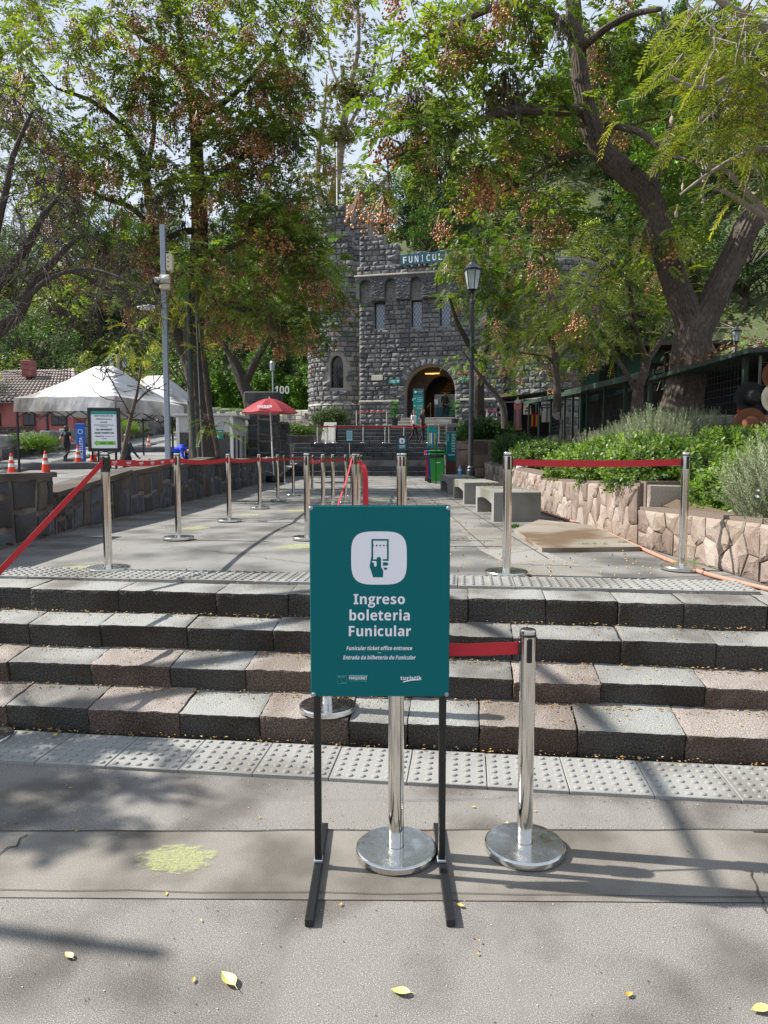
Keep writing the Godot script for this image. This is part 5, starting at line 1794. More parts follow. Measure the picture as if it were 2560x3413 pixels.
	# the forked tree on the right
	grow("chinaberry_tree", "big forked chinaberry tree with deeply furrowed bark behind the planter shrubs", [
		[[Vector3(4.92, 1.96, -12), Vector3(4.97, 2.31, -12), Vector3(5.02, 2.69, -12), Vector3(5.08, 3.15, -12), Vector3(5.13, 3.61, -12), Vector3(5.15, 3.91, -12)], [0.4, 0.345, 0.315, 0.3, 0.295, 0.24]],
		[[Vector3(5.14, 3.72, -12), Vector3(4.98, 4.1, -12), Vector3(4.78, 4.59, -12), Vector3(4.62, 5.03, -12), Vector3(4.5, 5.48, -12), Vector3(4.31, 5.92, -12), Vector3(3.95, 6.26, -12), Vector3(3.61, 6.54, -12), Vector3(3.42, 6.87, -12), Vector3(3.28, 7.27, -12), Vector3(3.18, 7.74, -12), Vector3(3.11, 8.24, -12), Vector3(3.05, 8.73, -12), Vector3(2.98, 9.58, -12)], [0.24, 0.215, 0.2, 0.195, 0.19, 0.185, 0.18, 0.17, 0.158, 0.145, 0.135, 0.13, 0.12, 0.09]],
		[[Vector3(5.17, 3.68, -12), Vector3(5.38, 4.08, -12), Vector3(5.57, 4.51, -12), Vector3(5.8, 5, -12), Vector3(6.01, 5.48, -12), Vector3(6.3, 5.88, -12), Vector3(6.8, 6.51, -12), Vector3(7.2, 7.52, -12), Vector3(7.43, 8.94, -12)], [0.25, 0.215, 0.205, 0.2, 0.195, 0.185, 0.16, 0.12, 0.08]],
		[[Vector3(4.36, 5.88, -12), Vector3(4.48, 6.29, -12.2), Vector3(4.73, 6.63, -12.4), Vector3(4.86, 7.06, -12.6), Vector3(4.97, 7.6, -12.8)], [0.16, 0.13, 0.12, 0.08, 0.04]],
		[[Vector3(3.26, 7.27, -12), Vector3(2.69, 7.05, -11.6), Vector3(2.04, 6.89, -11.2), Vector3(1.52, 6.67, -11), Vector3(1.02, 6.38, -10.8), Vector3(0.47, 6.07, -10.6), Vector3(0.04, 5.83, -10.4)], [0.09, 0.08, 0.07, 0.06, 0.05, 0.035, 0.02]],
		[[Vector3(3.09, 8.38, -12), Vector3(2.45, 8.56, -11.6), Vector3(1.84, 8.51, -11.4), Vector3(1.25, 8.19, -11.2), Vector3(0.69, 7.75, -11)], [0.09, 0.075, 0.06, 0.05, 0.03]],
		[[Vector3(3.55, 6.65, -12), Vector3(3.2, 6.74, -12.4), Vector3(2.78, 6.6, -12.6), Vector3(2.35, 6.36, -12.8), Vector3(1.89, 6.28, -13)], [0.07, 0.06, 0.05, 0.04, 0.02]],
		[[Vector3(3.62, 7.02, -12), Vector3(4.01, 6.73, -11.6), Vector3(4.38, 6.33, -11.4), Vector3(4.59, 6.15, -11.2)], [0.06, 0.05, 0.04, 0.025]],
		[[Vector3(3.12, 8.16, -12), Vector3(3.46, 8.29, -11.6), Vector3(3.82, 8.38, -11.4), Vector3(4.17, 8.33, -11.2)], [0.08, 0.06, 0.05, 0.03]],
	], [
		[Vector3(0.65, 7.36, -11), Vector3(0.75, 1.0, 1.2), 20], [Vector3(1.25, 8.06, -11.2), Vector3(1.1, 0.7, 1.2), 22], [Vector3(0.54, 6.13, -10.6), Vector3(0.75, 0.7, 1.1), 18], [Vector3(0.14, 5.63, -10.8), Vector3(0.4, 0.4, 0.5), 4, 0.7], [Vector3(1.41, 6.66, -11.2), Vector3(0.9, 0.8, 1.1), 22], [Vector3(2.17, 7.95, -11.6), Vector3(0.8, 0.8, 1.1), 20], [Vector3(2.76, 7.51, -12.6), Vector3(0.5, 0.7, 0.8), 10],
		[Vector3(1.58, 6.33, -12.5), Vector3(0.6, 0.5, 1.0), 9], [Vector3(2.35, 6.36, -12.8), Vector3(0.9, 0.6, 1.0), 14, 0.8], [Vector3(4.3, 8.75, -12.8), Vector3(0.9, 0.8, 0.7), 18], [Vector3(4.6, 7.81, -12.9), Vector3(0.8, 0.5, 0.7), 11], [Vector3(4.83, 5.99, -11.6), Vector3(0.7, 0.6, 0.9), 12], [Vector3(4.45, 5.18, -11.5), Vector3(0.4, 0.35, 0.5), 6], [Vector3(3.24, 9.91, -12.5), Vector3(3.4, 0.7, 2.0), 22], [Vector3(3.38, 5.8, -13), Vector3(1.0, 0.6, 1.0), 8, 0.6], [Vector3(2.89, 5.64, -13), Vector3(0.3, 0.3, 0.4), 3], [Vector3(5.9, 8.94, -13), Vector3(1.0, 0.9, 1.0), 10],
	], {"leaves": china, "tints": [lin(108, 128, 66), lin(124, 142, 74), lin(90, 112, 58), lin(146, 160, 88)], "per": 7, "spread": 0.42, "berries": 0.24, "tangles": 0.05, "bark": "bark", "rib": 0.06, "ribs": 11.0, "sides": 44, "twigs": 3})
	# bare fine twigged tree at the left edge
	var bare := [[[Vector3(-8.58, 3.72, -15), Vector3(-7.98, 4.27, -15), Vector3(-7.58, 4.57, -15), Vector3(-7.22, 5.23, -15), Vector3(-6.87, 5.6, -15), Vector3(-6.38, 6.07, -15)], [0.16, 0.13, 0.11, 0.09, 0.075, 0.04]],
		[[Vector3(-8.75, 4.19, -15), Vector3(-8.03, 5.13, -15), Vector3(-7.73, 5.51, -15), Vector3(-7.33, 5.97, -15), Vector3(-7.02, 6.53, -15), Vector3(-6.63, 6.99, -15)], [0.13, 0.11, 0.1, 0.08, 0.06, 0.03]],
		[[Vector3(-7.37, 4.95, -15), Vector3(-6.7, 5.22, -14.6), Vector3(-5.87, 5.3, -14.2), Vector3(-5.08, 5.08, -14), Vector3(-4.4, 4.68, -13.8)], [0.06, 0.05, 0.035, 0.025, 0.012]],
		[[Vector3(-7.22, 5.23, -15), Vector3(-6.76, 5.56, -15.4), Vector3(-6.24, 5.42, -15.8), Vector3(-5.72, 5.07, -16)], [0.05, 0.04, 0.03, 0.012]],
		[[Vector3(-8.31, 5.32, -15), Vector3(-7.99, 6.25, -15), Vector3(-7.76, 6.99, -15), Vector3(-7.54, 7.81, -15), Vector3(-7.13, 8.63, -15)], [0.11, 0.09, 0.07, 0.05, 0.03]]]
	grow("bare_tree", "dark bare tree with dense fine twigs reaching in at the left edge", bare, [[Vector3(-7.31, 6.53, -15), Vector3(1.3, 1.3, 1.4), 70], [Vector3(-7.62, 8.08, -15), Vector3(1.2, 1.2, 1.4), 44], [Vector3(-6.31, 5.59, -14.6), Vector3(1.5, 0.7, 1.2), 50], [Vector3(-5.16, 4.77, -14.2), Vector3(1.1, 0.5, 0.8), 24], [Vector3(-6.92, 4.31, -14.6), Vector3(1.4, 0.5, 1.0), 24]], {"leaves": [china[0]], "tints": [lin(96, 92, 60)], "per": 0.7, "spread": 0.6, "twigs": 9, "bark": "bark_dark", "sag": 0.3})
	# fine-leaved tree whose sprays hang in at the upper right
	var jac := [frond(15, 0.4, 0.075, 0.014, 0.4, false), frond(12, 0.34, 0.065, 0.013, 0.6, false)]
	var yel := [lin(146, 152, 70), lin(124, 138, 62), lin(164, 162, 84), lin(106, 124, 58)]
	grow("jacaranda_tree", "yellow-green feathery jacaranda with brown pods hanging in at the upper right", [
		[[Vector3(5.6, 1.0, -6.2), Vector3(5.5, 2.6, -6.3), Vector3(5.6, 4.2, -6.4), Vector3(5.4, 6.0, -6.5), Vector3(5.5, 8.0, -6.6)], [0.2, 0.17, 0.14, 0.1, 0.06]],
		[[Vector3(5.5, 4.6, -6.4), Vector3(3.97, 5.33, -7), Vector3(3.6, 5.64, -7), Vector3(3.21, 5.86, -7), Vector3(2.9, 6.07, -7)], [0.07, 0.05, 0.04, 0.03, 0.02]],
		[[Vector3(5.55, 3.6, -6.4), Vector3(4.23, 3.83, -7.4), Vector3(3.79, 4.19, -7.4), Vector3(3.36, 4.43, -7.2), Vector3(3.09, 4.4, -7)], [0.05, 0.035, 0.028, 0.02, 0.012]],
		[[Vector3(5.5, 3.9, -6.4), Vector3(4.03, 4.61, -7.2), Vector3(3.48, 4.53, -7), Vector3(3.04, 4.28, -6.8), Vector3(2.75, 4.07, -6.8)], [0.05, 0.03, 0.024, 0.016, 0.01]],
		[[Vector3(5.5, 3.0, -6.4), Vector3(4.36, 4.01, -7.4), Vector3(3.89, 4.06, -7.4), Vector3(3.41, 4.21, -7.2), Vector3(3.18, 4.3, -7.2)], [0.05, 0.035, 0.03, 0.02, 0.01]],
		[[Vector3(5.45, 5.0, -6.4), Vector3(3.67, 4.88, -6.6), Vector3(3.15, 4.97, -6.4), Vector3(2.67, 4.72, -6.2), Vector3(2.36, 4.83, -6.2)], [0.05, 0.035, 0.026, 0.018, 0.01]],
	], [[Vector3(2.71, 5.12, -6.4), Vector3(0.42, 0.35, 0.8), 15], [Vector3(3.25, 5.23, -6.6), Vector3(0.5, 0.45, 0.8), 17], [Vector3(3.34, 4.92, -6.8), Vector3(0.42, 0.36, 0.7), 14], [Vector3(3.67, 4.65, -7), Vector3(0.35, 0.4, 0.6), 8], [Vector3(3.4, 5.58, -6.6), Vector3(0.7, 0.5, 0.8), 14], [Vector3(3.92, 4.88, -6.6), Vector3(0.7, 1.2, 1.0), 20]], {"leaves": jac, "tints": yel, "per": 5, "spread": 0.3, "twigs": 2, "bark": "bark_pale", "sag": 0.5})
	# its woody pods
	var pod := MB.new()
	pod.ball(Vector3(0, -0.035, 0), Vector3(0.024, 0.036, 0.011), 6, 8)
	pod.tube([Vector3.ZERO, Vector3(0.01, 0.06, 0)], [0.003, 0.003], 4)
	var pm := pod.mesh()
	var spots := [Vector3(2.55, 5.04, -6.6), Vector3(2.75, 5.06, -6.6), Vector3(2.83, 5.02, -6.6), Vector3(2.57, 4.68, -6.6), Vector3(2.83, 4.69, -6.6), Vector3(2.89, 5.42, -6.6), Vector3(2.7, 5.58, -6.6), Vector3(2.76, 3.96, -6.9), Vector3(2.81, 4.21, -6.9), Vector3(2.96, 4.58, -6.6), Vector3(3.07, 4.9, -6.6), Vector3(2.9, 4.4, -6.8), Vector3(3.43, 4.77, -6.7)]
	for i in spots.size():
		solo("seed_pod", pm, M.rose_stone, "flat rounded brown seed pod hanging among the yellow-green fronds at upper right", "seed pod", spots[i], rnd(0, TAU), "pods of the jacaranda")
	# street tree at the left, mostly beyond the frame
	grow("street_tree", "loose street tree at the left edge whose shadow falls on the lower pavement", [
		[[Vector3(-9.6, -0.1, -5.6), Vector3(-9.5, 1.5, -5.6), Vector3(-9.3, 3.0, -5.4), Vector3(-9.1, 4.6, -5.2), Vector3(-9.0, 6.0, -5.0)], [0.26, 0.22, 0.19, 0.15, 0.08]],
		[[Vector3(-9.3, 3.0, -5.4), Vector3(-8.6, 4.0, -4.9), Vector3(-7.9, 4.8, -4.5), Vector3(-7.0, 5.3, -4.2)], [0.13, 0.11, 0.08, 0.04]],
		[[Vector3(-9.4, 2.6, -5.5), Vector3(-8.8, 3.4, -4.2), Vector3(-8.1, 4.2, -3.4), Vector3(-7.0, 4.7, -3.2), Vector3(-6.0, 5.0, -3.0)], [0.1, 0.08, 0.06, 0.045, 0.03]],
		[[Vector3(-7.9, 4.8, -4.5), Vector3(-6.4, 5.4, -5.2), Vector3(-5.0, 5.5, -5.6), Vector3(-4.1, 5.2, -4.8), Vector3(-4.0, 5.0, -3.3)], [0.07, 0.06, 0.05, 0.042, 0.025]],
	], [[Vector3(-7.9, 5.3, -4.4), Vector3(0.9, 0.4, 0.4), 9], [Vector3(-7.0, 5.2, -4.2), Vector3(0.5, 0.3, 0.2), 4, 0.8], [Vector3(-8.6, 4.6, -3.5), Vector3(0.7, 0.5, 0.5), 6]], {"leaves": china, "tints": greens, "per": 20, "spread": 0.42, "twigs": 3, "bark": "bark_dark"})
	# tall pale poplar far behind
	var asp := [frond(3, 0.3, 0.2, 0.15, 0.6)]
	grow("poplar_tree", "tall thin pale poplar with sparse leaves standing against the sky behind the flagpole", [
		[[Vector3(-4.14, 15.28, -62), Vector3(-4.47, 19.91, -62), Vector3(-4.21, 23.72, -62), Vector3(-3.68, 27.12, -62), Vector3(-3.28, 30.12, -62), Vector3(-2.69, 33.09, -62), Vector3(-2.1, 36.04, -62), Vector3(-2.28, 40.79, -62)], [0.6, 0.5, 0.42, 0.34, 0.28, 0.22, 0.16, 0.06]],
		[[Vector3(-4.38, 21.05, -62), Vector3(-5.46, 23.72, -62), Vector3(-5.52, 27.12, -62), Vector3(-5.03, 30.49, -62), Vector3(-4.78, 33.46, -62)], [0.3, 0.25, 0.2, 0.14, 0.06]],
		[[Vector3(-3.71, 21.82, -62), Vector3(-1.91, 22.99, -61), Vector3(0.02, 24.11, -60), Vector3(1.15, 25.93, -60)], [0.2, 0.16, 0.12, 0.06]],
		[[Vector3(-3.48, 28.25, -62), Vector3(-2.31, 30.49, -62), Vector3(-1.14, 32.72, -62), Vector3(-0.67, 35.31, -62)], [0.16, 0.13, 0.1, 0.05]],
		[[Vector3(-3.01, 31.24, -62), Vector3(-3.79, 32.22, -61), Vector3(-4.46, 34.04, -61), Vector3(-4.6, 36.93, -61)], [0.14, 0.11, 0.08, 0.04]],
	], [[Vector3(-2.49, 36.04, -62), Vector3(2.2, 3.6, 2.2), 60], [Vector3(-3.67, 30.12, -62), Vector3(2.2, 2.6, 2.2), 46], [Vector3(-4.28, 24.48, -62), Vector3(2.8, 2.8, 2.4), 60, 1.3], [Vector3(-1.14, 31.98, -62), Vector3(1.6, 2.6, 1.6), 30], [Vector3(-2.28, 41.51, -62), Vector3(2.6, 2.0, 2.0), 30], [Vector3(-2.82, 22.64, -60), Vector3(3.2, 2.2, 2.0), 40, 1.6], [Vector3(-3.08, 32.16, -62), Vector3(0.8, 1.0, 0.8), 12, 3.0], [Vector3(-3.68, 28.62, -62), Vector3(0.7, 0.9, 0.7), 10, 3.0]], {"leaves": asp, "tints": [lin(126, 128, 66), lin(104, 112, 56), lin(150, 140, 84)], "per": 7, "spread": 0.9, "twigs": 4, "bark": "bark_pale", "leaf": "leaf_matt"})

func small_trees() -> void:
	var jac := [frond(13, 0.46, 0.09, 0.018, 0.45, false), frond(11, 0.4, 0.08, 0.017, 0.7, false)]
	var ol := [lin(116, 134, 56), lin(92, 116, 50), lin(140, 146, 62)]
	var opt := {"leaves": jac, "tints": ol, "per": 6, "spread": 0.5, "twigs": 4, "bark": "bark", "sag": 0.35, "berries": 0.06}
	grow("small_jacaranda", "thin jacaranda tree with a pale forked trunk left of the big trunk", [
		[[Vector3(5.28, 2.48, -15), Vector3(5.3, 2.76, -15), Vector3(5.33, 3.1, -15), Vector3(5.43, 3.39, -15), Vector3(5.5, 3.72, -15)], [0.13, 0.115, 0.105, 0.09, 0.07]],
		[[Vector3(5.31, 2.96, -15), Vector3(5.08, 3.34, -15), Vector3(4.83, 3.72, -15), Vector3(4.53, 4.19, -15), Vector3(4.23, 4.57, -15)], [0.06, 0.05, 0.04, 0.03, 0.015]],
		[[Vector3(5.48, 3.62, -15), Vector3(5.18, 4.16, -14.8), Vector3(5.01, 4.68, -14.6), Vector3(4.78, 5.18, -14.4), Vector3(4.34, 5.48, -14.2)], [0.07, 0.055, 0.05, 0.04, 0.02]],
		[[Vector3(5.48, 3.62, -15), Vector3(5.81, 4.04, -15.2), Vector3(6.12, 4.46, -15.4), Vector3(6.33, 4.98, -15.6)], [0.07, 0.06, 0.04, 0.02]],
	], [[Vector3(4.39, 4.86, -14.6), Vector3(1.2, 0.8, 1.2), 26], [Vector3(3.83, 5.32, -15), Vector3(1.0, 0.6, 1.0), 14], [Vector3(4.86, 5.44, -14.4), Vector3(0.8, 0.5, 1.0), 9], [Vector3(5.56, 4.85, -15), Vector3(0.7, 0.6, 0.9), 10], [Vector3(4.43, 4.1, -15), Vector3(0.9, 0.4, 0.8), 12]], opt)
	grow("small_jacaranda", "thin jacaranda tree rising straight from the planter in front of the stall roof", [
		[[Vector3(4.83, 2.88, -20), Vector3(4.83, 3.39, -20), Vector3(4.8, 3.9, -20), Vector3(4.74, 4.41, -20), Vector3(4.63, 4.92, -20)], [0.12, 0.105, 0.095, 0.085, 0.06]],
		[[Vector3(4.77, 4.16, -20), Vector3(4.51, 4.41, -20), Vector3(4.12, 4.47, -20), Vector3(3.6, 4.54, -20)], [0.05, 0.04, 0.03, 0.015]],
		[[Vector3(4.77, 4.28, -20), Vector3(5.27, 4.79, -20), Vector3(5.64, 5.29, -20), Vector3(5.89, 5.8, -20)], [0.05, 0.04, 0.03, 0.015]],
		[[Vector3(4.68, 4.66, -20), Vector3(4.49, 5.29, -20), Vector3(4.55, 6.05, -20), Vector3(4.34, 6.67, -20)], [0.06, 0.05, 0.03, 0.015]],
	], [[Vector3(4.62, 5.42, -20), Vector3(1.3, 0.8, 1.2), 28], [Vector3(3.73, 5.04, -20), Vector3(1.0, 0.5, 1.0), 14], [Vector3(5.39, 5.04, -20), Vector3(0.9, 0.6, 1.0), 14], [Vector3(4.47, 6.3, -20), Vector3(1.3, 0.7, 1.0), 16]], opt)
	grow("small_jacaranda", "dark trunked tree in front of the castle right of the arch with leaning limbs", [
		[[Vector3(4.29, 2.93, -33), Vector3(4.28, 3.89, -33), Vector3(4.31, 4.94, -33), Vector3(4.47, 5.99, -33), Vector3(4.71, 7.04, -33), Vector3(4.87, 8.08, -33)], [0.38, 0.34, 0.32, 0.28, 0.22, 0.14]],
		[[Vector3(4.47, 5.78, -33), Vector3(3.77, 6.75, -32.5), Vector3(3.19, 7.68, -32), Vector3(2.84, 8.6, -31.6)], [0.16, 0.13, 0.1, 0.05]],
		[[Vector3(4.39, 2.66, -26), Vector3(4.31, 3.41, -26), Vector3(4.04, 3.91, -26), Vector3(3.53, 4.49, -26), Vector3(2.85, 5.4, -26)], [0.12, 0.1, 0.09, 0.07, 0.03]],
		[[Vector3(4.79, 7.45, -33), Vector3(5.41, 8.39, -32.5), Vector3(5.93, 9.28, -32), Vector3(6.32, 10.28, -32)], [0.14, 0.11, 0.08, 0.04]],
	], [[Vector3(4.09, 9.28, -32), Vector3(1.4, 1.5, 1.6), 28, 1.3], [Vector3(5.31, 9.48, -32), Vector3(1.8, 1.5, 1.6), 32, 1.3], [Vector3(4.54, 10.39, -31), Vector3(1.8, 1.1, 1.6), 26, 1.4], [Vector3(5.37, 7.3, -31), Vector3(1.7, 0.9, 1.4), 18], [Vector3(2.96, 10.11, -30), Vector3(0.6, 0.6, 1.0), 8, 1.3], [Vector3(4.15, 5.51, -28), Vector3(1.2, 0.6, 1.0), 10, 0.7], [Vector3(6.14, 8.24, -30), Vector3(2.0, 1.5, 1.4), 34, 1.2], [Vector3(6.9, 6.2, -29), Vector3(1.8, 1.2, 1.4), 26], [Vector3(5.24, 4.98, -28), Vector3(1.2, 0.6, 1.0), 9, 0.7]], {"leaves": jac + [frond(5, 0.36, 0.17, 0.07, 0.5)], "tints": [lin(96, 128, 50), lin(122, 140, 60), lin(80, 108, 46)], "per": 11, "spread": 0.7, "twigs": 5, "bark": "bark_dark", "berries": 0.35, "sag": 0.3})
	grow("sapling", "young jacaranda sapling with feathery yellow-green leaves around the camera pole", [
		[[Vector3(-3.97, 1.65, -17), Vector3(-4.01, 1.93, -17), Vector3(-4.15, 2.59, -17), Vector3(-4.26, 3.67, -17), Vector3(-4.35, 4.75, -17), Vector3(-4.4, 5.28, -17), Vector3(-4.53, 5.71, -17)], [0.05, 0.045, 0.04, 0.03, 0.022, 0.016, 0.008]],
		[[Vector3(-4.12, 2.37, -17), Vector3(-4.44, 3, -16.8), Vector3(-4.7, 3.62, -16.6), Vector3(-4.94, 4.33, -16.4), Vector3(-5.14, 4.84, -16.4)], [0.025, 0.02, 0.016, 0.012, 0.006]],
	], [[Vector3(-4.33, 5.6, -17), Vector3(0.7, 0.35, 0.5), 9], [Vector3(-4.92, 4.95, -16.4), Vector3(0.8, 0.4, 0.6), 9], [Vector3(-5.32, 4.26, -16.6), Vector3(0.7, 0.4, 0.6), 7], [Vector3(-4.25, 4.43, -17), Vector3(0.3, 0.4, 0.4), 4], [Vector3(-3.9, 2.48, -17), Vector3(0.4, 0.3, 0.4), 6], [Vector3(-6.1, 4.43, -17), Vector3(0.6, 0.4, 0.6), 5]], {"leaves": jac, "tints": [lin(150, 160, 56), lin(110, 136, 50), lin(176, 172, 66)], "per": 4, "spread": 0.35, "twigs": 2, "bark": "bark", "sag": 0.4})
	grow("bare_sapling", "leafless grey sapling right behind the ticket notice on the first stanchion", [
		[[Vector3(-3.91, 1.55, -10.6), Vector3(-3.83, 1.89, -10.6), Vector3(-3.76, 2.2, -10.6), Vector3(-3.67, 2.5, -10.6), Vector3(-3.62, 2.74, -10.6), Vector3(-3.58, 2.98, -10.6)], [0.04, 0.034, 0.03, 0.022, 0.018, 0.012]],
		[[Vector3(-3.67, 2.44, -10.6), Vector3(-3.48, 2.61, -10.6), Vector3(-3.31, 2.65, -10.6)], [0.014, 0.01, 0.005]],
		[[Vector3(-3.74, 2.23, -10.6), Vector3(-3.81, 2.48, -10.4), Vector3(-3.98, 2.81, -10.4), Vector3(-4.09, 3.08, -10.4)], [0.014, 0.011, 0.008, 0.005]],
		[[Vector3(-3.62, 2.74, -10.6), Vector3(-3.75, 2.91, -10.6), Vector3(-3.87, 3.11, -10.6), Vector3(-3.87, 3.31, -10.6)], [0.012, 0.009, 0.006, 0.004]],
		[[Vector3(-3.77, 2.44, -10.4), Vector3(-4.03, 2.48, -10.4), Vector3(-4.19, 2.58, -10.4), Vector3(-4.25, 2.69, -10.4)], [0.009, 0.007, 0.005, 0.003]],
		[[Vector3(-3.6, 2.84, -10.6), Vector3(-3.41, 2.98, -10.6), Vector3(-3.25, 3.08, -10.6)], [0.01, 0.007, 0.004]],
	], [[Vector3(-3.48, 2.78, -10.6), Vector3(0.22, 0.2, 0.2), 9], [Vector3(-3.95, 2.89, -10.4), Vector3(0.2, 0.2, 0.2), 6]], {"leaves": jac, "tints": ol, "per": 0, "spread": 0.14, "twigs": 3, "bark": "bark"})

# ---------------------------------------------------------------- shrubs
func shrub(called: String, label: String, cat: String, at: Vector3, size: Vector3, sprig: Mesh, n: int, tints: Array, upright: float, group: String, flowers := 0) -> void:
	var o := thing(called, label, cat, at, 0.0, group)
	var where := []
	var tt := []
	var lobes := []
	for i in 7:
		lobes.append([inball() * size * Vector3(0.55, 0.25, 0.55) + Vector3(0, size.y * 0.55, 0), rnd(0.45, 0.7)])
	var st := MB.new()
	for l in lobes:
		st.tube([Vector3(rnd(-0.1, 0.1), -0.1, rnd(-0.1, 0.1)), l[0] * 0.5, l[0]], [0.025, 0.018, 0.008], 5, false)
	for i in int(n * 1.35):
		var l: Array = lobes[rng.randi() % 7]
		var e := inball().normalized() * pow(rng.randf(), 0.3)
		var p: Vector3 = l[0] + e * size * l[1] * Vector3(1, 0.8, 1)
		if p.y < 0.03:
			p.y = rnd(0.0, 0.15)
		var dir := (e + Vector3(0, upright, 0) + inball() * 0.5).normalized()
		var x := dir.cross(Vector3(0.3, 0.1, 0.9)).normalized()
		var b := Basis(x, dir, x.cross(dir)) * Basis(Vector3.UP, rnd(0, TAU))
		where.append(Transform3D(b.scaled(Vector3.ONE * rnd(0.65, 1.1)), p))
		tt.append((tints[0] as Color).lerp(tints[1], rng.randf()) * rnd(0.75, 1.2))
	part(o, "stems", st.mesh(), M.bark)
	many(o, "foliage", sprig, M.leaf if upright < 1.0 else M.leaf_matt, where, tt)
	if flowers:
		var fl := MB.new()
		for k in 5:
			var a := TAU * k / 5
			fl.tri(Vector3.ZERO, Vector3(cos(a) * 0.012, 0.004, sin(a) * 0.012), Vector3(cos(a + 0.9) * 0.012, 0.004, sin(a + 0.9) * 0.012))
		var fw := []
		var ft := []
		for i in flowers:
			var q: Transform3D = where[rng.randi() % where.size()]
			fw.append(Transform3D(Basis(Vector3.RIGHT, rnd(-0.8, 0.8)).scaled(Vector3.ONE * rnd(0.8, 1.5)), q.origin + Vector3(0, 0.14, 0.03)))
			ft.append(lin(206, 204, 226))
		many(o, "flowers", fl.mesh(), M.leaf_matt, fw, ft)

func planting() -> void:
	# sprig of broad glossy leaves
	var mb := MB.new()
	for i in 11:
		var a := i * 2.4
		var y := 0.02 + i * 0.012
		var d := Vector3(cos(a), 0.35 + i * 0.05, sin(a)).normalized()
		var w := d.cross(Vector3.UP).normalized() * 0.014
		var p := Vector3(0, y, 0)
		var q := p + d * 0.055
		mb.col = Color.WHITE * rnd(0.8, 1.2)
		mb.tri(p, p + d * 0.035 - w, q)
		mb.tri(p, q, p + d * 0.035 + w)
	mb.col = Color(0.6, 0.5, 0.4)
	mb.tube([Vector3(0, -0.08, 0), Vector3(0, 0.14, 0)], [0.003, 0.002], 3, false)
	var glossy := mb.mesh()
	# sprig of rosemary: needles up a stem
	mb = MB.new()
	for i in 30:
		var a := i * 2.4
		var y := 0.01 + i * 0.009
		var d := Vector3(cos(a), 0.9, sin(a)).normalized()
		var w := d.cross(Vector3.UP).normalized() * 0.0026
		mb.col = Color.WHITE * rnd(0.8, 1.2)
		mb.tri(Vector3(0, y, 0) - w, Vector3(0, y, 0) + w, Vector3(0, y, 0) + d * 0.034)
	mb.col = Color(0.8, 0.7, 0.55)
	mb.tube([Vector3(0, -0.1, 0), Vector3(0, 0.28, 0)], [0.003, 0.0015], 3, false)
	var needles := mb.mesh()
	var gl := [lin(58, 92, 36), lin(136, 164, 72)]
	var ro := [lin(118, 134, 104), lin(184, 192, 162)]
	var dk := [lin(40, 72, 30), lin(84, 118, 50)]
	var grp := "broad-leaved shrubs in the planter"
	shrub("shrub", "bright glossy green shrub spilling over the wall behind the right belt stanchion", "shrub", Vector3(3.35, 0.95, -6.3), Vector3(0.62, 0.62, 0.8), glossy, 2300, gl, 0.5, grp)
	shrub("shrub", "bright glossy green shrub under the belt, just left of the right stanchion", "shrub", Vector3(3.2, 1.2, -7.9), Vector3(0.65, 0.5, 0.75), glossy, 2100, gl, 0.5, grp)
	shrub("shrub", "bright glossy green shrub in the middle of the planter above the tall wall", "shrub", Vector3(3.15, 1.25, -9.5), Vector3(0.65, 0.52, 0.85), glossy, 2100, gl, 0.5, grp)
	shrub("shrub", "bright glossy green shrub at the left end of the sunlit planter hedge", "shrub", Vector3(3.2, 1.25, -11.2), Vector3(0.65, 0.46, 0.85), glossy, 1800, gl, 0.5, grp)
	shrub("shrub", "tallest bright shrub in front of the big tree trunk", "shrub", Vector3(4.4, 1.2, -8.9), Vector3(0.7, 0.62, 0.7), glossy, 1900, gl, 0.5, grp)
	shrub("shrub", "rounded dark green shrub at the corner by the lamp post", "shrub", Vector3(3.3, 1.4, -17.6), Vector3(0.75, 0.6, 1.0), glossy, 1500, dk, 0.5, grp)
	shrub("shrub", "lighter green low shrub beside the planter corner near the lamp post", "shrub", Vector3(3.35, 1.35, -15.4), Vector3(0.7, 0.5, 0.8), glossy, 1300, gl, 0.5, grp)
	shrub("shrub", "dark bushy shrub on the square planter at the right end of the stairs", "shrub", Vector3(4.6, 2.3, -32.2), Vector3(1.5, 0.9, 1.2), glossy, 2600, dk, 0.5, grp)
	shrub("shrub", "dark shrub at the back of the square planter below the castle wall", "shrub", Vector3(3.9, 2.3, -35.0), Vector3(1.0, 0.8, 1.2), glossy, 1600, dk, 0.5, grp)
	shrub("shrub", "sprawling green shrub against the foot of the left round tower", "shrub", Vector3(-3.2, 3.35, -43.6), Vector3(1.4, 1.0, 0.7), glossy, 2000, [lin(60, 84, 40), lin(104, 124, 66)], 0.4, grp)
	shrub("shrub", "low green bush behind the rubble wall left of the landing", "shrub", Vector3(-5.2, 2.6, -37.6), Vector3(2.0, 0.6, 0.8), glossy, 2200, [lin(70, 100, 46), lin(116, 142, 66)], 0.5, grp)
	shrub("shrub", "dark green shrub between the ticket booth and the gate pillar", "shrub", Vector3(-6.0, 1.0, -31.6), Vector3(0.7, 1.3, 0.7), glossy, 1400, dk, 0.5, grp)
	var rg := "grey-green rosemary bushes in the planter"
	shrub("rosemary_bush", "tall grey-green rosemary in front of the furrowed trunk, pale flowers", "shrub", Vector3(4.3, 1.3, -10.2), Vector3(0.85, 0.82, 0.9), needles, 3000, ro, 1.6, rg, 60)
	shrub("rosemary_bush", "grey-green rosemary spilling over the wall at the right edge of the picture", "shrub", Vector3(3.25, 1.0, -5.2), Vector3(0.5, 0.62, 0.7), needles, 2400, ro, 1.4, rg, 70)
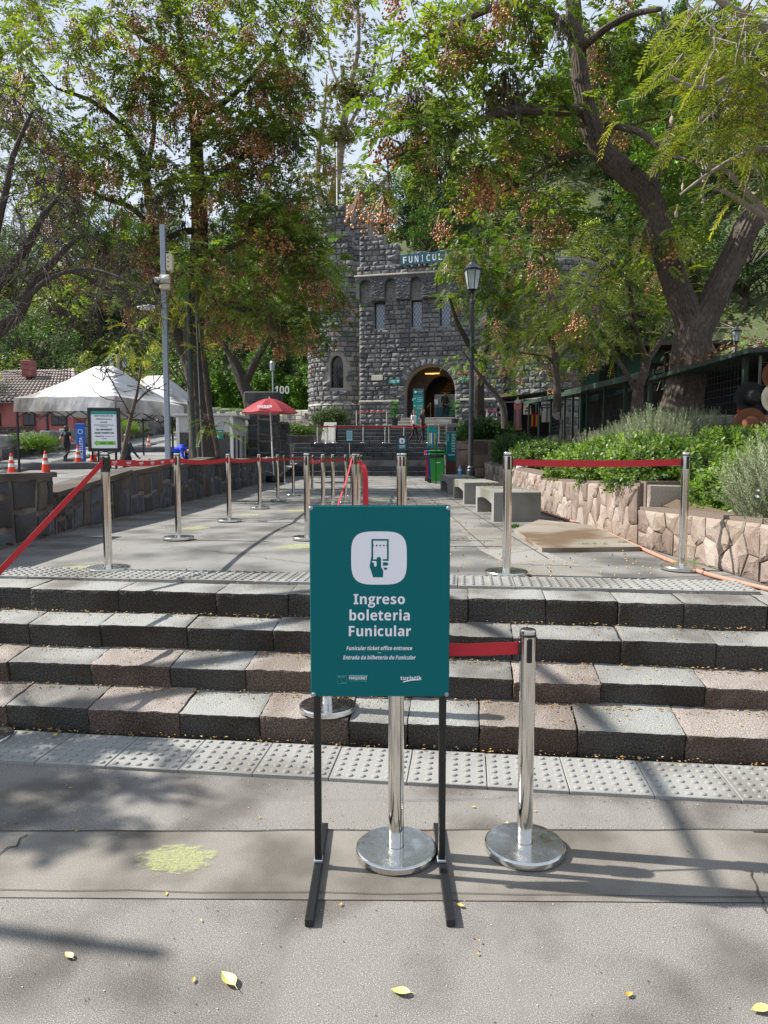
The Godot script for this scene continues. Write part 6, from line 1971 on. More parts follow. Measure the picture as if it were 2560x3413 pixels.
	shrub("rosemary_bush", "grey-green rosemary left of the furrowed trunk behind the glossy shrubs", "shrub", Vector3(4.0, 1.3, -12.2), Vector3(0.85, 0.72, 0.9), needles, 2300, ro, 1.6, rg, 50)
	shrub("rosemary_bush", "hazy blue-green rosemary at the far end of the planter beside the lamp post", "shrub", Vector3(4.1, 1.35, -16.0), Vector3(1.1, 0.42, 1.3), needles, 2600, [lin(70, 92, 68), lin(116, 136, 106)], 1.6, rg, 80)
	shrub("rosemary_bush", "blue-green rosemary under the thin straight jacaranda", "shrub", Vector3(4.4, 1.35, -14.0), Vector3(0.9, 0.5, 1.0), needles, 2300, [lin(76, 98, 70), lin(124, 142, 108)], 1.6, rg, 50)
	shrub("rosemary_bush", "rosemary at the foot of the market stall with the hats", "shrub", Vector3(5.0, 1.15, -7.4), Vector3(0.6, 0.6, 0.6), needles, 1700, ro, 1.5, rg, 50)
	shrub("rosemary_bush", "low grey-green rosemary growing between the glossy shrubs above the taller wall", "shrub", Vector3(3.35, 1.25, -8.75), Vector3(0.42, 0.66, 0.42), needles, 1100, ro, 1.6, rg, 40)
	shrub("rosemary_bush", "grey-green rosemary tuft behind the left glossy shrub, near the benches", "shrub", Vector3(3.5, 1.25, -10.5), Vector3(0.42, 0.6, 0.42), needles, 1000, ro, 1.6, rg, 40)
	# vines on the far wall, plants by the steps
	shrub("shrub", "leafy vines over the far street wall behind the running person", "shrub", Vector3(-17.4, 2.0, -35.5), Vector3(0.9, 0.7, 3.0), glossy, 1500, [lin(84, 120, 46), lin(130, 158, 66)], 0.3, "vines along the far street wall")
	shrub("shrub", "light green vines over the far street wall under the second canopy", "shrub", Vector3(-17.4, 3.2, -47.0), Vector3(1.0, 0.8, 5.0), glossy, 2200, [lin(110, 150, 50), lin(160, 184, 76)], 0.3, "vines along the far street wall")
	shrub("shrub", "leafy bush hanging over the far street wall at the left edge", "shrub", Vector3(-18.4, 1.6, -29.5), Vector3(1.3, 2.0, 2.0), glossy, 2200, [lin(56, 84, 36), lin(110, 134, 62)], 0.4, "vines along the far street wall")
	for q in [[Vector3(1.55, 4.05, -44.2), "potted leafy plant left of the arch steps"], [Vector3(5.15, 4.0, -43.4), "potted leafy plant right of the arch steps"]]:
		var o := thing("potted_plant", q[1], "plant", q[0] - Vector3(0.9, 0.55, -0.6))
		var pot := MB.new()
		pot.lathe([Vector2(0, 0), Vector2(0.17, 0), Vector2(0.23, 0.42), Vector2(0.2, 0.42), Vector2(0.19, 0.38), Vector2(0, 0.38)], 14)
		part(o, "pot", pot.mesh(), M.black_plastic)
		var lv := MB.new()
		for i in 60:
			var a := rnd(0, TAU)
			var y := rnd(0.55, 1.5)
			var p := Vector3(cos(a) * rnd(0, 0.12), y, sin(a) * rnd(0, 0.12))
			var d := Vector3(cos(a), rnd(-0.2, 0.7), sin(a)).normalized()
			var w := d.cross(Vector3.UP).normalized() * 0.1
			lv.col = lin(62, 116, 40) * rnd(0.7, 1.3)
			lv.tri(p, p + d * 0.2 - w, p + d * 0.36)
			lv.tri(p, p + d * 0.36, p + d * 0.2 + w)
		lv.col = lin(90, 80, 60)
		lv.tube([Vector3(0, 0.38, 0), Vector3(0.02, 1.4, 0)], [0.02, 0.012], 5)
		part(o, "leaves", lv.mesh(), M.leaf)
	# tufts growing at the slab
	mb = MB.new()
	for i in 26:
		var a := rnd(0, TAU)
		var d := Vector3(cos(a) * rnd(0.2, 1), 1.0, sin(a) * rnd(0.2, 1)).normalized()
		var w := d.cross(Vector3(0.2, 0.1, 1)).normalized() * 0.004
		mb.tri(-w, w, d * rnd(0.03, 0.07))
	var tuft := mb.mesh()
	var where := []
	var tints := []
	for q in [[Vector3(2.06, 0.74, -7), 24, 0.16], [Vector3(1.67, 0.74, -9.01), 12, 0.06], [Vector3(2.44, 0.74, -7.14), 8, 0.05], [Vector3(2.48, 0.74, -5.79), 10, 0.1], [Vector3(2.95, 0.74, -9.01), 8, 0.06]]:
		for i in q[1]:
			where.append(Transform3D(Basis(Vector3.UP, rnd(0, TAU)), q[0] + Vector3(rnd(-1, 1) * q[2], 0, rnd(-0.3, 0.3) * q[2])))
			tints.append(lin(92, 132, 48) * rnd(0.7, 1.2))
	many(self, "weeds", tuft, M.leaf_matt, where, tints, "small green weeds at the edge of the low slab")

# ---------------------------------------------------------------- the big sign
func main_sign() -> void:
	var s := thing("ticket_office_sign", "large teal sign reading Ingreso boleteria Funicular on a black stand in the foreground", "sign", Vector3(-0.016, 0, -2.72))
	part(s, "panel", bx(Vector3(0.537, 0.745, 0.008), 0.002, Vector3(0, 1.088, 0.012)), M.teal_panel)
	part(s, "panel_edge", bx(Vector3(0.541, 0.749, 0.004), 0.001, Vector3(0, 1.088, 0.005)), M.black_metal)
	for x in [-0.247, 0.247]:
		part(s, "leg", bx(Vector3(0.028, 1.44, 0.028), 0.003, Vector3(x, 0.735, -0.013)), M.black_metal)
		part(s, "foot", bx(Vector3(0.032, 0.03, 0.66), 0.003, Vector3(x + (0.0 if x < 0 else 0.004), 0.016, 0.02)), M.black_metal, Transform3D(Basis(Vector3.UP, 0.02 if x < 0 else 0.05), Vector3.ZERO) if false else Transform3D())
		part(s, "foot_weld", bx(Vector3(0.036, 0.012, 0.04), 0.003, Vector3(x, 0.036, -0.013)), M.galvanised)
	part(s, "cross_bar", bx(Vector3(0.47, 0.025, 0.025), 0.003, Vector3(0, 1.42, -0.013)), M.black_metal)
	part(s, "cross_bar", bx(Vector3(0.47, 0.025, 0.025), 0.003, Vector3(0, 0.74, -0.013)), M.black_metal)
	for q in [[-0.263, 1.452], [0.262, 1.452], [-0.258, 0.724], [0.26, 0.724]]:
		var b := MB.new()
		b.lathe([Vector2(0.0085, 0), Vector2(0.0085, 0.003), Vector2(0.005, 0.006), Vector2(0, 0.006)], 12, Transform3D(Basis(Vector3.RIGHT, PI / 2), Vector3(q[0], q[1], 0.016)))
		part(s, "bolt", b.mesh(), M.galvanised)
	# places on the panel: (right, down) from its upper left corner, in thousandths of its width
	var at := func(px: float, py: float) -> Vector3: return Vector3((px - 778.0) / 2501.0, 1.4605 - (py - 100.0) / 2501.0, 0.0162)
	var ic := MB.new()
	ic.prism(squircle(0.1068, 0.103), 0.0012, Transform3D(Basis.IDENTITY, at.call(770, 602)))
	part(s, "emblem", ic.mesh(), M.print_white)
	var lift := Vector3(0, 0, 0.0012)
	var hand := MB.new()
	var poly := func(hand_: MB, a: Array) -> void:
		var p := PackedVector2Array()
		for q in a:
			var w: Vector3 = at.call(q[0], q[1])
			p.append(Vector2(w.x, w.y))
		hand_.prism(p, 0.0009, Transform3D(Basis.IDENTITY, Vector3(0, 0, 0.0174)))
	poly.call(hand, [[698, 418], [863, 418], [863, 628], [808, 628], [808, 612], [847, 612], [847, 434], [714, 434], [714, 614], [748, 614], [750, 600], [758, 592], [770, 589], [782, 594], [789, 606], [790, 690], [804, 706], [811, 732], [808, 788], [714, 788], [679, 680], [697, 583]])
	poly.call(hand, [[808, 643], [846, 643], [856, 650], [859, 660], [854, 670], [844, 674], [808, 674]])
	poly.call(hand, [[812, 694], [850, 694], [848, 706], [840, 716], [826, 717]])
	for x in [714, 740, 774, 808, 841]:
		var w: float = 6 if x == 714 or x == 841 else 15
		poly.call(hand, [[x, 473], [x + w, 473], [x + w, 487], [x, 487]])
	part(s, "hand_and_ticket", hand.mesh(), M.teal_panel)
	hand = MB.new()
	for a in [[[698, 630], [744, 630], [747, 640], [747, 672], [742, 682], [732, 684], [724, 678], [722, 648], [704, 640]]]:
		var p := PackedVector2Array()
		for q in a:
			var w: Vector3 = at.call(q[0], q[1])
			p.append(Vector2(w.x, w.y))
		hand.prism(p, 0.0006, Transform3D(Basis.IDENTITY, Vector3(0, 0, 0.0184)))
	part(s, "thumb_line", hand.mesh(), M.print_white)
	text(s, "Ingreso", bold, 494.0 / 2501, at.call(772, 1018), M.print_white, Basis.IDENTITY, 132.0 / 2501)
	text(s, "boleteria", bold, 582.0 / 2501, at.call(776, 1156), M.print_white, Basis.IDENTITY, 108.0 / 2501)
	text(s, "Funicular", bold, 600.0 / 2501, at.call(778, 1312), M.print_white, Basis.IDENTITY, 108.0 / 2501)
	text(s, "Funicular ticket office entrance", bold, 634.0 / 2501, at.call(775, 1482), M.print_white, Basis.IDENTITY, 41.0 / 2501, 0.2)
	text(s, "...", bold, 30.0 / 2501, at.call(774, 1528), M.print_white, Basis.IDENTITY, 7.0 / 2501)
	text(s, "Entrada da bilheteria do Funicular", bold, 700.0 / 2501, at.call(775, 1574), M.print_white, Basis.IDENTITY, 41.0 / 2501, 0.2)
	text(s, "PARQUEMET", bold, 176.0 / 2501, at.call(566, 1782), M.print_white, Basis.IDENTITY, 36.0 / 2501)
	text(s, "Parque Metropolitano de Santiago", plain, 174.0 / 2501, at.call(566, 1810), M.print_teal, Basis.IDENTITY, 9.0 / 2501)
	text(s, "turistik", bold, 208.0 / 2501, at.call(1082, 1778), M.print_white, Basis.IDENTITY, 42.0 / 2501)
	hand = MB.new()
	poly.call(hand, [[475, 1748], [658, 1748], [658, 1758], [475, 1758]])
	poly.call(hand, [[478, 1804], [652, 1804], [652, 1806], [478, 1806]])
	for q in [[362, 1750, 456, 1752], [362, 1831, 456, 1833], [362, 1750, 364, 1833], [454, 1750, 456, 1833], [399, 1752, 401, 1831], [408, 1756, 446, 1759], [408, 1764, 440, 1767], [408, 1772, 438, 1775], [408, 1822, 450, 1825]]:
		poly.call(hand, [[q[0], q[1]], [q[2], q[1]], [q[2], q[3]], [q[0], q[3]]])
	poly.call(hand, [[372, 1762], [382, 1756], [394, 1762], [392, 1772], [376, 1772]])
	part(s, "logo_box", hand.mesh(), M.print_teal)
	hand = MB.new()
	var sw := []
	for i in 13:
		var t := i / 12.0
		sw.append([1002 + 160 * t, 1816 - 26 * sin(t * PI * 0.62 + 0.1)])
	for i in range(12, -1, -1):
		var t := i / 12.0
		sw.append([1002 + 160 * t, 1822 - 16 * sin(t * PI * 0.62) - 8 * t])
	poly.call(hand, sw)
	part(s, "logo_swoosh", hand.mesh(), M.print_white)

# ---------------------------------------------------------------- belt posts
var post_proto: Node3D

func make_post() -> Node3D:
	var o := thing("stanchion", "", "stanchion")
	var b := MB.new()
	b.lathe([Vector2(0.0, 0.0), Vector2(0.160, 0.0), Vector2(0.160, 0.007)], 48)
	part(o, "foot_ring", b.mesh(), M.black_plastic)
	b = MB.new()
	b.lathe([Vector2(0.150, 0.007), Vector2(0.1655, 0.008), Vector2(0.167, 0.012), Vector2(0.167, 0.031), Vector2(0.1645, 0.035), Vector2(0.159, 0.038), Vector2(0.1, 0.0395), Vector2(0.034, 0.0405)], 56)
	part(o, "base", b.mesh(), M.steel_base)
	b = MB.new()
	b.lathe([Vector2(0.0325, 0.04), Vector2(0.0325, 0.925), Vector2(0.0335, 0.926), Vector2(0.0335, 0.938), Vector2(0.0315, 0.942)], 32)
	part(o, "pole", b.mesh(), M.steel)
	b = MB.new()
	b.lathe([Vector2(0.0315, 0.9425), Vector2(0.029, 0.9445), Vector2(0.0, 0.9445)], 32)
	part(o, "cap", b.mesh(), M.steel_base)
	b = MB.new()
	b.lathe([Vector2(0.0328, 0.915), Vector2(0.0338, 0.916), Vector2(0.0338, 0.924), Vector2(0.0328, 0.925)], 32)
	part(o, "cap_ring", b.mesh(), M.black_plastic)
	for k in 4:
		part(o, "belt_slot", bx(Vector3(0.022, 0.1, 0.01), 0.003, Vector3(0, 0.862, 0.033)), M.black_plastic, Transform3D(Basis(Vector3.UP, k * PI / 2), Vector3.ZERO))
	return o

func post(label: String, at: Vector3, turn := 0.0, group := "", lean := 0.0) -> Vector3:
	var o: Node3D
	if post_proto == null:
		post_proto = make_post()
		o = post_proto
		o.position = at
		o.rotation.y = turn
		o.set_meta("label", label)
		if group: o.set_meta("group", group)
	else:
		o = copy_of(post_proto, label, at, turn, group)
	if lean != 0.0:
		o.basis = Basis(Vector3.BACK, lean) * Basis(Vector3.UP, turn)
	return at + o.basis * Vector3(0, 0.866, 0)

# a webbing belt between two posts
func belt(label: String, a: Vector3, b: Vector3, sag := 0.02, print_ := 0, trim := 0.034) -> void:
	var d := (b - a)
	var u := Vector3(d.x, 0, d.z).normalized()
	a += u * trim
	b -= u * trim
	var n := 12
	var mb := MB.new()
	var w := 0.026
	var side := u.cross(Vector3.UP).normalized() * 0.0008
	var last := Vector3.ZERO
	for i in n + 1:
		var t := float(i) / n
		var p := a.lerp(b, t) - Vector3(0, sag * 4 * t * (1 - t), 0)
		if i > 0:
			var h := Vector3(0, w, 0)
			mb.quad(last - h + side, p - h + side, p + h + side, last + h + side)
			mb.quad(p - h - side, last - h - side, last + h - side, p + h - side)
			mb.quad(last + h + side, p + h + side, p + h - side, last + h - side)
			mb.quad(last - h - side, p - h - side, p - h + side, last - h + side)
		last = p
	var o := solo("barrier_belt", mb.mesh(), M.red_belt, label, "belt", Vector3.ZERO, 0.0, "red barrier belts")
	for e in [[a, u], [b, -u]]:
		part(o, "belt_clip", bx(Vector3(0.02, 0.062, 0.024), 0.004), M.black_plastic, Transform3D(Basis(Vector3.UP, -atan2(u.z, u.x)), e[0] - e[1] * 0.004))
	for i in print_:
		var t := (i + 0.5) / print_
		var p := a.lerp(b, t) - Vector3(0, sag * 4 * t * (1 - t), 0)
		var bas := Basis(u, Vector3.UP, u.cross(Vector3.UP))
		text(o, "turistik", bold, 0.115, p + bas.z * 0.0014 + Vector3(0, 0.006, 0), M.belt_print, bas, 0.024)
		part(o, "print_swoosh", bx(Vector3(0.05, 0.004, 0.0006), 0, Vector3.ZERO), M.belt_print, Transform3D(bas, p + bas.z * 0.0014 - Vector3(0, 0.016, 0)))

func frame_on_post(s: Node3D, w: float, h: float, paper: Material) -> void:
	var fr := MB.new()
	for k in [-1, 1]:
		fr.cbox(Vector3(k * (w / 2 + 0.012), 0, 0), Vector3(0.026, h + 0.05, 0.022), 0.004)
		fr.cbox(Vector3(0, k * (h / 2 + 0.012), 0), Vector3(w - 0.002, 0.026, 0.022), 0.004)
	part(s, "frame", fr.mesh(), M.black_plastic)
	part(s, "backing", bx(Vector3(w + 0.02, h + 0.02, 0.006), 0, Vector3(0, 0, -0.006)), M.black_plastic)
	part(s, "sheet", bx(Vector3(w, h, 0.002), 0, Vector3(0, 0, 0.002)), paper)
	part(s, "holder", bx(Vector3(0.03, 0.06, 0.02), 0.004, Vector3(0, -h / 2 - 0.05, -0.002)), M.black_plastic)
	var c := MB.new()
	c.lathe([Vector2(0.037, -0.11), Vector2(0.037, 0.0), Vector2(0.034, 0.004), Vector2(0.0, 0.004)], 24, Transform3D(Basis.IDENTITY, Vector3(0, -h / 2 - 0.075, 0)))
	part(s, "collar", c.mesh(), M.black_plastic)

func stanchions() -> void:
	var E1 := 0.735
	# foreground
	var n1 := post("nearest steel stanchion, standing alone to the right of the big sign", Vector3(0.59, 0, -2.86), 0.0)
	var n2 := post("steel stanchion half hidden behind the big teal sign", Vector3(0.05, 0, -2.83), 0.0)
	belt("red belt from the nearest right stanchion to the post behind the big sign", n2, n1, 0.004)
	# on the lowest step behind the sign and at the left edge
	var n3 := post("steel stanchion on the lowest stair, only its base showing left of the sign's leg", Vector3(-0.33, 0.165, -4.06), 0.4)
	var n4 := post("steel stanchion cut off by the left picture edge at the foot of the stairs", Vector3(-2.33, 0.0, -4.0), 0.2)
	# left row
	var row := [Vector3(-2.19, 0.737, -5.59), Vector3(-2.25, 0.737, -7.73), Vector3(-2.16, 0.737, -9.87), Vector3(-2.16, 0.737, -12.32), Vector3(-2.17, 0.737, -14.5), Vector3(-2.09, 0.737, -16.37)]
	var tops := []
	for i in row.size():
		var l := "left queue stanchion with the framed ticket notice on top" if i == 0 else "steel stanchion, %s behind the one with the ticket notice in the left queue row" % ordinal(i - 1)
		tops.append(post(l, row[i], rnd(-0.1, 0.1), "left queue row"))
	var lean_top := post("leaning steel stanchion at the far end of the left queue row", Vector3(-1.95, E1, -19.2), 0.1, "left queue row", -0.04)
	tops.append(lean_top)
	for i in tops.size() - 1:
		belt("red belt printed in white from the ticket notice post to the next left-row post" if i == 0 else "red belt span, %s after the printed one in the left queue row" % ordinal(i - 1), tops[i], tops[i + 1], 0.03 if i else 0.02, 6 if i == 0 else 0)
	belt("long red belt sloping down from the ticket notice post to the left picture edge", n4, tops[0], 0.0)
	post("short steel stanchion against the gate pillar behind the left row", Vector3(-3.3, E1, -23.5), 0.0)
	# middle row
	var mid := [Vector3(-0.84, 0.737, -7.73), Vector3(-0.97, E1, -11.3), Vector3(-0.9, E1, -12.5), Vector3(-0.75, E1, -13.9), Vector3(-0.72, E1, -15.9), Vector3(-0.68, E1, -17.8), Vector3(-0.63, E1, -20.0)]
	var mt := []
	for i in mid.size():
		mt.append(post("steel stanchion just left of the big sign's top corner, first of the middle queue row" if i == 0 else "steel stanchion, %s behind the first of the middle queue row" % ordinal(i - 1), mid[i], rnd(-0.1, 0.1), "middle queue row"))
	for i in mt.size() - 1:
		belt("red printed belt at the front of the middle queue row" if i == 0 else "red belt span, %s after the printed one in the middle queue row" % ordinal(i - 1), mt[i], mt[i + 1], 0.03, 5 if i == 0 else 0)
	# post with a loose belt
	var h := post("steel stanchion above the sign from which a loose red belt hangs", Vector3(-0.38, E1, -9.1), 0.3)
	post("steel stanchion close behind the one with the hanging belt", Vector3(-0.36, E1, -9.9), 0.1)
	var mb := MB.new()
	ribbon(mb, [h + Vector3(0.03, 0.0, 0.02), h + Vector3(0.1, -0.06, 0.05), h + Vector3(0.14, -0.2, 0.07), h + Vector3(0.15, -0.84, 0.08)], Vector3(0.07, 0.0, 0.01))
	ribbon(mb, [h + Vector3(-0.03, 0.02, 0.03), h + Vector3(-0.1, -0.25, 0.06), h + Vector3(-0.2, -0.55, 0.08), h + Vector3(-0.28, -0.84, 0.1)], Vector3(0.022, 0.008, 0.015))
	solo("barrier_belt", mb.mesh(), M.red_belt, "loose red belt hanging in two strands down its post above the sign", "belt", Vector3.ZERO, 0.0, "red barrier belts")
	# right of the middle
	var r1 := post("steel stanchion right of the sign's centre with its twin close behind", Vector3(0.2, E1, -7.25), 0.0)
	post("steel stanchion hidden close behind its twin right of the sign's centre", Vector3(0.17, E1, -7.75), 0.2)
	for i in 3:
		post(["far steel stanchion that carries a small teal notice", "far steel stanchion, one step behind the small teal notice", "farthest steel stanchion behind the small teal notice"][i], [Vector3(0.38, E1, -15.0), Vector3(0.4, E1, -17.6), Vector3(0.48, E1, -20.4)][i], 0.1 * i)
	# right pair
	var p1 := post("steel stanchion in front of the nearest bench, left end of the right belt", Vector3(0.94, 0.737, -5.4), 0.05)
	var p2 := post("steel stanchion beside the planter wall, right end of the right belt", Vector3(2.4, 0.737, -5.66), 0.05)
	belt("red belt across the planter shrubs between the two right stanchions", p1, p2, 0.012)
	post("steel stanchion beside the green bin", Vector3(2.02, E1, -23.6), 0.1)
	# the notice on the first post of the left row
	var s := thing("ticket_notice", "black framed white notice about online tickets with a green arrow, on the first left stanchion", "sign", row[0] + Vector3(0, 1.12, 0), 0.06)
	frame_on_post(s, 0.2, 0.292, M.paper)
	part(s, "head_strip", bx(Vector3(0.198, 0.026, 0.001), 0, Vector3(0, 0.131, 0.004)), M.teal_bright)
	var lines := [["TICKET ONLINE, SÓLO CON", 0.14, 0.107, 0.0125], ["CÓDIGO QR. (Mostrar a", 0.122, 0.082, 0.0125], ["personal)", 0.05, 0.057, 0.0125], ["QUEUE ONLINE OR PREVIOUSLY PURCHASED (ones", 0.15, 0.035, 0.006], ["with the QR code)", 0.055, 0.023, 0.006], ["FILA COM INGRESSO", 0.122, 0.0, 0.0125], ["ONLINE. SOLMENTE COM", 0.146, -0.026, 0.0125], ["CÓDIGO QR", 0.07, -0.052, 0.0125], ["responsável", 0.036, -0.071, 0.006]]
	for l in lines:
		text(s, l[0], bold, l[1], Vector3(-0.036 if l[0] == "CÓDIGO QR" else 0.0, l[2], 0.0042), M.ink, Basis.IDENTITY, l[3])
	text(s, "(mostrar para o equipe", plain, 0.07, Vector3(0.04, -0.053, 0.0042), M.ink, Basis.IDENTITY, 0.006)
	var ar := MB.new()
	ar.prism(PackedVector2Array([Vector2(-0.084, -0.105), Vector2(-0.058, -0.08), Vector2(-0.058, -0.09), Vector2(0.086, -0.09), Vector2(0.086, -0.12), Vector2(-0.058, -0.12), Vector2(-0.058, -0.13)]), 0.0012, Transform3D(Basis.IDENTITY, Vector3(0, 0, 0.0032)))
	part(s, "arrow", ar.mesh(), M.arrow_green)
	text(s, "AQUÍ / HERE", bold, 0.1, Vector3(0.018, -0.104, 0.0052), M.ink, Basis.IDENTITY, 0.015)
	s = thing("queue_notice", "small teal notice with a white figure emblem on a far stanchion", "sign", Vector3(0.38, E1 + 1.18, -15.0))
	frame_on_post(s, 0.2, 0.28, M.teal_dark)
	var em := MB.new()
	em.prism(squircle(0.055, 0.055), 0.001, Transform3D(Basis.IDENTITY, Vector3(0, 0.055, 0.003)))
	part(s, "emblem", em.mesh(), M.print_white)
	part(s, "figure", bx(Vector3(0.03, 0.06, 0.001), 0, Vector3(0, 0.05, 0.005)), M.teal_dark)
	for y in [-0.04, -0.065, -0.09]:
		part(s, "small_print", bx(Vector3(0.12, 0.008, 0.001), 0, Vector3(0, y, 0.004)), M.print_white)
	s = thing("queue_notice", "pale blue framed notice on a single pole standing on the lower stairs", "sign", Vector3(-1.62, 1.18, -33.45))
	var pl := MB.new()
	pl.tube([Vector3(0, 0.0, 0), Vector3(0, 1.08, 0)], [0.03, 0.03], 12)
	part(s, "pole", pl.mesh(), M.steel)
	pl = MB.new()
	pl.lathe([Vector2(0.2, 0), Vector2(0.2, 0.03), Vector2(0, 0.035)], 24)
	part(s, "base", pl.mesh(), M.steel_base)
	part(s, "frame", bx(Vector3(0.36, 0.56, 0.04), 0.01, Vector3(0, 1.42, 0)), M.black_plastic)
	part(s, "sheet", bx(Vector3(0.28, 0.48, 0.01), 0, Vector3(0, 1.42, 0.02)), M.banner_pale)
	for y in [1.56, 1.5, 1.44, 1.36, 1.3]:
		part(s, "small_print", bx(Vector3(0.2, 0.012, 0.002), 0, Vector3(0, y, 0.027)), M.teal_dark)
	# the landing above the lower stairs
	var e := 2.29
	var lp := [[-3.35, -35.9], [-2.9, -36.6], [-1.05, -35.9], [0.05, -35.9], [0.25, -36.7], [2.25, -35.9], [2.6, -36.6], [2.75, -35.7], [4.0, -35.8], [1.0, -36.0], [-2.45, -35.8]]
	var lt := []
	for i in lp.size():
		lt.append(post("slim steel stanchion on the stair landing, number %s from its left end" % ["one", "three", "four", "five", "six", "eight", "nine", "ten", "eleven", "seven", "two"][i], Vector3(lp[i][0], e, lp[i][1]), 0.0, "stanchions on the stair landing"))
	for q in [[0, 3], [0, 1], [1, 4], [3, 4], [4, 5], [9, 8], [9, 5], [6, 7]]:
		belt("red belt on the stair landing, from its %s to its %s post" % [["leftmost", "third", "fourth", "fifth", "sixth", "eighth", "ninth", "tenth", "rightmost", "seventh"][q[0]], ["leftmost", "third", "fourth", "fifth", "sixth", "eighth", "ninth", "tenth", "rightmost", "seventh"][q[1]]], lt[q[0]], lt[q[1]], 0.04)
	var ua := post("steel stanchion at the foot of the facade left of the arch", Vector3(-1.6, 3.36, -41.5))
	var ub := post("steel stanchion beside the left potted plant", Vector3(0.15, 3.36, -41.0))
	belt("red belt along the foot of the facade left of the arch", ua, ub, 0.02)
	var uc := post("steel stanchion at the foot of the facade right of the arch", Vector3(5.9, 3.36, -41.0))
	var ud := post("steel stanchion near the stalls right of the arch", Vector3(8.2, 3.36, -40.5))
	belt("red belt in front of the castle wall right of the arch", uc, ud, 0.04)

func ribbon(mb: MB, p: Array, w: Vector3) -> void:
	var q := smooth(p, 5)
	for i in q.size() - 1:
		var k: Vector3 = w.cross(q[i + 1] - q[i]).normalized() * 0.0008
		for s in [-1.0, 1.0]:
			var a: Vector3 = q[i] + k * s
			var b: Vector3 = q[i + 1] + k * s
			mb.face([a - w / 2, a + w / 2, b + w / 2, b - w / 2], a - k * s * 9)

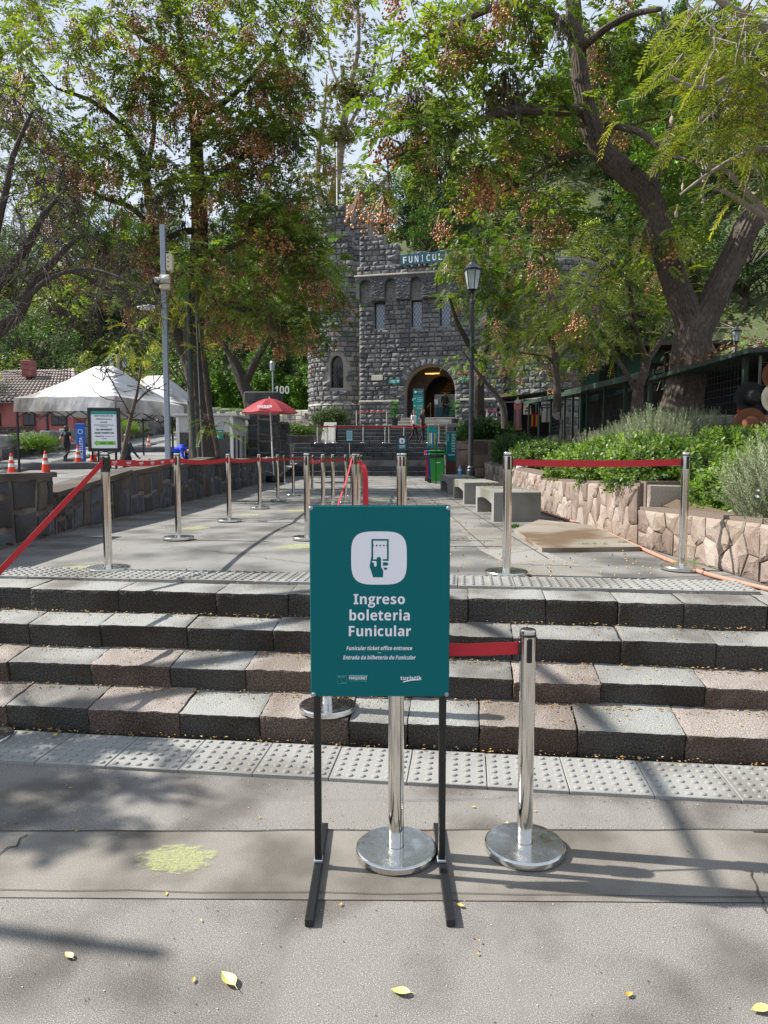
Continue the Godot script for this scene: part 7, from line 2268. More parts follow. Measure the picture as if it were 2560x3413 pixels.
# ---------------------------------------------------------------- benches and bins
func benches_and_bins() -> void:
	for i in 3:
		var z: float = [-9.9, -13.55, -17.1][i]
		var len: float = [1.95, 2.15, 2.2][i]
		var o := thing("concrete_bench", "concrete bench with an arched underside, %s along the planter wall" % ["nearest", "middle", "farthest"][i], "bench", Vector3(1.865, 0.735, z), 0.0, "concrete benches along the planter wall")
		var c := CSGPolygon3D.new()
		var p := PackedVector2Array([Vector2(0, 0), Vector2(0.2, 0), Vector2(0.2, 0.225)])
		for k in 9:
			var t := k / 8.0
			p.append(Vector2(lerpf(0.2, len - 0.2, t), 0.235 + 0.045 * sin(t * PI)))
		p.append_array(PackedVector2Array([Vector2(len - 0.2, 0), Vector2(len, 0), Vector2(len, 0.405), Vector2(len - 0.012, 0.418), Vector2(0.012, 0.418), Vector2(0, 0.405)]))
		c.polygon = p
		c.depth = 0.66
		c.material_override = M.bench_concrete
		c.transform = Transform3D(Basis(Vector3(0, 0, -1), Vector3.UP, Vector3.RIGHT), Vector3(0.33, 0.0, 0))
		named(c, "body", o)
	var b := thing("water_bottle", "plastic bottle of blue drink with an orange cap on the farthest bench", "bottle", Vector3(1.98, 1.153, -18.6))
	var m := MB.new()
	m.lathe([Vector2(0, 0), Vector2(0.04, 0), Vector2(0.042, 0.02), Vector2(0.038, 0.07), Vector2(0.042, 0.1)], 14)
	m.lathe([Vector2(0.042, 0.1), Vector2(0.042, 0.17), Vector2(0.036, 0.2), Vector2(0.018, 0.24)], 14)
	part(b, "body", m.mesh(), M.water_blue)
	m = MB.new()
	m.lathe([Vector2(0.018, 0.24), Vector2(0.02, 0.245), Vector2(0.02, 0.28), Vector2(0, 0.28)], 12)
	part(b, "cap", m.mesh(), M.cone_orange)
	m = MB.new()
	m.lathe([Vector2(0.0425, 0.11), Vector2(0.0425, 0.165)], 14)
	part(b, "label_band", m.mesh(), M.paper)
	var cols := [["bin_green", Vector3(1.8, 0.735, -24.0), "green wheelie bin with a black bag over its rim, nearest of three bins"], ["bin_blue", Vector3(1.77, 0.735, -24.9), "blue wheelie bin behind the green one"], ["bin_red", Vector3(1.75, 0.735, -25.8), "red wheelie bin behind the blue one"]]
	for q in cols:
		var o := thing("wheelie_bin", q[2], "bin", q[1], -0.12, "wheelie bins by the stairs")
		m = MB.new()
		var w0 := 0.38
		var w1 := 0.5
		var pts := []
		for y in [[0.06, w0, 0.44], [0.98, w1, 0.58]]:
			for s in [[-1, 1], [1, 1], [1, -1], [-1, -1]]:
				pts.append(Vector3(s[0] * y[1] / 2, y[0], s[1] * y[2] / 2))
		for k in 4:
			var j := (k + 1) % 4
			m.quad(pts[k], pts[j], pts[4 + j], pts[4 + k])
		m.face([pts[0], pts[1], pts[2], pts[3]], Vector3(0, 0.5, 0))
		m.face([pts[4], pts[5], pts[6], pts[7]], Vector3(0, 0.5, 0))
		part(o, "body", m.mesh(), M[q[0]])
		part(o, "rim", bx(Vector3(0.56, 0.05, 0.64), 0.015, Vector3(0, 0.985, 0)), M[q[0]])
		part(o, "lid", bx(Vector3(0.56, 0.05, 0.62), 0.02, Vector3.ZERO), M[q[0]], Transform3D(Basis(Vector3.RIGHT, -0.06), Vector3(0.0, 1.07, 0.0)))
		part(o, "handle", bx(Vector3(0.44, 0.035, 0.05), 0.012, Vector3(0, 1.04, -0.36)), M[q[0]])
		part(o, "bag", block(Vector3(0.6, 0.14, 0.68), Vector3i(8, 3, 8), 0.05, 0.05, 1.6, 700), M.bag_black, Transform3D(Basis.IDENTITY, Vector3(0, 0.93, 0)))
		for x in [-0.24, 0.24]:
			var wh := MB.new()
			wh.lathe([Vector2(0, -0.03), Vector2(0.1, -0.03), Vector2(0.1, 0.03), Vector2(0, 0.03)], 18, Transform3D(Basis(Vector3.BACK, PI / 2), Vector3(x, 0.1, -0.2)))
			part(o, "wheel", wh.mesh(), M.black_plastic)
		if q[0] == "bin_green":
			part(o, "sticker", bx(Vector3(0.16, 0.1, 0.004), 0, Vector3(0.03, 0.74, 0.268)), M.paper)
	var s := thing("recycling_sign", "teal recycling board on two black posts in front of the bins", "sign", Vector3(1.72, 0.735, -23.5), -0.1)
	for x in [-0.24, 0.0]:
		part(s, "post", bx(Vector3(0.028, 1.5, 0.028), 0, Vector3(x, 0.75, -0.3 if x < 0 else 0.0)), M.black_metal)
	part(s, "panel", bx(Vector3(0.36, 0.66, 0.02), 0, Vector3.ZERO), M.teal_bright, Transform3D(Basis(Vector3.UP, 0.5), Vector3(-0.12, 1.56, -0.13)))
	for k in 4:
		part(s, "colour_strip", bx(Vector3(0.05, 0.36, 0.004), 0, Vector3(-0.12 + k * 0.065, -0.06, 0.012)), [M.ochre, M.paper, M.banner_blue, M.yellow][k], Transform3D(Basis(Vector3.UP, 0.5), Vector3(-0.12, 1.56, -0.13)))
	s = thing("map_totem", "tall narrow teal information totem with a brown foot beside the bins", "sign", Vector3(2.36, 0.735, -25.0), -0.05)
	part(s, "foot", bx(Vector3(0.33, 0.76, 0.12), 0.005, Vector3(0, 0.38, 0)), M.totem_brown)
	part(s, "panel", bx(Vector3(0.35, 0.98, 0.13), 0.005, Vector3(0, 1.25, 0)), M.teal_panel)
	part(s, "photo_panel", bx(Vector3(0.35, 0.3, 0.13), 0.005, Vector3(0, 1.89, 0)), M.cloth_grey)
	part(s, "photo_dark", bx(Vector3(0.3, 0.14, 0.004), 0, Vector3(0.01, 1.86, 0.066)), M.dark_glass)
	for y in range(12):
		part(s, "small_print", bx(Vector3(0.12 if y % 3 else 0.15, 0.012, 0.003), 0, Vector3(0.07, 1.68 - y * 0.055, 0.067)), M.print_white)
	part(s, "small_print", bx(Vector3(0.012, 0.26, 0.003), 0, Vector3(-0.12, 1.56, 0.067)), M.print_white)
	part(s, "small_print", bx(Vector3(0.24, 0.02, 0.003), 0, Vector3(0.0, 0.96, 0.067)), M.print_white)

# ---------------------------------------------------------------- lamps and poles
func lantern(o: Node3D, at: Vector3, k: float, iron: Material) -> void:
	var n := 6
	var gl := MB.new()
	var fr := MB.new()
	for i in n:
		var a0 := TAU * i / n + 0.3
		var a1 := TAU * (i + 1) / n + 0.3
		var b0 := at + Vector3(cos(a0), 0, sin(a0)) * 0.13 * k
		var b1 := at + Vector3(cos(a1), 0, sin(a1)) * 0.13 * k
		var t0 := at + Vector3(cos(a0) * 0.22 * k, 0.5 * k, sin(a0) * 0.22 * k)
		var t1 := at + Vector3(cos(a1) * 0.22 * k, 0.5 * k, sin(a1) * 0.22 * k)
		gl.quad(b1, b0, t0, t1)
		fr.tube([b0, t0], [0.014 * k, 0.014 * k], 5)
		fr.tube([b0, b1], [0.016 * k, 0.016 * k], 5)
		fr.tube([t0, t1], [0.02 * k, 0.02 * k], 5)
	part(o, "panes", gl.mesh(), M.lamp_glass)
	part(o, "lantern_frame", fr.mesh(), iron)
	var cap := MB.new()
	cap.lathe([Vector2(0.25 * k, 0.5 * k), Vector2(0.255 * k, 0.53 * k), Vector2(0.12 * k, 0.64 * k), Vector2(0.1 * k, 0.68 * k), Vector2(0.03 * k, 0.72 * k), Vector2(0.012 * k, 0.9 * k), Vector2(0, 0.92 * k)], 6, Transform3D(Basis(Vector3.UP, -0.3), at))
	part(o, "lantern_cap", cap.mesh(), iron)
	cap = MB.new()
	cap.lathe([Vector2(0.0, -0.09 * k), Vector2(0.07 * k, -0.08 * k), Vector2(0.05 * k, -0.02 * k), Vector2(0.15 * k, 0.0)], 12, Transform3D(Basis.IDENTITY, at))
	part(o, "lantern_base", cap.mesh(), iron)

func lamps_and_poles() -> void:
	var o := thing("street_lamp", "tall dark iron street lamp with a six-sided lantern at the end of the benches", "lamp", Vector3(2.5, 0.735, -20.5))
	var m := MB.new()
	m.lathe([Vector2(0.12, 0), Vector2(0.12, 0.5), Vector2(0.1, 0.54), Vector2(0.115, 0.58), Vector2(0.075, 0.64), Vector2(0.068, 3.0), Vector2(0.055, 5.2), Vector2(0.075, 5.22), Vector2(0.075, 5.3), Vector2(0.05, 5.34), Vector2(0.045, 5.5)], 18)
	part(o, "pole", m.mesh(), M.dark_iron)
	lantern(o, Vector3(0, 5.6, 0), 1.08, M.dark_iron)
	o = thing("stall_lantern", "small iron lantern above the roof of the hat stall", "lamp", Vector3(6.35, 3.71, -13))
	lantern(o, Vector3.ZERO, 0.36, M.dark_iron)
	m = MB.new()
	m.tube([Vector3(0, -0.5, 0), Vector3(0, 0.0, 0)], [0.02, 0.02], 6)
	part(o, "stem", m.mesh(), M.dark_iron)
	# camera pole
	o = thing("camera_pole", "square grey steel pole with a security camera and a white lamp arm", "pole", Vector3(-4.85, 0.38, -16.0))
	o.scale = Vector3.ONE * 0.842
	part(o, "pole", bx(Vector3(0.125, 7.5, 0.125), 0.006, Vector3(0, 3.75, 0)), M.galvanised)
	part(o, "control_box", bx(Vector3(0.26, 0.36, 0.16), 0.02, Vector3(0.06, 6.02, 0.1)), M.cream_box)
	var cam := named(Node3D.new(), "camera", o) as Node3D
	cam.position = Vector3(0.05, 6.08, 0.26)
	m = MB.new()
	m.lathe([Vector2(0, 0), Vector2(0.085, 0), Vector2(0.085, 0.06), Vector2(0.05, 0.09), Vector2(0, 0.09)], 18, Transform3D(Basis(Vector3.RIGHT, PI / 2), Vector3(0.06, 0, -0.06)))
	m.tube([Vector3(0.04, -0.02, 0.0), Vector3(-0.2, -0.08, 0.16)], [0.062, 0.066], 14)
	part(cam, "housing", m.mesh(), M.white_paint)
	m = MB.new()
	m.tube([Vector3(-0.195, -0.079, 0.157), Vector3(-0.235, -0.09, 0.184)], [0.069, 0.069], 14)
	part(cam, "lens", m.mesh(), M.black_plastic)
	var bx2 := named(Node3D.new(), "speaker_box", o) as Node3D
	part(bx2, "case", bx(Vector3(0.16, 0.42, 0.18), 0.02, Vector3(0.17, 6.55, 0.0)), M.cream_box)
	for y in [6.43, 6.55, 6.67]:
		var dd := MB.new()
		dd.ball(Vector3(0.14, y, 0.09), Vector3(0.022, 0.022, 0.008), 5, 8)
		part(bx2, "dial", dd.mesh(), M.black_plastic)
	var lm := named(Node3D.new(), "lamp_arm", o) as Node3D
	m = MB.new()
	m.tube([Vector3(-0.06, 5.42, 0), Vector3(-0.3, 5.43, 0)], [0.022, 0.022], 8)
	part(lm, "arm", m.mesh(), M.galvanised)
	m = MB.new()
	m.ball(Vector3(-0.48, 5.4, 0), Vector3(0.25, 0.075, 0.11), 8, 14)
	part(lm, "lamp_head", m.mesh(), M.white_paint)
	o = thing("green_pole", "slim dark green pole beside the trunk of the tall left tree", "pole", Vector3(-4.86, 0.2, -18.0))
	m = MB.new()
	m.tube([Vector3(0.1, 0, 0), Vector3(0.02, 3.0, 0), Vector3(0, 5.5, 0)], [0.07, 0.06, 0.055], 12)
	part(o, "pole", m.mesh(), M.green_pole)
	m = MB.new()
	m.tube([Vector3(0.3, 0.6, 0), Vector3(0.22, 3.0, 0), Vector3(0.18, 5.0, 0)], [0.015, 0.015, 0.015], 6)
	part(o, "conduit", m.mesh(), M.galvanised)
	o = thing("utility_pole", "grey utility pole with two small lanterns behind the first canopy", "pole", Vector3(-14.79, 3.85, -40))
	m = MB.new()
	m.tube([Vector3(0, -1.5, 0), Vector3(0, 3.4, 0)], [0.12, 0.1], 10)
	part(o, "pole", m.mesh(), M.bark_pale)
	lantern(o, Vector3(-0.35, 2.7, 0), 0.7, M.dark_iron)
	lantern(o, Vector3(0.35, 2.7, 0), 0.7, M.dark_iron)
	for i in 4:
		var wr := MB.new()
		var a := Vector3(-22.38, 6.61, -40) + Vector3(0, i * 0.35, 0)
		var b := Vector3(-12.44, 5.79, -42) + Vector3(0, i * 0.3, 0)
		var p := []
		for k in 13:
			var t := k / 12.0
			p.append(a.lerp(b, t) - Vector3(0, 1.2 * t * (1 - t) * (1.0 + 0.2 * i), 0))
		wr.tube(p, flat_r(13, 0.022), 4)
		solo("overhead_wire", wr.mesh(), M.black_plastic, "black overhead wire sagging above the pink house roof, %s from the bottom" % ordinal(i), "wire", Vector3.ZERO, 0.0, "overhead wires")

# ---------------------------------------------------------------- canopies, booth, umbrella
func canopy(label: String, at: Vector3, turn: float, sx: float, sz: float, eave: float, peak: float) -> void:
	var o := thing("canopy_tent", label, "canopy", at, turn, "white pop-up canopies")
	var n := 10
	var mb := MB.new()
	var ridge := sx * 0.12
	var hgt := func(u: float, v: float) -> Vector3:
		var x := u * sx / 2
		var z := v * sz / 2
		var d := maxf(maxf(absf(x) - ridge, 0.0) / (sx / 2 - ridge), absf(v))
		var y := eave + (peak - eave) * pow(1.0 - d, 1.25) + 0.02 * sin(u * 9.0 + v * 5.0) * d
		return Vector3(x, y, z)
	for i in 2 * n:
		for j in 2 * n:
			var u0 := float(i) / n - 1.0
			var u1 := float(i + 1) / n - 1.0
			var v0 := float(j) / n - 1.0
			var v1 := float(j + 1) / n - 1.0
			mb.quad(hgt.call(u0, v1), hgt.call(u1, v1), hgt.call(u1, v0), hgt.call(u0, v0))
	part(o, "roof_cloth", mb.mesh(), M.canvas)
	var vl := 0.52
	for k in 4:
		var b := Basis(Vector3.UP, k * PI / 2)
		var w := sx if k % 2 == 0 else sz
		var d := sz if k % 2 == 0 else sx
		mb = MB.new()
		for i in 14:
			var u0 := (float(i) / 14 - 0.5) * w
			var u1 := (float(i + 1) / 14 - 0.5) * w
			var z0 := d / 2 + 0.004 + 0.02 * sin(u0 * 5.0)
			var z1 := d / 2 + 0.004 + 0.02 * sin(u1 * 5.0)
			mb.quad(b * Vector3(u0, eave - vl, z0 + 0.03), b * Vector3(u1, eave - vl, z1 + 0.03), b * Vector3(u1, eave, d / 2 + 0.002), b * Vector3(u0, eave, d / 2 + 0.002))
		part(o, "valance", mb.mesh(), M.canvas)
	for x in [-1, 1]:
		for z in [-1, 1]:
			part(o, "leg", bx(Vector3(0.07, eave - 0.05, 0.07), 0.006, Vector3(x * (sx / 2 - 0.06), (eave - 0.05) / 2, z * (sz / 2 - 0.06))), M.black_metal)
	var tr := MB.new()
	for k in 4:
		var b := Basis(Vector3.UP, k * PI / 2)
		var w := (sx if k % 2 == 0 else sz) - 0.12
		var d := (sz if k % 2 == 0 else sx) / 2 - 0.06
		for i in 4:
			var a0 := (i / 4.0 - 0.5) * w
			var a1 := ((i + 1) / 4.0 - 0.5) * w
			tr.tube([b * Vector3(a0, eave - 0.2, d), b * Vector3(a1, eave - 0.72, d)], [0.018, 0.018], 4)
			tr.tube([b * Vector3(a0, eave - 0.72, d - 0.03), b * Vector3(a1, eave - 0.2, d - 0.03)], [0.018, 0.018], 4)
	part(o, "scissor_frame", tr.mesh(), M.black_metal)

func tents_and_booth() -> void:
	var ty := street_level(-29)
	canopy("nearer white pop-up canopy on black legs beside the running person", Vector3(-11.4, ty, -29.25), -0.21, 4.25, 5.2, 2.85, 4.3)
	canopy("farther white pop-up canopy half hidden behind the nearer one", Vector3(-11.2, street_level(-35.2), -35.2), -0.21, 4.25, 4.6, 2.6, 4.1)
	# traffic cones
	var proto: Node3D
	var spots := [[-14.45, -27.6, "beside the left canopy leg at the picture's left edge"], [-13.7, -28.8, "inside the nearer canopy, second from the left edge"], [-13.75, -32.0, "in front of the blue banner"], [-13.75, -33.7, "just right of the blue banner, behind the canopy leg"], [-13.4, -40.6, "alone far up the street between the canopy legs"], [-12.4, -46.0, "partly hidden behind the bending person, farther up the street"], [-10.9, -46.5, "beside the ticket booth's left edge, farthest up the street"]]
	for s in spots:
		var at := Vector3(s[0], street_level(s[1]) - 0.01, s[1])
		var l := "orange traffic cone with white bands " + (s[2] as String)
		if proto == null:
			proto = thing("traffic_cone", l, "cone", at, 0.0, "traffic cones along the street")
			var m := MB.new()
			m.lathe([Vector2(0.17, 0.03), Vector2(0.122, 0.36)], 20)
			m.lathe([Vector2(0.1, 0.5), Vector2(0.082, 0.62)], 20)
			m.lathe([Vector2(0.058, 0.76), Vector2(0.04, 0.88), Vector2(0.03, 0.9), Vector2(0, 0.9)], 20)
			part(proto, "cone", m.mesh(), M.cone_orange)
			m = MB.new()
			m.lathe([Vector2(0.124, 0.36), Vector2(0.102, 0.5)], 20)
			part(proto, "white_band", m.mesh(), M.cone_white)
			m = MB.new()
			m.lathe([Vector2(0.084, 0.62), Vector2(0.06, 0.76)], 20)
			part(proto, "white_band", m.mesh(), M.cone_white)
			part(proto, "base", bx(Vector3(0.5, 0.05, 0.5), 0.012, Vector3(0, 0.025, 0)), M.black_plastic)
		else:
			copy_of(proto, l, at, rnd(0, 1.5), "traffic cones along the street")
	# blue banner
	var b := thing("bicycle_banner", "tall blue banner lettered BICICLETA beside the street", "banner", Vector3(-13.85, street_level(-33), -32.6))
	part(b, "panel", bx(Vector3(0.38, 1.7, 0.1), 0.01, Vector3(0, 0.9, 0)), M.banner_blue)
	part(b, "top_cap", bx(Vector3(0.46, 0.08, 0.14), 0.01, Vector3(0, 1.78, 0)), M.banner_blue)
	text(b, "BICICLETA", bold, 0.95, Vector3(0.02, 0.72, 0.053), M.print_white, Basis(Vector3.BACK, PI / 2), 0.15)
	var em := MB.new()
	em.lathe([Vector2(0.11, 0), Vector2(0.11, 0.004), Vector2(0.085, 0.004), Vector2(0.085, 0.0)], 24, Transform3D(Basis(Vector3.RIGHT, PI / 2), Vector3(0.0, 1.45, 0.05)))
	part(b, "ring_emblem", em.mesh(), M.print_white)
	# booth
	var y := 0.8
	var o := thing("ticket_booth", "small white ticket booth with dark windows and a flat roof by the tree", "booth", Vector3(-7.03, y, -29.3), 0.0)
	part(o, "back_wall", bx(Vector3(2.2, 2.4, 0.1), 0, Vector3(0, 1.2, -1.25)), M.grey_paint)
	part(o, "front_wall", bx(Vector3(2.2, 0.62, 0.1), 0, Vector3(0, 2.09, 1.25)), M.grey_paint)
	part(o, "front_wall", bx(Vector3(2.2, 0.5, 0.1), 0, Vector3(0, 0.25, 1.25)), M.grey_paint)
	for x in [-1.05, -0.4, 1.05]:
		part(o, "corner_post", bx(Vector3(0.12, 2.4, 0.12), 0.01, Vector3(x, 1.2, 1.26)), M.white_paint)
	for x in [-1.06, 1.06]:
		part(o, "side_wall", bx(Vector3(0.08, 0.7, 2.4), 0, Vector3(x, 2.05, 0)), M.grey_paint)
		part(o, "side_wall", bx(Vector3(0.08, 0.4, 2.4), 0, Vector3(x, 0.2, 0)), M.grey_paint)
		for z in [-0.3, 0.5]:
			part(o, "window_post", bx(Vector3(0.09, 1.4, 0.08), 0, Vector3(x, 1.1, z)), M.white_paint)
	part(o, "window", bx(Vector3(2.1, 1.3, 0.03), 0, Vector3(0, 1.13, 1.22)), M.dark_glass)
	part(o, "window", bx(Vector3(0.03, 1.3, 2.3), 0, Vector3(1.04, 1.05, 0)), M.dark_glass)
	part(o, "window", bx(Vector3(0.03, 1.3, 2.3), 0, Vector3(-1.04, 1.05, 0)), M.dark_glass)
	part(o, "roof", bx(Vector3(2.5, 0.09, 2.8), 0.01, Vector3(0.05, 2.45, 0)), M.grey_paint)
	part(o, "notice", bx(Vector3(0.22, 0.5, 0.01), 0, Vector3(-0.9, 0.85, 1.33)), M.paper)
	var bs := named(Node3D.new(), "notice_board", o) as Node3D
	bs.position = Vector3(0.52, 1.7, 1.34)
	part(bs, "panel", bx(Vector3(0.44, 0.34, 0.012), 0), M.teal_bright)
	part(bs, "small_print", bx(Vector3(0.34, 0.02, 0.004), 0, Vector3(0, 0.1, 0.008)), M.print_white)
	part(bs, "small_print", bx(Vector3(0.14, 0.02, 0.004), 0, Vector3(0, 0.04, 0.008)), M.print_white)
	var ar := MB.new()
	ar.prism(arrow(0.12, 0.1, 1.0), 0.004, Transform3D(Basis(Vector3.BACK, -PI / 2), Vector3(0, -0.08, 0.006)))
	part(bs, "arrow", ar.mesh(), M.print_white)
	o = thing("teal_board", "teal board standing behind the tree trunk above the booth roof", "sign", Vector3(-8.29, 3.89, -33))
	part(o, "panel", bx(Vector3(0.55, 1.2, 0.06), 0.01, Vector3(0, -0.4, 0)), M.teal_bright)
	# umbrella
	o = thing("market_umbrella", "red market umbrella lettered turistik on a white pole by the gate pillar", "umbrella", Vector3(-4.0, 0.735, -25.0))
	var m := MB.new()
	var n := 8
	for i in n:
		var a0 := TAU * i / n + 0.2
		var a1 := TAU * (i + 1) / n + 0.2
		var rows := []
		for k in 6:
			var t := k / 5.0
			var r := 1.04 * t
			var yy := 2.93 - 0.5 * pow(t, 1.6)
			rows.append([Vector3(cos(a0) * r, yy, sin(a0) * r), Vector3((cos(a0) + cos(a1)) / 2 * r * 0.985, yy - 0.03 * t, (sin(a0) + sin(a1)) / 2 * r * 0.985), Vector3(cos(a1) * r, yy, sin(a1) * r)])
		for k in 5:
			for q in 2:
				m.quad(rows[k + 1][q + 1], rows[k + 1][q], rows[k][q], rows[k][q + 1])
	part(o, "canopy", m.mesh(), M.umbrella_red)
	m = MB.new()
	for i in n:
		var a0 := TAU * i / n + 0.2
		m.tube([Vector3(0, 2.5, 0), Vector3(cos(a0) * 0.5, 2.7, sin(a0) * 0.5)], [0.008, 0.008], 4)
		m.tube([Vector3(0, 2.91, 0), Vector3(cos(a0) * 1.03, 2.415, sin(a0) * 1.03)], [0.008, 0.008], 4)
	part(o, "ribs", m.mesh(), M.galvanised)
	m = MB.new()
	m.tube([Vector3(0.12, 0.2, 0), Vector3(0, 2.98, 0)], [0.026, 0.022], 10)
	part(o, "pole", m.mesh(), M.white_paint)
	m = MB.new()
	m.lathe([Vector2(0, 0), Vector2(0.34, 0), Vector2(0.36, 0.06), Vector2(0.34, 0.2), Vector2(0.3, 0.23), Vector2(0, 0.23)], 22, Transform3D(Basis.IDENTITY, Vector3(0.12, 0, 0)))
	part(o, "base", m.mesh(), M.black_plastic)
	text(o, "turistik", bold, 0.5, Vector3(-0.02, 2.6, 0.86), M.print_white, Basis(Vector3.RIGHT, -0.62), 0.11)
	part(o, "print_swoosh", bx(Vector3(0.3, 0.02, 0.004), 0, Vector3.ZERO), M.print_white, Transform3D(Basis(Vector3.RIGHT, -0.62), Vector3(0.0, 2.535, 0.92)))
	m = MB.new()
	m.tube(smooth([Vector3(0.1, 0.3, 0.05), Vector3(-0.25, 0.5, 0.1), Vector3(-0.1, 0.9, 0.0)], 4), flat_r(9, 0.018), 6)
	part(o, "brace", m.mesh(), M.galvanised)

# ---------------------------------------------------------------- market stalls
func wire_grid(w: float, h: float, step: float, r: float) -> ArrayMesh:
	var mb := MB.new()
	var x := -w / 2
	while x <= w / 2 + 0.001:
		mb.tube([Vector3(x, -h / 2, 0), Vector3(x, h / 2, 0)], [r, r], 4)
		x += step
	var y := -h / 2
	while y <= h / 2 + 0.001:
		mb.tube([Vector3(-w / 2, y, r * 1.6), Vector3(w / 2, y, r * 1.6)], [r, r], 4)
		y += step
	return mb.mesh()

func hat(called: String, label: String, at: Vector3, brim: float, mt: Material, face: Basis) -> void:
	var o := thing(called, label, "hat", at, 0.0, "hats on the stall's wire grid")
	o.basis = face
	var m := MB.new()
	m.lathe([Vector2(0, 0.0), Vector2(brim * 0.5, 0.0), Vector2(brim * 0.97, 0.025), Vector2(brim, 0.03), Vector2(brim * 0.97, 0.035), Vector2(brim * 0.52, 0.016), Vector2(brim * 0.47, 0.03), Vector2(brim * 0.44, 0.11), Vector2(brim * 0.3, 0.15), Vector2(0, 0.155)], 32)
	part(o, "felt", m.mesh(), mt)
	m = MB.new()
	m.lathe([Vector2(brim * 0.5, 0.018), Vector2(brim * 0.475, 0.05)], 32)
	part(o, "hat_band", m.mesh(), M.felt_black)

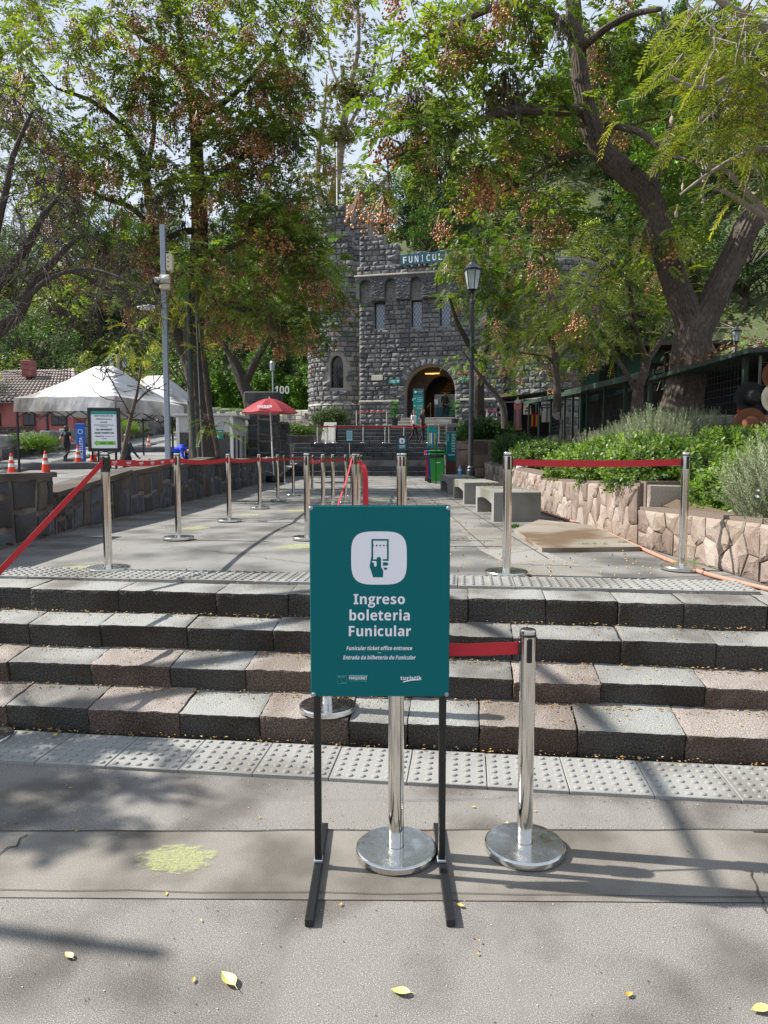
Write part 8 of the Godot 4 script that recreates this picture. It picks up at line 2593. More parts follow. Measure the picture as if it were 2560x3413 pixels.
func stalls() -> void:
	# nearest stall, with the hats
	var o := thing("market_stall", "nearest market stall with a leaf-strewn roof and wire grids, at the right edge", "stall", Vector3(5.9, 1.15, -10.6))
	for x in [-1.05, 1.6]:
		for z in [-1.6, 0.95]:
			part(o, "post", bx(Vector3(0.06, 1.85, 0.06), 0.0, Vector3(x, 0.92, z)), M.stall_green)
	part(o, "roof", bx(Vector3(3.3, 0.06, 3.4), 0, Vector3.ZERO), M.stall_green, Transform3D(Basis(Vector3.BACK, 0.05), Vector3(0.4, 1.93, -0.3)))
	part(o, "counter", bx(Vector3(2.4, 0.75, 1.6), 0.0, Vector3(0.4, 0.38, -0.9)), M.stall_green)
	part(o, "back_wall", bx(Vector3(2.8, 2.2, 0.05), 0, Vector3(0.3, 1.1, -1.7)), M.dark_cloth)
	part(o, "wire_grid", wire_grid(1.7, 1.6, 0.1, 0.003), M.grid_wire, Transform3D(Basis.IDENTITY, Vector3(0.0, 1.05, 0.98)))
	part(o, "wire_grid", wire_grid(2.4, 1.6, 0.1, 0.0022), M.dark_iron, Transform3D(Basis(Vector3.UP, PI / 2), Vector3(-1.07, 1.05, -0.3)))
	part(o, "grid_edge", bx(Vector3(0.025, 1.7, 0.025), 0, Vector3(-0.87, 1.05, 0.98)), M.grid_wire)
	var lw := []
	var lt := []
	for i in 700:
		lw.append(Transform3D(Basis(Vector3.UP, rnd(0, TAU)) * Basis(Vector3.RIGHT, rnd(-0.4, 0.4)).scaled(Vector3.ONE * rnd(0.5, 1.3)), Vector3(rnd(-1.2, 2.0), 2.0, rnd(-2.0, 1.35)) + Vector3(0, rnd(-0.03, 0.06), 0)))
		lt.append(lin(186, 128, 84).lerp(lin(120, 84, 60), rng.randf()))
	many(o, "roof_litter", leaf_shape(0.09, 0.04, 0.5), M.leaf_matt, lw, lt)
	solo("storage_box", bx(Vector3(0.5, 0.36, 0.5), 0.01), M.box_grey, "silver-grey wrapped box on the stall counter behind the grid", "box", Vector3(5.12, 2.1, -11.2), 0.1)
	var cb := thing("cardboard_box", "brown cardboard box with hand holes on the stall counter", "box", Vector3(5.62, 2.1, -11.0), 0.05)
	part(cb, "carton", bx(Vector3(0.46, 0.34, 0.4), 0.006), M.box_card)
	part(cb, "hand_hole", bx(Vector3(0.04, 0.05, 0.006), 0, Vector3(-0.12, 0.02, 0.2)), M.black_gap)
	part(cb, "hand_hole", bx(Vector3(0.04, 0.05, 0.006), 0, Vector3(0.14, 0.04, 0.2)), M.black_gap)
	solo("red_bag", block(Vector3(0.26, 0.2, 0.22), Vector3i(6, 6, 6), 0.08, 0.05, 0.9, 610), M.bin_red, "crumpled red plastic bag on top of the cardboard box", "bag", Vector3(5.6, 2.37, -11.05))
	solo("yellow_crate", bx(Vector3(0.4, 0.3, 0.25), 0.03), M.yellow, "yellow crate high inside the hat stall", "crate", Vector3(6.2, 3.05, -11.3), 0.2)
	var f := Basis(Vector3.RIGHT, PI / 2)
	hat("sun_hat", "wide black hat with a ribbon hanging on the wire grid", Vector3(4.82, 2.41, -9.45), 0.215, M.felt_black, f * Basis(Vector3.RIGHT, -0.1))
	hat("sun_hat", "brown felt hat hanging under the black hat", Vector3(4.8, 2.08, -9.4), 0.2, M.felt_brown, f * Basis(Vector3.BACK, 0.25))
	hat("sun_hat", "cream hat half cut off by the right picture edge", Vector3(5.14, 2.41, -9.42), 0.2, M.felt_cream, f)
	hat("sun_hat", "brown hat at the right picture edge above the cream one", Vector3(5.14, 2.7, -9.42), 0.2, M.felt_brown, f)
	solo("folded_cloth", block(Vector3(0.3, 0.22, 0.12), Vector3i(6, 6, 3), 0.04, 0.04, 0.9, 611), M.cloth_white, "white crumpled cloth with a pattern below the brown hat", "cloth", Vector3(4.77, 1.82, -9.4))
	# long stall row
	for q in [[Vector3(6.3, 1.35, -18.5), 6.4, "middle market stall of dark green posts under a long sloping roof"], [Vector3(6.9, 1.7, -27.0), 8.4, "far market stall under the long green roof in front of the castle's right tower"]]:
		o = thing("market_stall", q[2], "stall", q[0])
		var len: float = q[1]
		part(o, "roof", bx(Vector3(2.6, 0.06, len + 0.8), 0, Vector3.ZERO), M.stall_roof, Transform3D(Basis(Vector3.BACK, 0.12) * Basis(Vector3.RIGHT, 0.03), Vector3(0.6, 2.3, 0)))
		part(o, "roof_edge", bx(Vector3(0.05, 0.14, len + 0.8), 0, Vector3.ZERO), M.stall_roof, Transform3D(Basis(Vector3.RIGHT, 0.03), Vector3(-0.72, 2.14, 0)))
		for k in 5:
			part(o, "post", bx(Vector3(0.07, 2.2, 0.07), 0, Vector3(-0.6, 1.05, (k - 2) * len / 4.1)), M.stall_green)
		part(o, "back_wall", bx(Vector3(0.06, 2.2, len), 0, Vector3(1.7, 1.1, 0)), M.dark_stone)
		part(o, "counter", bx(Vector3(1.0, 0.8, len * 0.9), 0, Vector3(0.6, 0.4, 0)), M.dark_wood)
		part(o, "wire_grid", wire_grid(len * 0.4, 1.3, 0.14, 0.004), M.dark_iron, Transform3D(Basis(Vector3.UP, PI / 2), Vector3(-0.3, 1.3, 0)))
	o = thing("market_stall", "farthest market stall hung with clothes, beside the castle's arch", "stall", Vector3(6.6, 2.1, -33.4), -0.1)
	for x in [-1.0, 1.6]:
		for z in [-0.9, 0.9]:
			part(o, "post", bx(Vector3(0.07, 2.3, 0.07), 0, Vector3(x, 1.1, z)), M.stall_green)
	part(o, "roof", bx(Vector3(3.4, 0.06, 2.6), 0, Vector3.ZERO), M.stall_green, Transform3D(Basis(Vector3.BACK, 0.12), Vector3(0.3, 2.35, 0.0)))
	part(o, "back_wall", bx(Vector3(2.8, 2.2, 0.05), 0, Vector3(0.3, 1.1, -0.9)), M.dark_cloth)
	part(o, "rail", bx(Vector3(2.9, 0.04, 0.04), 0, Vector3(0.3, 2.0, 0.95)), M.galvanised)
	var cl := [["patterned_robe", "long black and white patterned robe hanging at the left end of the clothes stall", -1.15, 0.5, 1.5, "cloth_grey"], ["summer_dress", "grey and pink sleeveless dress on a white mannequin bust", -0.45, 0.42, 1.25, "cloth_pink"], ["tote_bag", "cream tote bag with a small red and blue print", -0.02, 0.36, 0.55, "felt_cream"], ["red_shawl", "red and orange patterned shawl hung low between the sweaters", 0.3, 0.5, 0.6, "cloth_red"], ["dark_sweater", "dark patterned knitted sweater beside the tote bag", 0.36, 0.45, 0.5, "dark_cloth"], ["grey_sweater", "white and dark grey knitted jacket on the stall rail", 0.85, 0.55, 0.9, "cloth_white"], ["white_sweater", "white knitted jacket with wine red shoulders at the right of the rail", 1.45, 0.55, 0.8, "cloth_white"]]
	for q in cl:
		var at: Vector3 = o.transform * Vector3(q[2], 2.0 - (0.55 if q[0] == "red_shawl" else 0.02), 1.02)
		var c := thing(q[0], q[1], "clothing", at, -0.1, "clothes on the far stall")
		garment(c, q[0], q[3], q[4], M[q[5]])
	solo("paper_bag", block(Vector3(0.12, 0.1, 0.1), Vector3i(4, 4, 4), 0.03, 0.02, 0.9, 612), M.cloth_white, "small crumpled white bag on the planter wall beside the lamp post", "bag", Vector3(2.78, 1.42, -14.6))
	o = thing("green_kiosk", "green painted kiosk wall with dark openings behind the stall roofs", "kiosk", Vector3(11.0, 3.0, -30.0), -0.2)
	part(o, "wall", bx(Vector3(5.5, 3.2, 0.3), 0, Vector3(0, 1.4, 0)), M.green_wall)
	for x in [-1.6, 0.2, 1.8]:
		part(o, "opening", bx(Vector3(0.7, 1.8, 0.02), 0, Vector3(x, 1.6, 0.165)), M.black_gap)
		part(o, "post", bx(Vector3(0.14, 3.3, 0.14), 0, Vector3(x + 0.6, 1.5, 0.25)), M.dark_wood)
	part(o, "roof", bx(Vector3(6.2, 0.12, 2.0), 0, Vector3(0, 3.1, 0.4)), M.dark_wood)
	o = thing("arched_screen", "small ochre screen with three arched slots behind the clothes stall", "screen", Vector3(6.5, 4.0, -36.5), -0.15)
	var p := MB.new()
	p.prism(PackedVector2Array([Vector2(-0.6, 0), Vector2(0.6, 0), Vector2(0.6, 0.74), Vector2(0.45, 0.8), Vector2(0.3, 0.9), Vector2(0.15, 0.78), Vector2(0.0, 0.9), Vector2(-0.15, 0.78), Vector2(-0.3, 0.88), Vector2(-0.45, 0.78), Vector2(-0.6, 0.7)]), 0.08)
	part(o, "board", p.mesh(), M.ochre)
	for x in [-0.35, 0.0, 0.35]:
		part(o, "slot", bx(Vector3(0.09, 0.5, 0.01), 0, Vector3(x, 0.32, 0.085)), M.black_gap)

func garment(c: Node3D, kind: String, w: float, h: float, mt: Material) -> void:
	var sl := kind.contains("sweater")
	var p := PackedVector2Array()
	if kind == "summer_dress":
		for q in [[-0.5, -1], [0.5, -1], [0.3, -0.45], [0.42, -0.1], [0.36, 0], [0.2, 0], [0.0, -0.14], [-0.2, 0], [-0.36, 0], [-0.42, -0.1], [-0.3, -0.45]]:
			p.append(Vector2(q[0] * w, q[1] * h))
	elif sl:
		for q in [[-0.4, -1], [0.4, -1], [0.4, -0.3], [0.56, -0.82], [0.72, -0.78], [0.5, -0.04], [0.16, 0], [0.0, -0.06], [-0.16, 0], [-0.5, -0.04], [-0.72, -0.78], [-0.56, -0.82], [-0.4, -0.3]]:
			p.append(Vector2(q[0] * w, q[1] * h))
	elif kind == "tote_bag":
		for q in [[-0.5, -1], [0.5, -1], [0.46, -0.25], [0.2, -0.25], [0.12, 0.0], [-0.12, 0.0], [-0.2, -0.25], [-0.46, -0.25]]:
			p.append(Vector2(q[0] * w, q[1] * h))
	else:
		for q in [[-0.5, -1], [-0.1, -0.95], [0.45, -1], [0.5, -0.3], [0.3, 0], [-0.3, 0], [-0.46, -0.3]]:
			p.append(Vector2(q[0] * w, q[1] * h))
	var m := MB.new()
	m.prism(p, 0.07)
	part(c, "cloth", m.mesh(), mt)
	if kind == "summer_dress":
		m = MB.new()
		m.ball(Vector3(0, 0.02, 0.03), Vector3(0.16, 0.1, 0.07), 6, 10)
		m.tube([Vector3(0, 0.06, 0.03), Vector3(0, 0.22, 0.03)], [0.05, 0.055], 10)
		part(c, "mannequin_bust", m.mesh(), M.white_paint)
		part(c, "side_panel", bx(Vector3(0.1, h * 0.7, 0.01), 0, Vector3(-0.12, -h * 0.6, 0.075)), M.cloth_grey)
		part(c, "side_panel", bx(Vector3(0.1, h * 0.7, 0.01), 0, Vector3(0.12, -h * 0.6, 0.075)), M.cloth_grey)
	elif sl:
		part(c, "yoke_stripe", bx(Vector3(w * 0.8, h * 0.12, 0.01), 0, Vector3(0, -h * 0.14, 0.073)), M.cloth_wine if kind == "white_sweater" else M.cloth_grey)
		part(c, "yoke_stripe", bx(Vector3(w * 0.78, h * 0.05, 0.01), 0, Vector3(0, -h * 0.28, 0.073)), M.cloth_wine if kind == "white_sweater" else M.dark_cloth)
		part(c, "button_band", bx(Vector3(w * 0.12, h * 0.9, 0.01), 0, Vector3(0, -h * 0.54, 0.075)), M.cloth_wine if kind == "white_sweater" else M.cloth_grey)
	elif kind == "tote_bag":
		part(c, "print", bx(Vector3(0.12, 0.1, 0.006), 0, Vector3(0, -0.28, 0.071)), M.cloth_red)
		part(c, "print", bx(Vector3(0.2, 0.08, 0.006), 0, Vector3(0, -0.4, 0.071)), M.banner_blue)
	elif kind == "patterned_robe":
		for i in 14:
			var bl := MB.new()
			bl.ball(Vector3(rnd(-0.4, 0.4) * w, -h * rnd(0.05, 0.95), 0.07), Vector3(rnd(0.04, 0.08), rnd(0.05, 0.12), 0.008), 4, 8)
			part(c, "patch", bl.mesh(), M.felt_black if i % 2 else M.cloth_white)
	elif kind == "red_shawl":
		for i in 5:
			part(c, "stripe", bx(Vector3(0.05, h * 0.8, 0.006), 0, Vector3((i - 2) * 0.09, -h * 0.5, 0.073)), M.yellow if i % 2 else M.felt_black)

# ---------------------------------------------------------------- people
# one continuous surface round a skeleton of tapered bones; each bone [a, b, radius a, radius b, colour]
func body_mesh(bones: Array, cell: float, blend: float) -> ArrayMesh:
	var lo := Vector3(1e9, 1e9, 1e9)
	var hi := -lo
	for b in bones:
		var r: float = maxf(b[2], b[3]) + cell * 2.5
		lo = lo.min((b[0] as Vector3).min(b[1]) - Vector3.ONE * r)
		hi = hi.max((b[0] as Vector3).max(b[1]) + Vector3.ONE * r)
	var nx := int(ceil((hi.x - lo.x) / cell)) + 1
	var ny := int(ceil((hi.y - lo.y) / cell)) + 1
	var nz := int(ceil((hi.z - lo.z) / cell)) + 1
	var f := PackedFloat32Array()
	f.resize(nx * ny * nz)
	f.fill(1.0)
	var who := PackedInt32Array()
	who.resize(nx * ny * nz)
	var near := PackedFloat32Array()
	near.resize(nx * ny * nz)
	near.fill(1.0)
	for bi in bones.size():
		var b: Array = bones[bi]
		var a: Vector3 = b[0]
		var d: Vector3 = b[1] - a
		var l2 := maxf(d.length_squared(), 1e-6)
		var ra: float = b[2]
		var rb: float = b[3]
		var m := maxf(ra, rb) + cell * 2.2
		var p0 := ((a.min(b[1]) - Vector3.ONE * m - lo) / cell).floor()
		var p1 := ((a.max(b[1]) + Vector3.ONE * m - lo) / cell).ceil()
		for k in range(maxi(0, int(p0.z)), mini(nz, int(p1.z) + 1)):
			for j in range(maxi(0, int(p0.y)), mini(ny, int(p1.y) + 1)):
				for i in range(maxi(0, int(p0.x)), mini(nx, int(p1.x) + 1)):
					var p := lo + Vector3(i, j, k) * cell
					var t := clampf((p - a).dot(d) / l2, 0.0, 1.0)
					var e := p.distance_to(a + d * t) - lerpf(ra, rb, t)
					var q := (k * ny + j) * nx + i
					if e < near[q]:
						near[q] = e
						who[q] = bi
					var h := clampf(0.5 + 0.5 * (f[q] - e) / blend, 0.0, 1.0)
					f[q] = lerpf(f[q], e, h) - blend * h * (1.0 - h)
	var st := SurfaceTool.new()
	st.begin(Mesh.PRIMITIVE_TRIANGLES)
	var id := {}
	var count := 0
	var sy := nx
	var sz := nx * ny
	var off := [0, 1, sy, sy + 1, sz, sz + 1, sz + sy, sz + sy + 1]
	for k in nz - 1:
		for j in ny - 1:
			for i in nx - 1:
				var q := k * sz + j * sy + i
				var neg := 0
				for o in off:
					if f[q + o] < 0.0: neg += 1
				if neg == 0 or neg == 8:
					continue
				var s := Vector3.ZERO
				var n := 0
				for e in [[0, 1], [2, 3], [4, 5], [6, 7], [0, 2], [1, 3], [4, 6], [5, 7], [0, 4], [1, 5], [2, 6], [3, 7]]:
					var fa := f[q + off[e[0]]]
					var fb := f[q + off[e[1]]]
					if (fa < 0.0) != (fb < 0.0):
						var t := fa / (fa - fb)
						var ca := Vector3(e[0] & 1, (e[0] >> 1) & 1, e[0] >> 2)
						var cb := Vector3(e[1] & 1, (e[1] >> 1) & 1, e[1] >> 2)
						s += ca.lerp(cb, t)
						n += 1
				var bone: Array = bones[who[q]]
				st.set_color(bone[4])
				st.add_vertex(lo + (Vector3(i, j, k) + s / n) * cell)
				id[q] = count
				count += 1
	for k in range(1, nz - 1):
		for j in range(1, ny - 1):
			for i in range(1, nx - 1):
				var q := k * sz + j * sy + i
				for ax in 3:
					var st_: int = [1, sy, sz][ax]
					var ins := f[q] < 0.0
					if ins == (f[q + st_] < 0.0):
						continue
					var u: int = [sy, sz, 1][ax]
					var w: int = [sz, 1, sy][ax]
					var c := [id.get(q - u - w, -1), id.get(q - w, -1), id.get(q, -1), id.get(q - u, -1)]
					if c.has(-1): continue
					if ins: c.reverse()
					for t in [0, 1, 2, 0, 2, 3]:
						st.add_index(c[t])
	st.generate_normals()
	return st.commit()

# joints of somebody standing, facing +z; the pose moves some of them
func person(label: String, at: Vector3, turn: float, high: float, pose: Dictionary, look_: Dictionary) -> Node3D:
	var o := thing("person", label, "person", at, turn)
	var j := {"pelvis": Vector3(0, 0.98, 0), "belly": Vector3(0, 1.14, 0.01), "chest": Vector3(0, 1.32, 0), "neck": Vector3(0, 1.47, -0.01), "head": Vector3(0, 1.6, 0.02)}
	for s in [-1, 1]:
		var k := "l" if s > 0 else "r"
		j["hip" + k] = Vector3(s * 0.09, 0.93, 0)
		j["knee" + k] = Vector3(s * 0.1, 0.5, 0.015)
		j["ankle" + k] = Vector3(s * 0.1, 0.09, -0.02)
		j["toe" + k] = Vector3(s * 0.115, 0.035, 0.15)
		j["shoulder" + k] = Vector3(s * 0.17, 1.41, -0.01)
		j["elbow" + k] = Vector3(s * 0.22, 1.13, -0.02)
		j["wrist" + k] = Vector3(s * 0.23, 0.88, 0.05)
	for k in pose:
		j[k] = pose[k]
	var skin: Color = look_.get("skin", lin(196, 148, 120))
	var top: Color = look_.top
	var leg: Color = look_.legs
	var arm: Color = look_.get("sleeve", skin)
	var shoe: Color = look_.get("shoes", lin(40, 38, 38))
	var slim: float = look_.get("slim", 1.0)
	var up: Vector3 = (j.head - j.neck).normalized()
	var bones := [[j.pelvis, j.belly, 0.135 * slim, 0.125 * slim, top], [j.belly, j.chest, 0.125 * slim, 0.14 * slim, top], [j.chest, j.neck, 0.13 * slim, 0.055, top], [j.neck, j.head, 0.05, 0.06, skin], [j.head, j.head + up * 0.055, 0.088, 0.09, skin]]
	for k in ["l", "r"]:
		var wrist: Vector3 = j["wrist" + k]
		bones.append([j.chest, j["shoulder" + k], 0.1 * slim, 0.07 * slim, top])
		bones.append([j["shoulder" + k], (j["shoulder" + k] as Vector3).lerp(j["elbow" + k], 0.55), 0.062 * slim, 0.055 * slim, top])
		bones.append([(j["shoulder" + k] as Vector3).lerp(j["elbow" + k], 0.5), j["elbow" + k], 0.05 * slim, 0.043 * slim, arm])
		bones.append([j["elbow" + k], wrist, 0.043 * slim, 0.03, arm])
		var fore: Vector3 = (wrist - j["elbow" + k]).normalized()
		bones.append([wrist, wrist + fore * 0.07, 0.03, 0.036, skin])
		bones.append([j.pelvis, j["hip" + k], 0.12 * slim, 0.1 * slim, leg])
		bones.append([j["hip" + k], j["knee" + k], 0.095 * slim, 0.062 * slim, leg])
		bones.append([j["knee" + k], j["ankle" + k], 0.062 * slim, 0.042, leg])
		bones.append([j["ankle" + k], j["toe" + k], 0.045, 0.035, shoe])
	var body := part(o, "body", body_mesh(bones, 0.026, 0.035), M.skin_and_cloth)
	# fingers and face
	var hands := MB.new()
	hands.col = skin
	for k in ["l", "r"]:
		var wrist: Vector3 = j["wrist" + k]
		var fore: Vector3 = (wrist - j["elbow" + k]).normalized()
		var side := fore.cross(Vector3(0.2, 0.1, 1)).normalized()
		var palm := side.cross(fore).normalized()
		for i in 4:
			var a := wrist + fore * 0.085 + side * (i - 1.5) * 0.019
			var len: float = [0.062, 0.074, 0.07, 0.055][i]
			hands.tube([a, a + fore * len * 0.5 + palm * 0.008, a + fore * len + palm * 0.03], [0.0095, 0.009, 0.007], 5)
		var th := wrist + fore * 0.03 + side * 0.03
		hands.tube([th, th + side * 0.03 + fore * 0.03, th + side * 0.032 + fore * 0.065 + palm * 0.02], [0.012, 0.01, 0.008], 5)
	part(o, "fingers", hands.mesh(), M.skin_and_cloth)
	var face := MB.new()
	var fwd: Vector3 = (look_.get("gaze", Vector3(0, 0, 1)) as Vector3).normalized()
	var rt := up.cross(fwd).normalized()
	face.col = skin
	var hc: Vector3 = j.head + up * 0.03
	face.ball(hc + fwd * 0.095 - up * 0.012, Vector3(0.014, 0.026, 0.02), 5, 6)
	for s in [-1.0, 1.0]:
		face.ball(hc + rt * s * 0.09, Vector3(0.012, 0.03, 0.02), 5, 6)
	face.col = lin(30, 24, 22)
	for s in [-1.0, 1.0]:
		face.ball(hc + fwd * 0.082 + rt * s * 0.033 + up * 0.012, Vector3(0.012, 0.008, 0.008), 4, 6)
	face.col = lin(150, 84, 76)
	face.ball(hc + fwd * 0.084 - up * 0.058, Vector3(0.024, 0.008, 0.008), 4, 6)
	part(o, "face", face.mesh(), M.skin_and_cloth)
	if look_.get("hair", "short") != "none":
		var hb := [[hc + up * 0.035 - fwd * 0.02, hc + up * 0.05 - fwd * 0.03, 0.095, 0.095, Color.WHITE]]
		if look_.get("hair", "short") == "long":
			hb.append([hc - fwd * 0.05, j.neck - fwd * 0.1 - up * 0.05, 0.085, 0.08, Color.WHITE])
			hb.append([j.neck - fwd * 0.1 - up * 0.05, j.chest - fwd * 0.14 - up * 0.05, 0.085, 0.05, Color.WHITE])
		elif look_.get("hair", "short") == "curly":
			for i in 9:
				var e := inball() * 0.09
				hb.append([hc - fwd * 0.05 + e, hc - fwd * 0.06 + e * 1.3 - up * 0.04, 0.07, 0.06, Color.WHITE])
		else:
			hb.append([hc - fwd * 0.04, hc - fwd * 0.05 - up * 0.03, 0.08, 0.07, Color.WHITE])
		part(o, "hair", body_mesh(hb, 0.022, 0.03), M.hair_dark)
	o.scale = Vector3.ONE * high / 1.72
	return o

func people() -> void:
	var black := lin(26, 26, 29)
	person("person with long dark hair in a white t-shirt and black trousers walking over the landing", Vector3(1.52, 2.29, -36.25), 1.0, 1.66, {"kneel": Vector3(0.09, 0.5, 0.14), "anklel": Vector3(0.1, 0.09, 0.12), "toel": Vector3(0.11, 0.04, 0.28), "kneer": Vector3(-0.09, 0.5, 0.0), "ankler": Vector3(-0.1, 0.12, -0.26), "toer": Vector3(-0.1, 0.04, -0.1), "elbowl": Vector3(0.2, 1.14, -0.06), "wristl": Vector3(0.16, 0.94, 0.12)}, {"top": lin(206, 210, 220), "legs": black, "hair": "long", "slim": 0.88})
	person("person in a dark grey t-shirt and dark trousers walking beside the one in white", Vector3(1.95, 2.29, -36.6), 1.0, 1.76, {"kneer": Vector3(-0.09, 0.5, 0.12), "ankler": Vector3(-0.1, 0.09, 0.1), "toer": Vector3(-0.11, 0.04, 0.26), "anklel": Vector3(0.1, 0.11, -0.22), "toel": Vector3(0.1, 0.04, -0.05), "wristl": Vector3(0.2, 0.92, 0.14)}, {"top": lin(58, 60, 68), "legs": black})
	var c := castle_root.transform
	person("person in white shirt and dark waistcoat, hand at chin, inside the arch", c * Vector3(-1.0, 0.0, -0.7), 0.1, 1.76, {"elbowr": Vector3(-0.25, 1.16, 0.1), "wristr": Vector3(-0.08, 1.42, 0.17), "elbowl": Vector3(0.2, 1.14, 0.1), "wristl": Vector3(-0.04, 1.16, 0.2)}, {"top": lin(44, 44, 50), "legs": black, "sleeve": lin(206, 208, 216)})
	person("person in a dark suit seated on a stool inside the arch, legs crossed", c * Vector3(0.85, -0.02, -1.0), 0.1, 1.7, {"pelvis": Vector3(0, 0.86, -0.02), "hipl": Vector3(0.09, 0.84, 0.02), "hipr": Vector3(-0.09, 0.84, 0.02), "kneel": Vector3(0.1, 0.8, 0.42), "anklel": Vector3(0.14, 0.42, 0.42), "toel": Vector3(0.18, 0.38, 0.58), "kneer": Vector3(-0.1, 0.72, 0.36), "ankler": Vector3(-0.1, 0.34, 0.3), "toer": Vector3(-0.1, 0.3, 0.46), "wristl": Vector3(0.06, 0.94, 0.26), "wristr": Vector3(-0.06, 0.94, 0.26)}, {"top": lin(34, 34, 40), "legs": black, "sleeve": lin(34, 34, 40), "skin": lin(150, 110, 90)})
	var st := thing("stool", "dark tall stool under the seated person inside the arch", "stool", c * Vector3(0.85, 0, -1.05))
	part(st, "seat", bx(Vector3(0.36, 0.05, 0.36), 0.01, Vector3(0, 0.72, 0)), M.black_metal)
	for x in [-0.15, 0.15]:
		for z in [-0.15, 0.15]:
			part(st, "leg", bx(Vector3(0.03, 0.7, 0.03), 0, Vector3(x, 0.35, z)), M.black_metal)
	person("curly haired person in black running clothes jogging up the street, seen from behind", Vector3(-14.9, street_level(-33.5) - 0.02, -33.5), PI - 0.15, 1.68, {"kneel": Vector3(0.08, 0.5, 0.1), "anklel": Vector3(0.08, 0.1, 0.0), "toel": Vector3(0.08, 0.035, 0.17), "kneer": Vector3(-0.08, 0.52, -0.02), "ankler": Vector3(-0.07, 0.3, -0.34), "toer": Vector3(-0.07, 0.14, -0.36), "elbowl": Vector3(0.27, 1.16, -0.12), "wristl": Vector3(0.2, 1.12, 0.12), "elbowr": Vector3(-0.27, 1.16, -0.08), "wristr": Vector3(-0.18, 1.14, 0.16)}, {"top": black, "legs": lin(34, 34, 42), "hair": "curly", "slim": 0.92})
	person("person in a dark jacket standing with a bicycle under the canopy", Vector3(-8.75, street_level(-24.2), -24.2), PI - 0.5, 1.76, {"elbowr": Vector3(-0.24, 1.16, 0.1), "wristr": Vector3(-0.2, 1.0, 0.3)}, {"top": lin(52, 58, 70), "legs": black, "sleeve": lin(52, 58, 70), "hair": "short"})
	person("person in a blue jacket bending forward behind the camera pole", Vector3(-7.75, street_level(-26.5), -26.5), 1.35, 1.74, {"pelvis": Vector3(0, 0.95, -0.1), "belly": Vector3(0, 1.08, 0.06), "chest": Vector3(0, 1.14, 0.24), "neck": Vector3(0, 1.08, 0.42), "head": Vector3(0, 1.0, 0.5), "shoulderl": Vector3(0.17, 1.12, 0.34), "shoulderr": Vector3(-0.17, 1.12, 0.34), "elbowl": Vector3(0.2, 0.86, 0.4), "elbowr": Vector3(-0.2, 0.86, 0.4), "wristl": Vector3(0.14, 0.66, 0.5), "wristr": Vector3(-0.14, 0.66, 0.5), "hipl": Vector3(0.09, 0.9, -0.08), "hipr": Vector3(-0.09, 0.9, -0.08)}, {"top": lin(30, 66, 196), "legs": black, "sleeve": lin(30, 66, 196), "gaze": Vector3(0, -0.5, 0.9)})
	# bicycle
	var b := thing("bicycle", "dark bicycle beside the person in the dark jacket, behind the stone wall", "bicycle", Vector3(-8.25, street_level(-24.0), -23.95), 0.25)
	for x in [-0.52, 0.52]:
		var w := named(Node3D.new(), "wheel", b) as Node3D
		w.position = Vector3(x, 0.34, 0)
		var ty := MB.new()
		var p := []
		for i in 33:
			p.append(Vector3(cos(TAU * i / 32) * 0.32, sin(TAU * i / 32) * 0.32, 0))
		ty.tube(p, flat_r(33, 0.022), 6, false)
		part(w, "tyre", ty.mesh(), M.black_plastic)
		var sp := MB.new()
		for i in 14:
			sp.tube([Vector3.ZERO, Vector3(cos(TAU * i / 14) * 0.31, sin(TAU * i / 14) * 0.31, 0)], [0.002, 0.002], 3, false)
		part(w, "spokes", sp.mesh(), M.galvanised)
	var fr := MB.new()
	for q in [[Vector3(-0.52, 0.34, 0), Vector3(-0.14, 0.32, 0)], [Vector3(-0.52, 0.34, 0), Vector3(-0.2, 0.78, 0)], [Vector3(-0.14, 0.32, 0), Vector3(-0.22, 0.86, 0)], [Vector3(-0.14, 0.32, 0), Vector3(0.36, 0.76, 0)], [Vector3(-0.2, 0.78, 0), Vector3(0.36, 0.8, 0)], [Vector3(0.52, 0.34, 0), Vector3(0.34, 0.92, 0)]]:
		fr.tube(q, [0.02, 0.02], 6)
	part(b, "frame", fr.mesh(), M.black_metal)
	part(b, "saddle", bx(Vector3(0.26, 0.06, 0.14), 0.02, Vector3(-0.24, 0.9, 0)), M.black_plastic)
	fr = MB.new()
	fr.tube([Vector3(0.34, 0.95, -0.3), Vector3(0.36, 0.97, 0), Vector3(0.34, 0.95, 0.3)], [0.015, 0.015, 0.015], 6)
	part(b, "handlebar", fr.mesh(), M.black_metal)

# ---------------------------------------------------------------- fallen leaves
func leaf_shape(len: float, wide: float, curl: float) -> ArrayMesh:
	var mb := MB.new()
	var n := 7
	for i in n:
		var t0 := float(i) / n
		var t1 := float(i + 1) / n
		for s in [-1.0, 1.0]:
			var q := []
			for t in [t0, t1]:
				var w: float = wide * 0.5 * sin(PI * pow(t, 0.8)) * s
				var y: float = curl * len * (4 * (t - 0.5) * (t - 0.5)) * 0.5
				q.append(Vector3(0, y, len * (t - 0.5)))
				q.append(Vector3(w, y + absf(w) * (0.35 + curl), len * (t - 0.5)))
			mb.face([q[0], q[1], q[3], q[2]], Vector3(0, -9, 0))
	mb.tube([Vector3(0, curl * len * 0.5, -len * 0.5), Vector3(0.004, curl * len * 0.6, -len * 0.75)], [0.0012, 0.0008], 4)
	return mb.mesh()

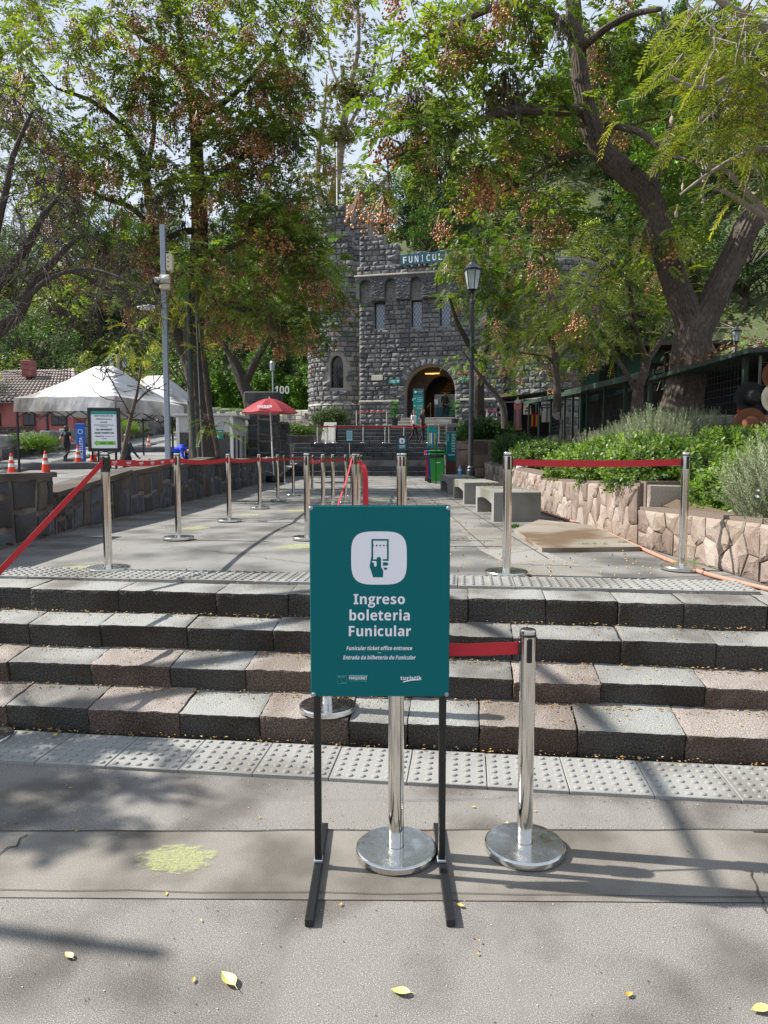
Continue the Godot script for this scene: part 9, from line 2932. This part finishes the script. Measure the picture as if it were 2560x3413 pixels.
func litter() -> void:
	var shapes := [leaf_shape(0.075, 0.036, 0.12), leaf_shape(0.06, 0.032, 0.25), leaf_shape(0.05, 0.03, 0.4), leaf_shape(0.09, 0.045, 0.2)]
	var g := mat("green_leaf", S(196, 192, 122), 0.5)
	var at := [Vector3(-1.04, 0.006, -2.22), Vector3(-0.82, 0.006, -2.55), Vector3(-0.6, 0.006, -2.11), Vector3(-0.49, 0.006, -2.11), Vector3(0.05, 0.006, -2.06), Vector3(0.28, 0.006, -2.48), Vector3(-0.16, 0.006, -2.49), Vector3(0.42, 0.006, -3.22), Vector3(0.55, 0.006, -3.06), Vector3(0.7, 0.006, -3.18), Vector3(0.75, 0.006, -2.05), Vector3(1.56, 0.006, -3.3), Vector3(-1.56, 0.006, -3.41), Vector3(-1.35, 0.006, -3), Vector3(-0.57, 0.006, -3.12), Vector3(-0.41, 0.03, -3.73), Vector3(-0.18, 0.006, -3.52), Vector3(1.12, 0.006, -1.99), Vector3(-0.65, 0.006, -2.4), Vector3(-0.26, 0.006, -2.75), Vector3(1.37, 0.03, -3.7), Vector3(-1.91, 0.03, -4.01), Vector3(-2.29, 0.03, -4.19), Vector3(0.31, 0.006, -2.23)]
	var size := [0.7, 0.5, 0.5, 1.25, 0.95, 0.75, 0.45, 0.4, 0.6, 0.35, 0.7, 1.0, 0.35, 0.4, 0.35, 0.4, 0.5, 1.0, 0.3, 0.3, 0.8, 0.9, 1.2, 0.3]
	for i in at.size():
		var k: int = [3, 1, 1, 3, 3, 2, 1, 0, 3, 1, 1, 3, 1, 2, 1, 0, 1, 3, 1, 1, 0, 2, 3, 1][i]
		var greenish: bool = i in [0, 3, 4, 8, 11, 17, 22]
		var o := solo("fallen_leaf", shapes[k], g if greenish else M.yellow_leaf, "pale green-yellow fallen leaf lying flat on the lower pavement" if greenish else "dry yellow-brown curled fallen leaf on the lower pavement", "leaf", at[i], rnd(0, TAU), "fallen leaves on the lower pavement")
		o.scale = Vector3.ONE * size[i] * 0.75
	# small debris on the stairs and the terrace
	var where := []
	var tints := []
	for i in 2200:
		var x := rnd(-3.4, 3.2)
		var row: Array = [[-3.865, 0.022, 0.025, 0.0], [-4.145, 0.196, 0.025, 0.16], [-4.395, 0.372, 0.025, 0.16], [-4.63, 0.565, 0.025, 0.16], [-4.03, 0.177, 0.1, 0.16], [-4.28, 0.354, 0.1, 0.16], [-4.52, 0.547, 0.1, 0.16], [-4.85, 0.74, 0.12, 0.04]][[0, 0, 1, 1, 1, 2, 2, 2, 3, 3, 3, 4, 5, 6, 7][rng.randi() % 15]]
		var off: float = rnd(-1, 1) * row[2]
		var z: float = stair_z(x, row[0]) + off
		where.append(Transform3D(Basis(Vector3.UP, rnd(0, TAU)) * Basis(Vector3.RIGHT, rnd(-0.3, 0.3)).scaled(Vector3.ONE * rnd(0.12, 0.4)), Vector3(x, row[1] - off * row[3] + rnd(0.004, 0.014), z)))
		tints.append(lin(206, 172, 100).lerp(lin(140, 104, 60), rng.randf()))
	for i in 900:
		var t := rng.randf()
		var p := Vector3(rnd(-3.6, 2.6), 0.745, rnd(-30, -5.4))
		if t < 0.35: p = Vector3(-3.66 + absf(rng.randfn(0.0, 0.12)), 0.745, rnd(-24, -5.2))
		elif t < 0.6: p = Vector3(2.55 - absf(rng.randfn(0.0, 0.25)), 0.745, rnd(-16, -5.0))
		elif t < 0.7: p = Vector3(rnd(-4, 4), 0.012, rnd(-3.5, -1.0))
		where.append(Transform3D(Basis(Vector3.UP, rnd(0, TAU)).scaled(Vector3.ONE * (rnd(0.12, 0.45) if t < 0.35 else rnd(0.1, 0.28))), p))
		tints.append(lin(202, 164, 98).lerp(lin(130, 98, 60), rng.randf()))
	many(self, "leaf_litter", shapes[2], M.leaf_matt, where, tints, "small dry leaf litter on the stairs and terrace")
	var grit := block(Vector3.ONE, Vector3i(2, 2, 2), 0.2, 0.2, 0.2, 640)
	where = []
	tints = []
	for i in 2600:
		var p := Vector3(rnd(-2.8, 2.6), 0.003, rnd(-3.45, -0.9))
		if i % 5 == 0: p.z = -2.99 + rng.randfn(0.0, 0.05)
		elif i % 7 == 0: p.z = stair_z(p.x, -3.44) + absf(rng.randfn(0.0, 0.05))
		where.append(Transform3D(Basis(Vector3.UP, rnd(0, TAU)).scaled(Vector3(1, 0.5, 1) * rnd(0.0012, 0.0042)), p))
		tints.append(lin(58, 54, 50) if rng.randf() < 0.6 else lin(196, 190, 180))
	many(self, "grit", grit, M.berry, where, tints, "fine dark and pale grit on the lower pavement")
	var bm := MB.new()
	bm.ball(Vector3.ZERO, Vector3.ONE * 0.0065, 4, 7)
	where = []
	tints = []
	for i in 560:
		var p := Vector3(rnd(0.3, 2.5), 0.748, -5.3 - absf(rng.randfn(0.0, 6.0)))
		if i % 4 == 0: p = Vector3(rnd(-3.6, 2.5), 0.748, rnd(-24, -5.4))
		elif i % 9 == 0: p = Vector3(rnd(1.6, 2.15), 1.162, rnd(-15.5, -10))
		elif i % 7 == 0: p = Vector3(0.95 + rng.randfn(0.0, 0.18), 0.748, -13.5 + rng.randfn(0.0, 0.9))
		where.append(Transform3D(Basis.IDENTITY, p))
		tints.append(lin(206, 168, 96) if rng.randf() < 0.8 else lin(60, 44, 34))
	many(self, "fallen_berries", bm.mesh(), M.berry, where, tints, "dry yellow chinaberries scattered over the terrace")
